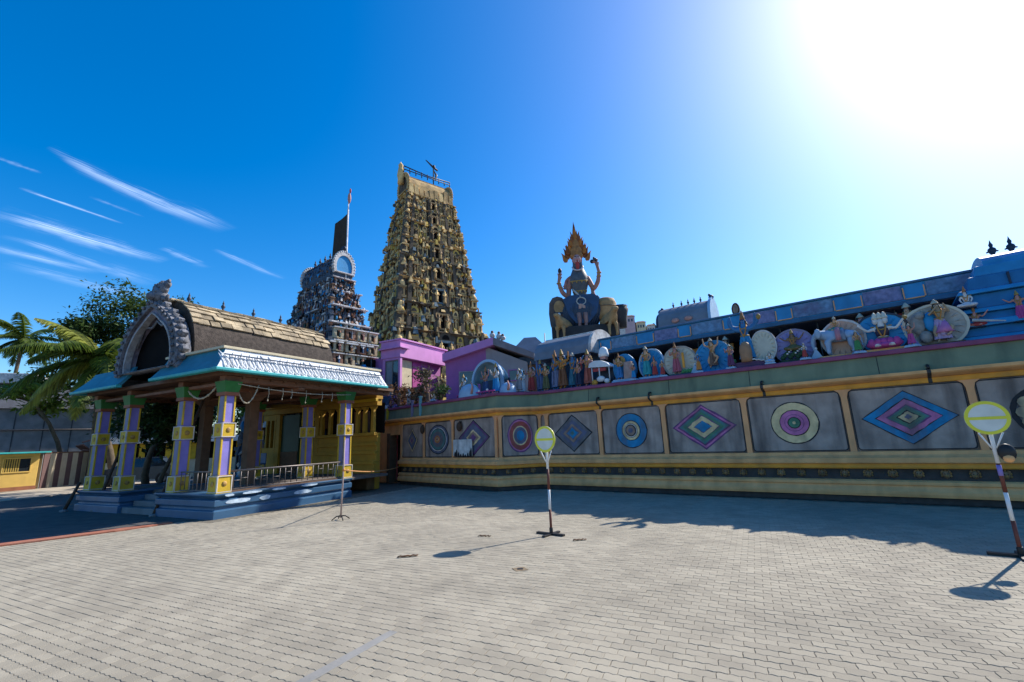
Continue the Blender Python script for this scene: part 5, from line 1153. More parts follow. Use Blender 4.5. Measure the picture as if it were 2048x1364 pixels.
MB(M('shutter_grey', (.25, .25, .26), .7, .15, 6, .1)).box(.05, .09, .52, .91, 4.05, 5.69).build('shutter', w); MB(glass_m).box(.06, .08, .15, .48, 4.05, 5.69).build('pane', w); MB(steel_m).box(.04, .11, .48, .52, 4.05, 5.69).build('mullion', w)
MB(M('cream_blind', (.58, .48, .30), .8, .12, 5, .15)).box(.35, 1.15, .20, .248, 4.4, 5.8).build('cream_panel', ph)
MB(mag_m).box(1.25, 1.9, .20, .248, 4.4, 5.8).build('magenta_panel', ph)
dh = MB(dark_m)
gl = thing('dark_annex', 'dark metal framed annex between the smaller tower and the pink house', 'building', (-7.75, 22.9, 0), R(-12))
MB(dark_m).box(-.42, .62, 0, 1.5, 0, 5.9).build('wall', gl); fr = MB(steel_m)
for x in (-.40, .1, .6): fr.tube([(x, -.03, 3.6), (x, -.03, 5.9)], .022, 6)
for z in (4.1, 4.7, 5.3): fr.tube([(-.42, -.03, z), (.62, -.03, z)], .018, 6)
fr.build('frame', gl)
gh = house('gable_house', 'pink and grey gabled house with dark window behind the dome niche', (-1.2, 23.5, 0), R(-6))
MB(pinkd_m).prism([(-2.35, 0), (-.2, 0), (-.2, 6.45), (-2.35, 5.85)], 0, 4).build('pink_wall', gh)
MB(greyw_m).prism([(-.198, 0), (1.95, 0), (1.95, 5.5), (-.198, 6.44)], 0, 4).build('grey_wall', gh)
MB(pinkw_m).prism([(-2.45, 5.72), (.25, 6.46), (.25, 6.86), (-2.45, 6.15)], -.35, 4).build('pink_roof', gh, bevel=.012)
MB(M('roof_grey', (.22, .19, .20), .8, .15, 3, .2)).prism([(.252, 6.46), (2.35, 5.62), (2.35, 5.90), (.252, 6.86)], -.35, 4).build('grey_roof', gh, bevel=.012)
w = MB(pinkd_m).ring([(.95, 4.55), (1.45, 4.55), (1.45, 5.15), (.95, 5.15)], [(1.0, 4.6), (1.40, 4.6), (1.40, 5.1), (1.0, 5.1)], -.06, .0).build('window', gh); MB(glass_m).box(1.0, 1.4, -.03, -.005, 4.6, 5.1).build('pane', w)
w = MB(greyw_m).ring([(-1.65, 3.6), (-.7, 3.6), (-.7, 5.2), (-1.65, 5.2)], [(-1.6, 3.65), (-.75, 3.65), (-.75, 5.15), (-1.6, 5.15)], -.06, .0).build('window', gh); MB(glass_m).box(-1.6, -.75, -.03, -.005, 3.65, 5.15).build('pane', w)
MB(brown_m).box(1.96, 3.0, .4, 4, 0, 5.4).build('side_wing', gh); MB(dkblue_m).box(1.5, 3.3, .2, 4.2, 5.402, 5.8).build('side_roof', gh, bevel=.02)
for x, s in ((.2, .3), (.55, .34), (.75, .26)):
    MB(offw_m).ell((x, -.2, 6.92 - .3 * x + s * .4), (.16, .12, s * .5), 7, 5).mat(brown_m).ell((x, -.2, 6.92 - .3 * x + s), (.08, .08, .09), 6, 4).build('roof_ornament', gh)
bdm = thing('hipped_roof_shrine', 'slate blue hip roofed shrine beyond the gabled house', 'shrine', (1.0, 27, 0), R(-5))
MB(dkblue_m).box(-1.2, 1.4, -1, 1, 0, 6.4).build('wall', bdm); MB(greyroof_m).frust(.1, 0, 6.4, 7.55, 1.3, 1.2, .35, .3).build('roof', bdm)
for x, z in ((.9, 7.0), (1.25, 6.8)): finial(bdm, x, -.6, 6.4, .6, offw_m, False)
am = thing('antenna_mast', 'thin antenna mast with crossbar left of the giant statue', 'antenna', (1.62, 22, 5.8), 0)
MB(steel_m).tube([(0, 0, -2.7), (0, 0, .9)], .022, 6).build('mast', am); MB(steel_m).tube([(-.16, 0, .12), (.12, 0, .14)], .02, 6).ell((-.17, 0, .12), (.05, .05, .06), 6, 4).build('crossbar', am)

CRM = M('cell_cream', (.52, .42, .27), .8, .25, 6, .4, 30, .5, (.2, .14, .08))
for k, (x, z) in enumerate([(x, z) for z in (5.55, 6.2, 6.85) for x in (-.95, -.3, .35, 1.0)]):
    q = MB(CRM if (k % 3) else M('figure_terra', (.3, .14, .08))).box(3.02, 3.02 + .16, x - .26, x + .26, z, z + .5).mat(dark_m).box(3.02 + .16, 3.02 + .165, x - .12, x + .12, z + .08, z + .38).mat(offw_m).box(3.02, 3.02 + .24, x - .30, x + .30, z + .502, z + .56)
    q.build('cell', stw, bevel=.01)
    put('figurine', sfig[k % len(sfig)], stw, (3.02 + .24, x, z), R(90), 0, .40)
# garden at the left of the bay coping
def bush(name, label, loc, r, n, m, ls, cat='shrub', trunk=True, grp=None, seed=1, flat=1):
    rnd = random.Random(seed); t = thing(name, label, cat, loc, rnd.uniform(0, 6), grp)
    vs, fs = [], []
    cl = [(rnd.gauss(0, .42) * r[0], rnd.gauss(0, .42) * r[1], r[2] * (1.0 + rnd.uniform(-.75, .85))) for _ in range(max(5, n // 60))]
    for _ in range(n):
        c = rnd.choice(cl); p = Vector((c[0] + rnd.gauss(0, .20) * r[0], c[1] + rnd.gauss(0, .20) * r[1], max(.03, c[2] + rnd.gauss(0, .18) * r[2])))
        d = Vector((rnd.gauss(0, 1), rnd.gauss(0, 1), rnd.gauss(.1, .8) * flat)).normalized(); sd_ = d.cross(Vector((rnd.gauss(0, 1), rnd.gauss(0, 1), rnd.gauss(0, 1)))).normalized()
        l = ls * rnd.uniform(.7, 1.4); o = len(vs); nn_ = d.cross(sd_)
        vs += [p, p + d * l * .5 + sd_ * l * .22, p + d * l + nn_ * l * .12, p + d * l * .5 - sd_ * l * .22]; fs.append((o, o + 1, o + 2, o + 3))
    struct(MB(m).add(vs, fs, True).build('foliage', t, fix=False), 'stuff')
    b = MB(bark_m)
    for c in cl[:9]: b.tube([(c[0] * .08, c[1] * .08, 0), (c[0] * .5, c[1] * .5, c[2] * .55), c], [r[2] * .05 + .012, r[2] * .035 + .008, .006], 5)
    b.build('stems', t); return t
def wp_(s, out, z=3.22):
    p, a = along(0, s, out); w = TO + TX * p.x + TY * p.y; return (w.x, w.y, z)
bush('croton_shrub', 'reddish croton shrub at the left end of the bay coping', wp_(6.9, -.4), (.62, .5, .55), 900, leaf_r, .13, seed=3, grp='shrubs on the bay coping')
bush('croton_shrub', 'low dark red shrub between the palm and the croton on the coping', wp_(5.7, -.35), (.6, .45, .38), 700, leaf_r, .12, seed=4, grp='shrubs on the bay coping')
bush('leafy_shrub', 'tall dry brown umbrella shaped shrub before the pink house', wp_(5.0, -.55), (.62, .5, .74), 900, M('leaf_dry', (.13, .105, .06), .8, .35, 6, 0, island=.6, trans=.2), .15, seed=5, grp='shrubs on the bay coping')
bush('leafy_shrub', 'small pale flowered shrub left of the dome niche', wp_(3.7, -.35), (.36, .3, .36), 420, leaf_d, .11, seed=6, grp='shrubs on the bay coping')
for s, h, m, lb in ((7.5, .42, white_m, 'short white post on the green fascia at the left end'), (7.05, .36, yellow_m, 'short yellow post on the green fascia at the left end'), (5.05, .52, lav_m, 'lavender post in front of the umbrella shaped shrub'), (4.45, .62, M('pale_teal', (.18, .40, .42), .6, .1, 5, .1), 'pale teal post right of the umbrella shaped shrub')):
    p = wp_(s, .12, 2.72); t = thing('garden_post', lb, 'post', p, TR); MB(m).box(-.045, .045, -.045, .045, 0, h * 1.2).box(-.06, .06, -.06, .06, h * 1.2, h * 1.2 + .05).build('shaft', t, bevel=.008)
for s, o_, sc, ps, ar, sm, cm, lb in ((6.45, -.12, .62, 'stand', 'bless', M('painted_skin_brown', (.22, .13, .07)), M('cloth_clay', (.25, .13, .08), .7, .2, 8, .2), 'clay skirted small statue among the shrubs at the left of the bay'),
        (5.65, -.10, .70, 'stand', 'rest', skin_w, M('cloth_fog', (.30, .32, .36)), 'pale grey robed statue before the dry umbrella shaped shrub'),
        (4.30, -.14, .66, 'stand', 'four', skin_p, M('cloth_umber', (.14, .09, .06), .7, .2, 8, .2), 'umber skirted four armed statue right of the dry shrub'),
        (3.95, -.2, .56, 'seat', 'bless', skin_w, ltblue_m, 'pale seated statue beside the small flowered shrub'),
        (7.25, -.14, .5, 'seat', 'rest', skin_p, M('cloth_plum', (.14, .05, .12)), 'plum robed seated statue at the far left of the bay coping')):
    p = wp_(s, o_); t = thing('deity_statue', lb, 'statue', p, TR, GRP); pedestal(t, .26, .22, .05, dkblue_m); figure_parts(t, ps, ar, sm, cm, .05, sc)
# far hill with houses behind the roofs
hb = MB(hillm); n = 28
vs = [(x, y, 0) for x, y in ((20, 150), (60, 150))]
hp = [(14 + 60 * i / n, 37.2 * math.sin(math.pi * (i / n) ** .9) ** .35 * (1 + .05 * math.sin(i * 2.1)) * (.90 if i > 18 else 1)) for i in range(n + 1)]
hb = MB(hillm).prism([(14, -1), (74, -1)] + hp[::-1], 150, 210)
struct(hb.build('hill'))
for x, y, z0, w, h, m, lb in ((36.4, 149.0, 35.6, 3.2, 5.2, offw_m, 'tiny white far house left on the hill'), (39.6, 149, 36.0, 3.6, 5.6, M('far_pink', (.5, .36, .38), .8, .1, 1, 0), 'tiny pinkish far house in the middle of the hill'), (43.4, 149, 35.4, 3.0, 4.0, cream_m, 'tiny cream far house right on the hill'), (46.6, 149, 34.6, 2.6, 3.6, offw_m, 'tiny far white house at the right foot of the hill')):
    t = thing('far_house', lb, 'house', (x, y, z0), R(-12), 'houses on the far hill')
    MB(m).box(-w / 2, w / 2, -1.5, 1.5, -3, h - 3 + 1.4).build('wall', t); MB(brown_m).frust(0, 0, h - 1.6, h - .9, w * .55, 1.8, w * .3, .3).build('roof', t)
    q = MB(glass_m)
    for k in range(3): MB(glass_m).box(-w * .36 + k * w * .27, -w * .36 + k * w * .27 + w * .14, -1.56, -1.5, h - 3.4, h - 2.5).build('window', t)

# ---------------------------------------------------------------- entrance hall
EH = thing('entrance_hall', 'painted entrance hall with turquoise eaves, barrel roof and horseshoe gable', 'pavilion', PO, PR)
def plinth(y0, y1, x1, name):
    o = MB(plinth_m).sweep([(x1, y0), (0, y0), (0, y1), (x1, y1)][::-1] if False else [(0, y1), (0, y0), (x1, y0)], [(-.5, -.03), (0, -.03), (.0, .18), (-.07, .21), (-.07, .26), (-.01, .30), (-.01, .44), (-.10, .47), (-.02, .52), (.03, .56), (.03, .60), (-.5, .60)])
    return o.build(name, EH, bevel=.008)
p1_ = plinth(0, 2.75, 4.46, 'plinth')
p2_ = MB(plinth_m).sweep([(4.4, 7.47), (0, 7.47), (0, 4.72), (4.4, 4.72)][::1], [(-.5, -.03), (0, -.03), (0, .18), (-.07, .21), (-.07, .26), (-.01, .30), (-.01, .44), (-.10, .47), (-.02, .52), (.03, .56), (.03, .60), (-.5, .60)]).build('plinth', EH, bevel=.008)
MB(M('hall_floor', (.16, .13, .11), .6, .2, 4, .1)).box(.3, 6.5, .3, 2.7, .50, .585).box(.3, 6.5, 4.8, 7.2, .5, .585).box(.9, 6.5, 2.7, 4.8, .3, .57).build('floor', EH)
st_ = MB(concrete_m)
for k in range(3): st_.box(.1 + .28 * k, .9, 2.76, 4.71, -.02 if k == 0 else .15 * k + .001, .15 * (k + 1))
st_.build('entrance_steps', EH, bevel=.01)
# white patches painted on the courtyard side of the plinth
def blob(cx_, cz_, rx, rz): return [(cx_ + rx * math.cos(2 * math.pi * i / 14) * (1 + random.uniform(-.12, .12)), cz_ + rz * math.sin(2 * math.pi * i / 14) * (1 + random.uniform(-.2, .2))) for i in range(14)]
wpm = M('pale_blue_patch', (.50, .60, .68), .5, .25, 9, .1)
for cx_, rx, z, rz in ((.62, .34, .37, .055), (1.36, .16, .36, .06), (2.55, .30, .37, .055)):
    MB(wpm).prism(blob(cx_, z, rx, rz), -.0, .012).build('painted_patch', p1_)
for cx_, rx in ((.35, .12), (.95, .26), (1.75, .22), (2.75, .28)):
    MB(wpm).prism(blob(cx_, .545, rx, .03), -.045, -.01).build('painted_patch', p1_)
# pillars
def pillar_meshes():
    s = .135; d = {}
    d['shaft'] = MB(violet_m).frust(0, 0, .60, 3.08, s, s, s * .9, s * .9).mesh('shaft')
    b = MB(yellow_m)
    for i, j in ((-1, -1), (-1, 1), (1, -1), (1, 1)): b.frust(i * s * .97, j * s * .97, 1.06, 1.97, .022, .022, .020, .020); b.frust(i * s * .93, j * s * .93, 2.40, 3.07, .020, .020, .018, .018)
    d['corner_strip'] = b.mesh('corner_strip')
    b = MB(lav_m)
    for z0, z1, k in ((1.06, 1.98, .99), (2.40, 3.06, .95)):
        b.box(-s * k - .014, -s * k + .01, -.090, .090, z0, z1)
    d['grey_face'] = b.mesh('grey_face')
    b = MB(yellow_m).box(-.175, .175, -.175, .175, 2.0, 2.37)
    d['middle_block'] = b.mesh('middle_block')
    b = MB(yellow_m).frust(0, 0, .60, 1.04, .20, .20, .18, .18); d['base_block'] = b.mesh('base_block')
    b = MB(M('frame_cream', (.55, .50, .45), .7, .2, 6, .2))
    for (z0, z1, hw) in ((2.0, 2.37, .178), (.62, 1.03, .192)):
        b = MB(M('frame_cream', (.55, .50, .45), .7, .2, 6, .2))
        for rz in range(4):
            b.T = Matrix.Rotation(R(90 * rz), 4, 'Z')
            b.ring([(-hw, z0), (hw, z0), (hw, z1), (-hw, z1)], [(-hw + .022, z0 + .022), (hw - .022, z0 + .022), (hw - .022, z1 - .022), (-hw + .022, z1 - .022)], -hw - .010, -hw + .01)
            b.T = None; d['middle_frame' if z0 > 1 else 'base_frame'] = b.mesh('block_frame')
    d['neck_band'] = MB(brick_m).box(-.19, .19, -.19, .19, 3.082, 3.17).mesh('neck_band')
    d['capital'] = MB(grn_m).frust(0, 0, 3.172, 3.46, .18, .18, .235, .235).mesh('capital')
    b = MB(gold_m)
    for rz in range(4):
        b.T = Matrix.Rotation(R(90 * rz), 4, 'Z')
        for z in (2.185, .83): b.lathe([(.075, -.01), (.05, .02), (.01, .035)], 8) if False else b.ell((0, -.18 if z > 1 else -.195, z), (.07, .02, .07), 8, 4)
    b.T = None; d['rosette'] = b.mesh('rosette')
    return d
PM = pillar_meshes()
def pillar(e1, e2):
    p = bpy.data.objects.new('pillar', PM['shaft']); COL.objects.link(p); p.parent = EH; p.location = (e1, e2, 0)
    for k in ('corner_strip', 'grey_face', 'middle_block', 'base_block', 'middle_frame', 'base_frame', 'neck_band', 'capital', 'rosette'):
        o = bpy.data.objects.new(k, PM[k]); COL.objects.link(o); o.parent = p
for e1, e2 in ((.24, .24), (.24, 2.15), (4.3, .24), (4.45, 2.3), (.24, 5.1), (.24, 6.95), (4.3, 7.2), (4.3, 5.0)): pillar(e1, e2)
ip = MB(brown_m)
for e1, e2 in ((2.4, 2.45), (2.4, 5.0)): MB(brown_m).frust(e1, e2, .58, 3.2, .15, .15, .15, .15).frust(e1, e2, 3.2, 3.55, .16, .16, .42, .42).build('inner_pillar', EH, bevel=.01)
# ceiling and beams
MB(brown_m).box(-.1, 6.4, -.0, 7.45, 3.62, 3.72).build('ceiling', EH)
for y in (.24, 2.2, 5.05, 7.2): MB(M('beam_rust', (.20, .09, .05), .75, .2, 4, .2)).box(.05, 6.3, y - .12, y + .12, 3.465, 3.615).build('beam', EH, bevel=.01)
for x in (.24, 2.4, 4.4): MB(M('beam_rust', (.2, .09, .05))).box(x - .11, x + .11, .1, 7.3, 3.38, 3.46).build('beam', EH, bevel=.01)
for k in range(14): MB(brown_m).box(.5 + .42 * k, .56 + .42 * k, .05, 7.4, 3.55, 3.618).build('rafter', EH)
# canopy: concave eave swept round each wing
cp_prof = [(.42, 3.74), (.36, 3.80), (.20, 4.0), (.06, 4.20), (0, 4.33), (-.05, 4.33), (.0, 4.15), (.16, 3.92), (.30, 3.735)]
cpm = M('canopy_white', (.60, .63, .67), .6, .12, 4, .2, 30, .4, (.25, .29, .34))
RW_PATH = [(0, 2.9), (0, .12), (5.75, .12)]
c1 = MB(turqd_m).sweep(RW_PATH[:2], [(o, z - .001) for o, z in cp_prof]); c1.build('front_canopy', EH)
c2 = MB(cpm).sweep([(0, .12), (5.75, .12)], cp_prof)
# mitre: extend the long canopy to the corner with the same section
c2 = MB(cpm); P_ = [(0, .12), (5.75, .12)]
n = len(cp_prof); vs = [( -o, .12 - o, z) for o, z in cp_prof] + [(5.75, .12 - o, z) for o, z in cp_prof]
c2.add(vs, [(k, n + k, n + (k + 1) % n, (k + 1) % n) for k in range(n)] + [tuple(range(n)), tuple(range(n, 2 * n))[::-1]])
can2 = c2.build('side_canopy', EH)
for o in bpy.data.objects:
    if o.name.startswith('front_canopy'): fc = o
me = fc.data   # mitre the front canopy against the long one
for v in me.vertices:
    if abs(v.co.y - .12) < .001: v.co.y = .12 + v.co.x
lc = MB(turqd_m).add([(-o, 4.72, z) for o, z in cp_prof] + [(-o, 7.35 + o, z) for o, z in cp_prof], [(k, n + k, n + (k + 1) % n, (k + 1) % n) for k in range(n)] + [tuple(range(n)), tuple(range(n, 2 * n))[::-1]])
lc.build('front_canopy', EH)
MB(cpm).add([(-o, 7.35 + o, z) for o, z in cp_prof] + [(5.7, 7.35 + o, z) for o, z in cp_prof], [(k, n + k, n + (k + 1) % n, (k + 1) % n) for k in range(n)] + [tuple(range(n)), tuple(range(n, 2 * n))[::-1]]).build('side_canopy', EH)
ed = [(.30, 3.655), (.435, 3.655), (.45, 3.68), (.45, 3.735), (.42, 3.75), (.30, 3.73)]
MB(turq_m).sweep(RW_PATH, ed).build('eave_trim', EH, bevel=.008)
MB(turq_m).sweep([(5.7, 7.35), (0, 7.35), (0, 4.72)], ed).build('eave_trim', EH, bevel=.008)
MB(cream_m).sweep([(.1, 2.9), (.1, .25), (5.8, .25)], [(-.1, 4.332), (.18, 4.332), (.18, 4.40), (-.1, 4.40)]).build('roof_edge', EH, bevel=.008)
MB(roofdk_m).box(.15, 5.75, .2, 7.3, 4.25, 4.345).build('roof_slab', EH)
# plaster scrollwork pieces on the long canopy
def scroll_mesh(seed):
    rnd = random.Random(seed); b = MB(white_m)
    def on(s, t):   # t from eave (0) to top (1)
        q = t * 4; i = min(3, int(q)); f = q - i
        a_, c_ = cp_prof[i + 0], cp_prof[i + 1]
        return (s, -(a_[0] + (c_[0] - a_[0]) * f) - .012, a_[1] + (c_[1] - a_[1]) * f)
    pts = []
    turns = rnd.uniform(1.2, 1.7); sg = rnd.choice((-1, 1))
    for k in range(15):
        a = k / 14 * turns * 2 * math.pi; r = .085 * (1 - k / 17)
        pts.append(on(sg * r * math.cos(a) * 1.05, max(.04, min(.9, .40 + .36 * math.sin(a) * (1 - k / 17)))))
    b.tube(pts, [.024 * (1 - k / 22) for k in range(15)], 5)
    b.tube([on(sg * .10, .12), on(sg * .03, .55), on(-sg * .09, .86)], [.02, .034, .010], 5)
    b.tube([on(-sg * .10, .10), on(-sg * .06, .4), on(-sg * .11, .7)], [.03, .022, .008], 5)
    return b.mesh('scroll_relief')
scm = [scroll_mesh(k) for k in range(6)]
for k in range(25): put('scroll_relief', scm[k % 6], can2, (-.12 + .235 * k, .12, 0))
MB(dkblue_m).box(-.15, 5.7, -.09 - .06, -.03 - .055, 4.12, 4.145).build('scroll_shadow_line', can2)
# front gable: horseshoe arch
def arch_pts(s, h, z0, n=26, point=.18):
    o = []
    for i in range(n + 1):
        a = math.pi * (-.09 + 1.18 * i / n); c_, q = math.cos(a), math.sin(a)
        z = z0 + h * (.12 + .80 * max(-.14, q)) + point * max(0, 1 - abs(c_) / .42)
        o.append((s * c_ * (1.02 if q > 0 else 1.02 - .25 * -q), z))
    return o
YC = 3.66
outer, mid_, inner = arch_pts(1.66, 2.10, 4.06, point=.24), arch_pts(1.46, 1.88, 4.08, point=.22), arch_pts(1.30, 1.70, 4.08, point=.20)
G = Matrix.Translation((0, YC, 0)) @ Matrix.Rotation(R(-90), 4, 'Z')
def gm_(m): b = MB(m); b.T = G; return b
ga = gm_(stone_m).ring(outer, mid_, -.28, .12).build('gable_arch', EH, bevel=.02)
gm_(M('arch_violet_grey', (.20, .18, .23), .7, .25, 8, .4)).ring([(x * .995, z) for x, z in mid_], inner, -.18, .10).build('arch_moulding', ga, bevel=.02)
gm_(M('arch_rim', (.34, .33, .33), .75, .3, 9, .4, 30, .5, (.1, .1, .1))).ring([(x * 1.0, z + .02) for x, z in inner], [(x * .955, z - .03) for x, z in inner], -.24, -.05).build('arch_edge', ga, bevel=.01)
gm_(dark_m).prism([(x * 1.06, z + .02) for x, z in inner], .125, .17).build('tympanum', ga)
bb = gm_(stone_m)
for i, (x, z) in enumerate(outer):
    s_ = .085 + .03 * (i % 2)
    bb.ell((x * 1.01, -.10, z), (s_, .16, s_ * 1.15), 6, 4)
    if i < len(outer) - 1:
        x2, z2 = outer[i + 1]; bb.ell(((x + x2) / 2 * .93, -.32, (z + z2) / 2 - .04), (.05, .05, .06), 6, 4)
struct(bb.build('arch_beading', ga), 'stuff')
for i in range(1, 26, 2):   # flame-like leaves round the outside of the arch
    x, z = outer[i]; x0, z0 = outer[13]; L_ = math.hypot(x, z - 4.9) or 1; ux, uz_ = x / L_, (z - 4.9) / L_
    q = gm_(stone_m); w_ = .06
    q.prism([(x - uz_ * w_, z + ux * w_), (x + uz_ * w_, z - ux * w_), (x + ux * .10 + uz_ * w_ * 1.1, z + uz_ * .10 - ux * w_ * 1.1), (x + ux * .15, z + uz_ * .15), (x + ux * .10 - uz_ * w_ * 1.1, z + uz_ * .10 + ux * w_ * 1.1)][::-1], -.16, .0)
    q.build('arch_leaf', ga, bevel=.012)
cr_ = gm_(stone_m)
cr_.ell((0, -.1, 6.42), (.30, .22, .26), 10, 7).ell((0, -.30, 6.36), (.15, .14, .13), 8, 6)
for sg in (-1, 1):
    cr_.ell((sg * .22, -.08, 6.62), (.14, .13, .18), 8, 6).ell((sg * .12, -.24, 6.50), (.06, .06, .06), 7, 5).ell((sg * .33, -.05, 6.74), (.11, .10, .12), 7, 5)
    cr_.tube([(sg * .14, -.05, 6.60), (sg * .24, -.06, 6.80), (sg * .40, -.05, 6.86), (sg * .42, -.05, 6.78)], [.09, .075, .05, .03], 6)
    cr_.tube([(sg * .28, -.1, 6.30), (sg * .46, -.1, 6.24), (sg * .55, -.1, 6.36)], [.1, .075, .03], 6)
for k in range(7): cr_.frust(-.30 + .10 * k, -.04, 6.72, 6.92 - .02 * abs(k - 3), .05, .08, .03, .05)
cr_.build('gable_crest', ga)
gm_(stone_m).tube([(-1.05, -.03, 4.9), (-.7, -.04, 5.5), (-.25, -.04, 5.45), (0, -.05, 5.62), (.25, -.04, 5.45), (.7, -.04, 5.5), (1.05, -.03, 4.9)], .04, 6).build('tympanum_scroll', ga)
# barrel roof with courses of pale tiles on the courtyard side
HW, HH = 1.72, 1.92
def bp(t): # t 0..1 from foot (right side) to ridge
    a = math.pi / 2 * t
    return (-HW * math.cos(a) ** .86, 4.345 + HH * math.sin(a) ** .92)
sec = [bp(i / 14) for i in range(15)]
sec = sec + [(-x, z) for x, z in sec[::-1][1:]]
RB = MB(roofdk_m); RB.T = Matrix.Translation((0, YC, 0)) @ Matrix.Rotation(R(90), 4, 'Z')
RB.T = Matrix.Translation((0, YC, 0))
vs = [(x_, y, z) for x_ in (.18, 5.2) for y, z in sec]; n2 = len(sec)
RB.add(vs, [(k, k + 1, n2 + k + 1, n2 + k) for k in range(n2 - 1)] + [tuple(range(n2)), tuple(range(n2, 2 * n2))[::-1]])
roof = RB.build('barrel_roof', EH)
tiles = {}
NC = 8
for c in range(NC):
    t0, t1 = .34 + .66 * c / NC, .34 + .66 * (c + 1) / NC
    (y0, z0), (y1, z1) = bp(t0), bp(t1 if c < NC - 1 else .999)
    x = .14 + (0 if c % 2 else -.15)
    while x < 4.9:
        w_ = .34; nx, nz = -(z1 - z0), (y1 - y0); l_ = math.hypot(nx, nz); nx, nz = nx / l_ , nz / l_
        k = (c,)
        if k not in tiles:
            th_ = .035
            b = MB(thatch_m)
            v = [(0, y0 + nx * .004, z0 + nz * .004), (w_ - .012, y0 + nx * .004, z0 + nz * .004), (w_ - .012, y1 + (y0 - y1) * .05, z1 + (z0 - z1) * .05), (0, y1 + (y0 - y1) * .05, z1 + (z0 - z1) * .05)]
            u_ = [(p[0], p[1] + nx * th_ * (1.4 if i < 2 else .6), p[2] + nz * th_ * (1.4 if i < 2 else .6)) for i, p in enumerate(v)]
            b.add(v + u_, [(4, 5, 6, 7), (0, 1, 5, 4), (1, 2, 6, 5), (2, 3, 7, 6), (3, 0, 4, 7)])
            me = b.mesh('roof_tile'); q = bmesh.new(); q.from_mesh(me); bmesh.ops.recalc_face_normals(q, faces=q.faces); q.to_mesh(me); q.free(); tiles[k] = me
        xs = max(x, .14); o = put('roof_tile', tiles[k], roof, (xs, YC + random.uniform(-.022, .012), random.uniform(-.012, .022)), random.uniform(-.02, .02))
        o.scale = (random.uniform(.93, 1.0), 1, 1)
        x += w_
for k in range(12): MB(M('ridge_block_cream', (.52, .41, .24), .9, .2, 3, .5, 30, .4, (.22, .17, .1), island=.2)).box(.14 + .40 * k, .52 + .40 * k, YC - .20, YC + .16, 4.345 + HH - .10 + random.uniform(-.01, .02), 4.345 + HH + .10 + random.uniform(-.015, .03)).build('ridge_block', EH, bevel=.02)
for x in (.75, 1.85, 2.95, 4.05, 4.9): finial(EH, x, YC, 4.345 + HH + .10, .40, navy_m, False)
# railing on the plinth between the corner pillar and the far pillar
rlg = thing('railing', 'dull metal railing on the blue plinth between the front and far pillars', 'railing', pl(.5, .16, .60), PR)
MB(steel_m).tube([(-.05, 0, .53), (3.6, 0, .53)], .026, 8).build('top_rail', rlg)
MB(steel_m).tube([(-.05, 0, .06), (3.6, 0, .06)], .016, 6).build('bottom_rail', rlg)
rnd = random.Random(3)
for k in range(19): MB(steel_m).tube([(.04 + .19 * k, 0, .06), (.04 + .19 * k + rnd.uniform(-.02, .02), 0, .53)], .011, 6).build('baluster', rlg)
for k in (0, 1, 4, 6, 8, 11, 14, 16): MB(steel_m).tube([(.04 + .19 * k, 0, .28 + .05 * (k % 3)), (.23 + .19 * k, 0, .28 + .05 * (k % 3))], .010, 6).build('cross_bar', rlg)
MB(brown_m).box(-.1, 3.65, -.03, .05, -.0, .035).build('kerb_strip', rlg)
rl2 = thing('railing', 'short dark railing across the front of the right hand plinth', 'railing', pl(.16, .5, .60), PR)
MB(steel_m).tube([(0, 0, .53), (0, 1.4, .53)], .02, 8).build('top_rail', rl2); MB(steel_m).tube([(0, 0, .06), (0, 1.4, .06)], .014, 6).build('bottom_rail', rl2)
for k in range(8): MB(steel_m).tube([(0, .04 + .19 * k, .06), (0, .04 + .19 * k, .53)], .010, 6).build('baluster', rl2)
# garlands under the eave
def garland(label, a, b_, sag, m, r=.016):
    t = thing('garland', label, 'garland', pl(0, 0), PR); a, b_ = Vector(a), Vector(b_); pts = []
    for i in range(13):
        f = i / 12; p = a.lerp(b_, f); p.z -= sag * (1 - (2 * f - 1) ** 2); pts.append(p)
    MB(m).tube(pts, r, 6).build('string', t)
    q = MB(m)
    for p in pts[1:-1:2]: q.ell(p, (r * 1.9, r * 1.9, r * 1.7), 6, 4)
    q.build('flowers', t)
gm2 = M('garland_pale', (.42, .36, .26), .8, .2, 20, .2)
garland('deep hanging loop of pale garland beside the corner pillar', (.35, .10, 3.42), (1.0, .10, 3.42), .52, gm2)
garland('long shallow garland string under the courtyard eave', (.35, .02, 3.40), (4.3, .02, 3.36), .10, gm2, .012)
garland('short slack garland between the two front pillars', (.12, .6, 3.34), (.12, 1.9, 3.34), .26, gm2, .02)
for k, x in enumerate((1.25, 1.7, 2.0, 2.5, 3.1, 3.5)):
    t = thing('hanging_string', ('first', 'second', 'third', 'fourth', 'fifth', 'sixth')[k] + ' short hanging string from the corner along the courtyard eave', 'string', pl(x, .02, 0), PR, 'hanging strings under the eave')
    MB(gm2).tube([(0, 0, 3.38), (.02, 0, 3.2), (-.01, 0, 3.02 + .06 * (k % 3))], .009, 5).ell((-.01, 0, 3.0 + .06 * (k % 3)), (.02, .02, .03), 6, 4).build('string', t)
# leaning dark poles
for (a, b_, lb) in ((((-9.95, 13.05, 0)), (-9.35, 13.75, 3.25), 'dark slanted pole at the left end of the right plinth'), ((-14.25, 14.95, 0), (-14.1, 15.2, .85), 'short dark post at the corner of the left plinth'), ((-13.1, 14.75, 0), (-12.9, 15.2, 1.9), 'dark slanted pole in front of the left plinth')):
    t = thing('leaning_pole', lb, 'pole', a, 0); d = Vector(b_) - Vector(a)
    MB(wood_m).tube([(0, 0, 0), d * .5, d], [.05, .045, .04], 8).build('shaft', t); MB(concrete_m).lathe([(.11, -.01), (.10, .04), (.05, .06)], 10).build('foot', t)

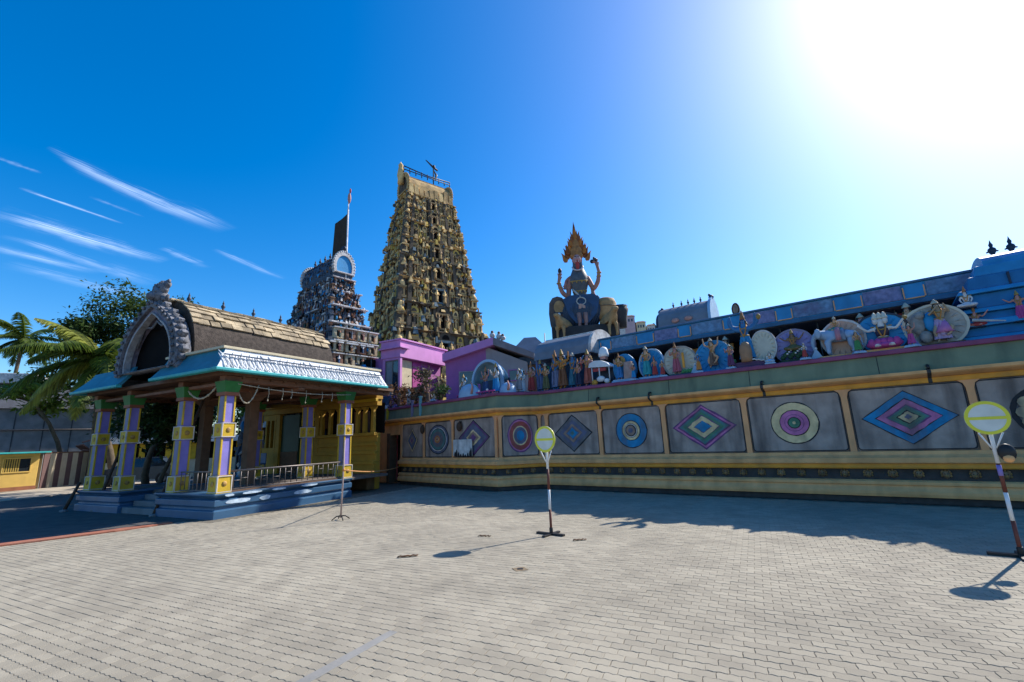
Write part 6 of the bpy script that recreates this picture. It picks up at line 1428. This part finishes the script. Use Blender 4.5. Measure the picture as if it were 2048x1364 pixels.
# ---------------------------------------------------------------- yellow shrine building inside and behind the hall
YS = thing('yellow_shrine', 'yellow shrine building with dark doorway and columned gallery behind the entrance hall', 'shrine', pl(6.55, 0), PR)
def yb(m, y0, y1, z0, z1, x0=0, x1=.2, name='wall', bev=.012): return MB(m).box(x0, x1, y0, y1, z0, z1).build(name, YS, bevel=bev)
yb(yell2_m, .95, 4.25, .0, 1.0, -.10); yb(yell2_m, .95, 4.25, 1.002, 1.35, -.02)
for z, o in ((.92, .20), (1.30, .12), (1.62, .10), (2.0, .16)): yb(yell2_m, .93, 4.25, z, z + .12, -o, -.0, 'moulding')
yb(yell2_m, .95, 4.25, 1.352, 2.1, .02)
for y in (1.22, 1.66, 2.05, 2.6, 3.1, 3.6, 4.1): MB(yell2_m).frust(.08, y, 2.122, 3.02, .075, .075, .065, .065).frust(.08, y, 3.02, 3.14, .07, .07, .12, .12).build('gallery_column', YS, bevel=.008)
yb(dark_m, 1.0, 4.3, 2.1, 3.3, .45, .5, 'gallery_back'); yb(M('gallery_brown', (.14, .07, .05), .8, .2, 5, .2), 1.7, 2.5, 2.12, 3.0, .3, .4, 'gallery_panel')
yb(yell2_m, .9, 7.9, 3.16, 3.40, -.06); yb(yell2_m, .85, 7.9, 3.402, 3.60, -.16); yb(yellow_m, .75, 2.4, 3.30, 3.42, -.30, -.162, 'cornice_strip')
yb(yell2_m, 4.25, 4.5, 0, 3.16, .0, .35, 'door_jamb'); yb(yell2_m, 6.75, 7.0, .0, 3.16, .0, .35, 'door_jamb')
yb(dark_m, 4.5, 5.6, .5, 3.16, .6, .7, 'doorway'); yb(M('door_green', (.035, .07, .045), .5, .15, 3, .1), 5.6, 6.75, .55, 3.10, .12, .2, 'door')
yb(brown_m, 5.62, 6.73, .56, 1.5, .09, .118, 'door_panel')
yb(yell2_m, 7.0, 7.9, 0, 1.7, .0); yb(yell2_m, 7.0, 7.9, 2.9, 3.16, 0)
for y in (7.1, 7.4, 7.7): MB(yell2_m).box(.02, .16, y - .05, y + .05, 1.7, 2.9).build('window_bar', YS, bevel=.008)
yb(dark_m, 7.0, 7.9, 1.7, 2.9, .3, .35, 'window_recess')
MB(roofdk_m).box(-.1, .7, .95, 8, 3.602, 3.75).build('roof', YS)
yb(M('wainscot_brown', (.18, .10, .045), .75, .2, 4, .2), .9, 1.8, .02, .5, -.5, -.11, 'step', .02)
t = thing('plastic_chair', 'small blue plastic chair against the yellow wall inside the hall', 'chair', pl(5.9, 7.1, .585), PR)
MB(M('chair_blue', (.06, .12, .24), .45, .1, 4, .05)).box(-.22, .22, -.22, .22, .42, .46).build('seat', t, bevel=.02); MB(M('chair_blue', (.06, .12, .24))).box(.18, .22, -.22, .22, .46, .90).build('backrest', t, bevel=.02)
for x in (-.19, .19):
    for y in (-.19, .19): MB(M('chair_blue', (.06, .12, .24))).tube([(x, y, 0), (x * .95, y * .95, .42)], .022, 6).build('leg', t)

# ---------------------------------------------------------------- street side on the left
kio = thing('kiosk', 'small yellow roadside kiosk with turquoise flat roof and curtained windows', 'kiosk', pl(1.6, 23.45), PR)
ky_m = M('kiosk_yellow', (.62, .40, .10), .55, .08, 3, .1, 30, .25, (.4, .25, .08))
MB(ky_m).box(-3.2, 2.4, 0, 2.4, 0, 1.95).build('wall', kio, bevel=.02)
MB(turq_m).box(-3.4, 2.7, -.45, 2.6, 1.952, 2.04).build('roof', kio, bevel=.015)
MB(M('kiosk_base', (.26, .10, .05), .7, .15, 4, .1)).box(-3.22, 2.42, -.02, 0, 0, .22).build('base_band', kio)
for x0, x1 in ((-2.9, -1.5), (-1.3, -.1), (.25, .72), (.95, 2.1)):
    q = MB(ky_m).ring([(x0, .95), (x1, .95), (x1, 1.75), (x0, 1.75)], [(x0 + .06, 1.01), (x1 - .06, 1.01), (x1 - .06, 1.69), (x0 + .06, 1.69)], -.05, .0).build('window', kio, bevel=.01)
    MB(glass_m).box(x0 + .06, x1 - .06, -.018, -.004, 1.01, 1.69).build('pane', q)
    cu = MB(M('curtain_ochre', (.45, .30, .06), .8, .15, 6, .1))
    xx = x0 + .08
    while xx < x0 + (x1 - x0) * .6: cu.box(xx, xx + .05, -.03, -.022, 1.02, 1.68); xx += .09
    cu.build('curtain', q)
# striped wall
fs_, fe_ = pl(4.25, 23.7), pl(12.4, 29.4); fd = (fe_ - fs_); fl = fd.length; frz = math.atan2(fd.y, fd.x)
sw = thing('striped_wall', 'boundary wall painted in brown and cream vertical stripes beside the kiosk', 'wall', fs_, frz)
MB(concrete_m).box(-.05, fl + 14, .02, .2, 0, 1.9).build('wall_core', sw)
stc, stb = M('stripe_cream', (.50, .42, .29), .75, .1, 3, .15, 40, .3, (.3, .24, .17)), M('stripe_brown', (.13, .075, .07), .75, .12, 3, .15, 40, .3, (.08, .05, .05))
x = 0; k = 0
while x < fl + 14: MB(stb if k % 2 == 0 else stc).box(x, x + .40, -.03 if k % 2 else -.015, .018, .02, 1.92).build('stripe', sw, bevel=.006); x += .402; k += 1
MB(brown_m).box(-.1, fl + 14, -.05, .25, 1.925, 1.99).build('wall_cap', sw)
# dark shed with big sloping roof and the white flat-roofed house behind
sh = thing('shed', 'large dark grey weathered shed wall behind the striped wall', 'shed', (-32.5, 31.5, 0), R(40))
MB(concrete_m).box(-6, 6.5, 0, 6, 0, 5.0).build('wall', sh); MB(M('shed_upper', (.12, .12, .135), .9, .2, 1.2, .3, 15, .5, (.06, .06, .065))).add([(-6.2, -.3, 5.0), (6.8, -.3, 5.0), (6.2, .5, 6.9), (-3.6, .5, 6.4), (-6.2, 6, 5), (6.8, 6, 5), (6.2, 5.5, 6.9), (-3.6, 5.5, 6.4)], [(0, 1, 2, 3), (5, 4, 7, 6), (3, 2, 6, 7), (1, 5, 6, 2), (4, 0, 3, 7), (0, 4, 5, 1)]).build('roof', sh)
MB(steel_m).tube([(-6.2, -.1, 3.6), (6.6, -.1, 3.55)], .06, 6).build('conduit', sh)
for k in range(9): MB(M('shed_seam', (.06, .06, .065), .9, .2, 3, .2)).box(-5.5 + 1.4 * k, -5.44 + 1.4 * k, -.02, .0, .2, 4.95).build('seam', sh)
wh = house('flat_roof_house', 'small house with pale flat concrete roof at the far left edge', (-36.6, 31.2, 0), R(30))
MB(M('house_green_grey', (.10, .12, .09), .85, .15, 2, .2)).box(-3, 2.3, 0, 4, 0, 6.9).build('wall', wh); MB(offw_m).box(-3.4, 2.7, -.5, 4.4, 6.902, 7.6).build('roof', wh, bevel=.03)
MB(white_m).box(1.9, 2.2, -.35, -.05, 3, 6.9).build('column', wh); w = MB(offw_m).box(-1.6, .2, -.05, 0, 4.6, 6.0).build('window', wh); MB(glass_m).box(-1.5, .1, -.07, -.052, 4.7, 5.9).build('pane', w)
rb = thing('rubble_heap', 'small heap of red tiles and sticks at the foot of the dark shed', 'heap', (-27.0, 30.6, 2.0), R(30))
for k in range(16):
    MB(M('rubble_red', (.26, .13, .10), .9, .3, 4, .3)).box(-.35, .35, -.2, .2, -.04, .04).build('tile', rb, (random.uniform(-1.2, 1.2), random.uniform(-.4, .4), random.uniform(-.1, .7)), random.uniform(0, 3)).rotation_euler = (random.uniform(-.5, .5), random.uniform(-.5, .5), random.uniform(0, 3))
MB(concrete_m).box(-1.6, 1.6, -.6, .6, -2, -.1).build('ledge', rb)
# parked car seen through the gap between the plinths
car = thing('parked_car', 'dark blue parked car behind the hall, seen between the two plinths', 'car', (-21.2, 26.4, 0), R(205))
cb = MB(carp_m).prism([(-2.0, .30), (2.0, .30), (2.08, .55), (2.0, .82), (1.15, .95), (-1.5, .98), (-2.02, .90), (-2.08, .55)], -.82, .82); bo = cb.build('body', car, bevel=.06)
MB(glass_m).add([(-1.55, -.74, .98), (1.05, -.74, .95), (.45, -.62, 1.42), (-1.0, -.62, 1.45), (-1.55, .74, .98), (1.05, .74, .95), (.45, .62, 1.42), (-1.0, .62, 1.45)], [(0, 1, 2, 3), (5, 4, 7, 6), (1, 5, 6, 2), (4, 0, 3, 7), (0, 4, 5, 1)]).build('window', car); MB(carp_m).box(-1.05, .5, -.64, .64, 1.42, 1.47).build('roof', car, bevel=.02)
for x in (-1.25, 1.25):
    for y in (-.80, .80):
        w = MB(rubber_m).tube([(0, -.1, 0), (0, .1, 0)], .31, 18, smooth=False).build('wheel', car, (x, y, .31)); MB(steel_m).tube([(0, -.11, 0), (0, .11, 0)], .18, 12, smooth=False).build('rim', w)
for y in (-.6, .6): MB(offw_m).ell((2.02, y, .68), (.05, .16, .08), 8, 5).build('headlight', car)
for y in (-.6, .6): MB(redc_m).ell((-2.04, y, .74), (.04, .14, .08), 8, 5).build('tail_light', car)
fh = house('cream_house', 'cream house with yellow posts seen through the hall beyond the pillars', (-21.5, 33.5, 0), R(45))
MB(cream_m).box(-6, 6, 0, 4, 0, 1.2).build('wall', fh); MB(white_m).box(-6.3, 6.3, -.6, 4.3, 2.35, 2.75).build('roof', fh, bevel=.02); MB(dark_m).box(-6, 6, .6, .7, 1.2, 2.35).build('porch_back', fh)
for k in range(9): MB(yellow_m).box(-5.8 + 1.4 * k, -5.5 + 1.4 * k, -.1, .1, 1.202, 2.348).build('post', fh)
# ---------------------------------------------------------------- trees and palms
def tree(name, label, loc, H, crown, n, m, ls, seed, cat='tree', grp=None, trunk=.22, spread=1.0, droop=0):
    rnd = random.Random(seed); t = thing(name, label, cat, loc, 0, grp)
    b = MB(bark_m); tips = []
    cz, rx, ry, rzz = crown
    def limb(p, d, l, r, depth):
        pts = [p]; q = Vector(p); dd = Vector(d)
        for k in range(4):
            dd = (dd + Vector((rnd.gauss(0, .18), rnd.gauss(0, .18), rnd.gauss(.02, .12)))).normalized(); q = q + dd * l / 4; pts.append(q.copy())
        b.tube(pts, [r * (1 - .13 * k) for k in range(5)], 7 if depth < 2 else 5)
        if depth >= 3: tips.append(q.copy()); return
        for k in range(3 if depth else 5):
            a = rnd.uniform(0, 6.28); w = Vector((math.cos(a), math.sin(a), 0)) * spread
            limb(pts[-1] if k else pts[3], (dd * .7 + w * .75 + Vector((0, 0, .18))).normalized(), (min(rx, rzz) * rnd.uniform(.42, .62) if depth == 0 else l * rnd.uniform(.5, .7)), r * .48, depth + 1)
    limb(Vector((0, 0, 0)), Vector((rnd.uniform(-.08, .08), 0, 1)), cz - rzz * .55, trunk, 0)
    b.build('trunk', t, fix=False)
    # leaf clumps: at limb ends and scattered through the crown, uneven outline
    cl = []
    for _ in range(70):
        while True:
            p = Vector((rnd.uniform(-1, 1), rnd.uniform(-1, 1), rnd.uniform(-1, 1)))
            if .25 < p.length < 1: break
        s = 1 + .22 * math.sin(p.x * 5 + seed) + .18 * math.sin(p.z * 7 + seed * 2)
        cl.append((Vector((p.x * rx * s, p.y * ry * s, cz + p.z * rzz * s)), rnd.uniform(.14, .30)))
    for p in tips:
        if abs(p.x) < rx * 1.2 and abs(p.z - cz) < rzz * 1.3: cl.append((p, rnd.uniform(.12, .24)))
    vs, fs = [], []
    for _ in range(n):
        c, s = rnd.choice(cl); o = len(vs)
        off = Vector((rnd.gauss(0, 1) * rx, rnd.gauss(0, 1) * ry, rnd.gauss(0, .7) * rzz)) * s * .75
        p = c + off
        d = Vector((rnd.gauss(0, 1), rnd.gauss(0, 1), rnd.gauss(-.1 - droop, .6))).normalized(); sd_ = d.cross(Vector((rnd.gauss(0, .4), rnd.gauss(0, .4), 1))).normalized(); nn_ = d.cross(sd_)
        l = ls * rnd.uniform(.6, 1.5)
        vs += [p, p + d * l * .45 + sd_ * l * .24, p + d * l + nn_ * l * .1, p + d * l * .45 - sd_ * l * .24]; fs.append((o, o + 1, o + 2, o + 3))
    struct(MB(m).add(vs, fs, True).build('crown', t, fix=False), 'stuff')
    return t
def palm(name, label, loc, H, fr, fl, seed, m1, m2, lean=(0, 0), tr=.16, grp=None):
    rnd = random.Random(seed); t = thing(name, label, 'palm tree', loc, 0, grp)
    b = MB(bark_m); pts = [Vector((lean[0] * (k / 8) ** 1.6, lean[1] * (k / 8) ** 1.6, H * k / 8)) for k in range(9)]
    b.tube(pts, [tr * (1.25 - .05 * k) for k in range(9)], 10)
    for k in range(24): f = k / 24; p = pts[0].lerp(pts[-1], f); z = H * f; x = lean[0] * f ** 1.6; y = lean[1] * f ** 1.6; b.tube([(x, y, z), (x, y, z + .05)], tr * (1.33 - .4 * f), 9)
    b.build('trunk', t); top = pts[-1]
    for k in range(fr):
        a = 6.283 * k / fr + rnd.uniform(-.15, .15); el = rnd.uniform(.10, 1.15) if k % 3 else rnd.uniform(-.45, .15); L = fl * rnd.uniform(.8, 1.1)
        d0 = Vector((math.cos(a) * math.cos(el), math.sin(a) * math.cos(el), math.sin(el))); rib = []; p = top.copy(); d = d0.copy()
        for j in range(13):
            rib.append(p.copy()); p = p + d * L / 12; d = (d + Vector((0, 0, -.105 - .03 * (k % 2)))).normalized()
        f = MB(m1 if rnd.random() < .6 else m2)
        f.tube(rib, [.034 * (1 - j / 14) for j in range(13)], 5, smooth=True)
        for j in range(1, 52):
            q = j / 52 * 12; i = min(11, int(q)); base = rib[i].lerp(rib[i + 1], q - i); t_ = (rib[i + 1] - rib[i]).normalized(); sd_ = t_.cross(Vector((0, 0, 1))).normalized()
            ll = L * .22 * math.sin(math.pi * min(.97, .12 + .88 * j / 52)) ** .7 + .05
            for sg in (-1, 1):
                e = (sd_ * sg * .8 + t_ * .62 + Vector((0, 0, -.32 - rnd.uniform(0, .4)))).normalized(); w = t_ * .030 * (fl / 2)
                mid = base + e * ll * .55; tip = base + e * ll + Vector((0, 0, -ll * .22))
                f.add([base - w, base + w, mid + w * .8, tip, mid - w * .8], [(0, 1, 2, 3, 4)])
        f.build('frond', t, fix=False)
    co = MB(M('coconut_husk', (.30, .20, .04), .6, .2, 5, .1))
    for k in range(6): co.ell((top.x + .26 * math.cos(k * 1.05), top.y + .26 * math.sin(k * 1.05), top.z - .28 - .08 * (k % 2)), (.11, .11, .14), 8, 6)
    co.build('coconuts', t); return t
tree('feathery_tree', 'tall fine leaved dark green tree rising behind the coconut palm', (-24.1, 28.2, 0), 12, (9.5, 2.5, 2.4, 2.9), 16000, M('leaf_feathery', (.06, .10, .025), .6, .3, .8, 0, island=.5, trans=.35), .22, 3)
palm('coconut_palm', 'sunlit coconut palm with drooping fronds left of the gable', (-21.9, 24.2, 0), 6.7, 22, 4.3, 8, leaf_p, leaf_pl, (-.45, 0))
palm('coconut_palm', 'small distant coconut palm at the far left edge', (-40.2, 36, 0), 11.2, 15, 3.0, 21, leaf_p, leaf_d, (.4, 0), .13)
tree('bushy_tree', 'bright lime green bushy tree under the coconut palm fronds', (-28.2, 29.5, 0), 8, (6.4, 2.4, 2.0, 1.8), 5000, leaf_l, .30, 12, trunk=.16)
tree('bushy_tree', 'dark dense tree just behind the left wing of the hall', (-17.6, 22.4, 0), 7, (4.3, 2.5, 2.0, 2.3), 6500, leaf_d, .28, 17, trunk=.18)
tree('bushy_tree', 'dark slender tree in the gap under the horseshoe gable', (-13.2, 17.2, 0), 5, (2.9, 1.2, 1.2, 1.3), 4200, leaf_d, .20, 23, trunk=.10)
tree('bushy_tree', 'sunlit green tree seen between the pillars of the hall', (-20.5, 37.5, 0), 7, (4.6, 4.2, 2.5, 2.9), 6500, leaf_l, .36, 31, trunk=.2)
tree('bushy_tree', 'dark green tree rising behind the striped wall', (-33.5, 43, 0), 9, (5.4, 4.2, 3.0, 3.2), 6000, leaf_d, .42, 37, trunk=.2)
tree('bushy_tree', 'broad mixed green tree behind the cream house', (-13.8, 36, 0), 7, (4.4, 3.2, 2.5, 2.7), 4500, leaf_d, .36, 41, trunk=.2)
for k, (x, y, s) in enumerate(((-52, 48, 1.2), (-45, 58, 1.4), (-60, 40, 1.3))):
    tree('roadside_tree', ('round', 'broad', 'tall')[k] + ' far roadside tree beyond the flat roofed house', (x, y, -1.5), 6, (4.0 * s, 4.5 * s, 3, 2.6 * s), 3500, leaf_d, .5, 50 + k, trunk=.25)

# ---------------------------------------------------------------- portable signs and the barrier pole
def sign(label, loc, rz, w, h, zc, lean=0):
    t = thing('round_sign', label, 'sign', loc, rz)
    p = MB(rust_m); p.tube([(0, 0, .03), (0, 0, .42)], .022, 10); p.mat(white_m).tube([(0, 0, .421), (0, 0, .75)], .022, 10); p.mat(rust_m).tube([(0, 0, .751), (0, 0, 1.10)], .022, 10); p.mat(white_m).tube([(0, 0, 1.101), (0, 0, zc)], .022, 10)
    p.build('post', t)
    d = MB(signw_m).prism([(x, z + zc) for x, z in circle(w * .5, h * .5, 40)], -.045, -.035); d = d.build('sign_face', t, bevel=.002)
    MB(signy_m).ring([(x, z + zc) for x, z in [(w * .5 * math.cos(R(9 * i)), h * .5 * math.sin(R(9 * i))) for i in range(40)]], [(x, z + zc) for x, z in [(w * .41 * math.cos(R(9 * i)), h * .41 * math.sin(R(9 * i))) for i in range(40)]], -.049, -.030).build('yellow_rim', d)
    MB(signy_m).box(-w * .41, w * .41, -.0465, -.0452, zc - h * .055, zc + h * .035).build('yellow_bar', d)
    MB(signy_m).prism([(x, z + zc) for x, z in circle(w * .46, h * .46, 40)], -.034, -.028).build('back_plate', d)
    br = MB(white_m)
    for sg in (-1, 1): br.tube([(sg * w * .26, -.03, zc - h * .45), (sg * .02, -.01, zc - h * .5 - .17)], .010, 6)
    br.build('bracket', t)
    f = MB(iron_m)
    f.box(-.30, .26, -.035, .035, .0, .035).box(-.03, .03, -.24, -.036, .0, .03).box(-.03, .03, .036, .24, .0, .03); f.tube([(0, 0, .03), (0, 0, .12)], .032, 10)
    f.build('base_frame', t, bevel=.004)
    return t
sign('round yellow rimmed sign on a striped post in the middle of the courtyard', (.54, 8.41, 0), TR, .44, .46, 1.62)
s2 = sign('large round yellow rimmed sign on a striped post near the right edge', (6.04, 5.98, 0), TR, .42, .42, 1.665)
MB(iron_m).ell((.10, -.02, 1.23), (.085, .05, .11), 10, 7).build('dark_pad', s2); MB(tan_m).ell((.10, -.045, 1.16), (.055, .04, .05), 9, 6).build('tan_pad', s2)
MB(violet_m).tube([(0, 0, .95), (0, 0, 1.08)], .024, 8).build('violet_sleeve', s2)
bp_ = thing('barrier_pole', 'thin pinkish barrier pole on a small curled tripod foot', 'barrier', (-4.08, 11.0, 0), R(10))
MB(M('pole_pink_grey', (.42, .30, .26), .6, .12, 8, .1)).tube([(0, 0, .05), (.02, 0, .9), (.03, 0, 1.78)], [.020, .018, .016], 8).build('pole', bp_)
f = MB(iron_m)
for k in range(4): a = R(25 + 90 * k); f.tube([(0, 0, .09), (.10 * math.cos(a), .10 * math.sin(a), .085), (.20 * math.cos(a), .20 * math.sin(a), .012)], [.014, .014, .012], 6)
f.build('tripod_foot', bp_)
p, a = along(0, 5.9, .16); w = TO + TX * p.x + TY * p.y
rp = thing('barrier_rope', 'orange barrier rope running from the thin pole to the wall doorway', 'rope', (0, 0, 0), 0)
A_, B_ = Vector((-4.06, 11.02, 1.10)), Vector((w.x, w.y, .72)); pts = []
for i in range(15): f_ = i / 14; q = A_.lerp(B_, f_); q.z -= .22 * 4 * f_ * (1 - f_) * .5; pts.append(q)
MB(M('rope_orange', (.42, .20, .07), .8, .15, 10, .2)).tube(pts, .016, 7).build('strand', rp)
MB(orgc_m).tube([(-4.06, 11.02, 1.07), (-4.06, 11.02, 1.13)], .035, 8).build('loop', rp)
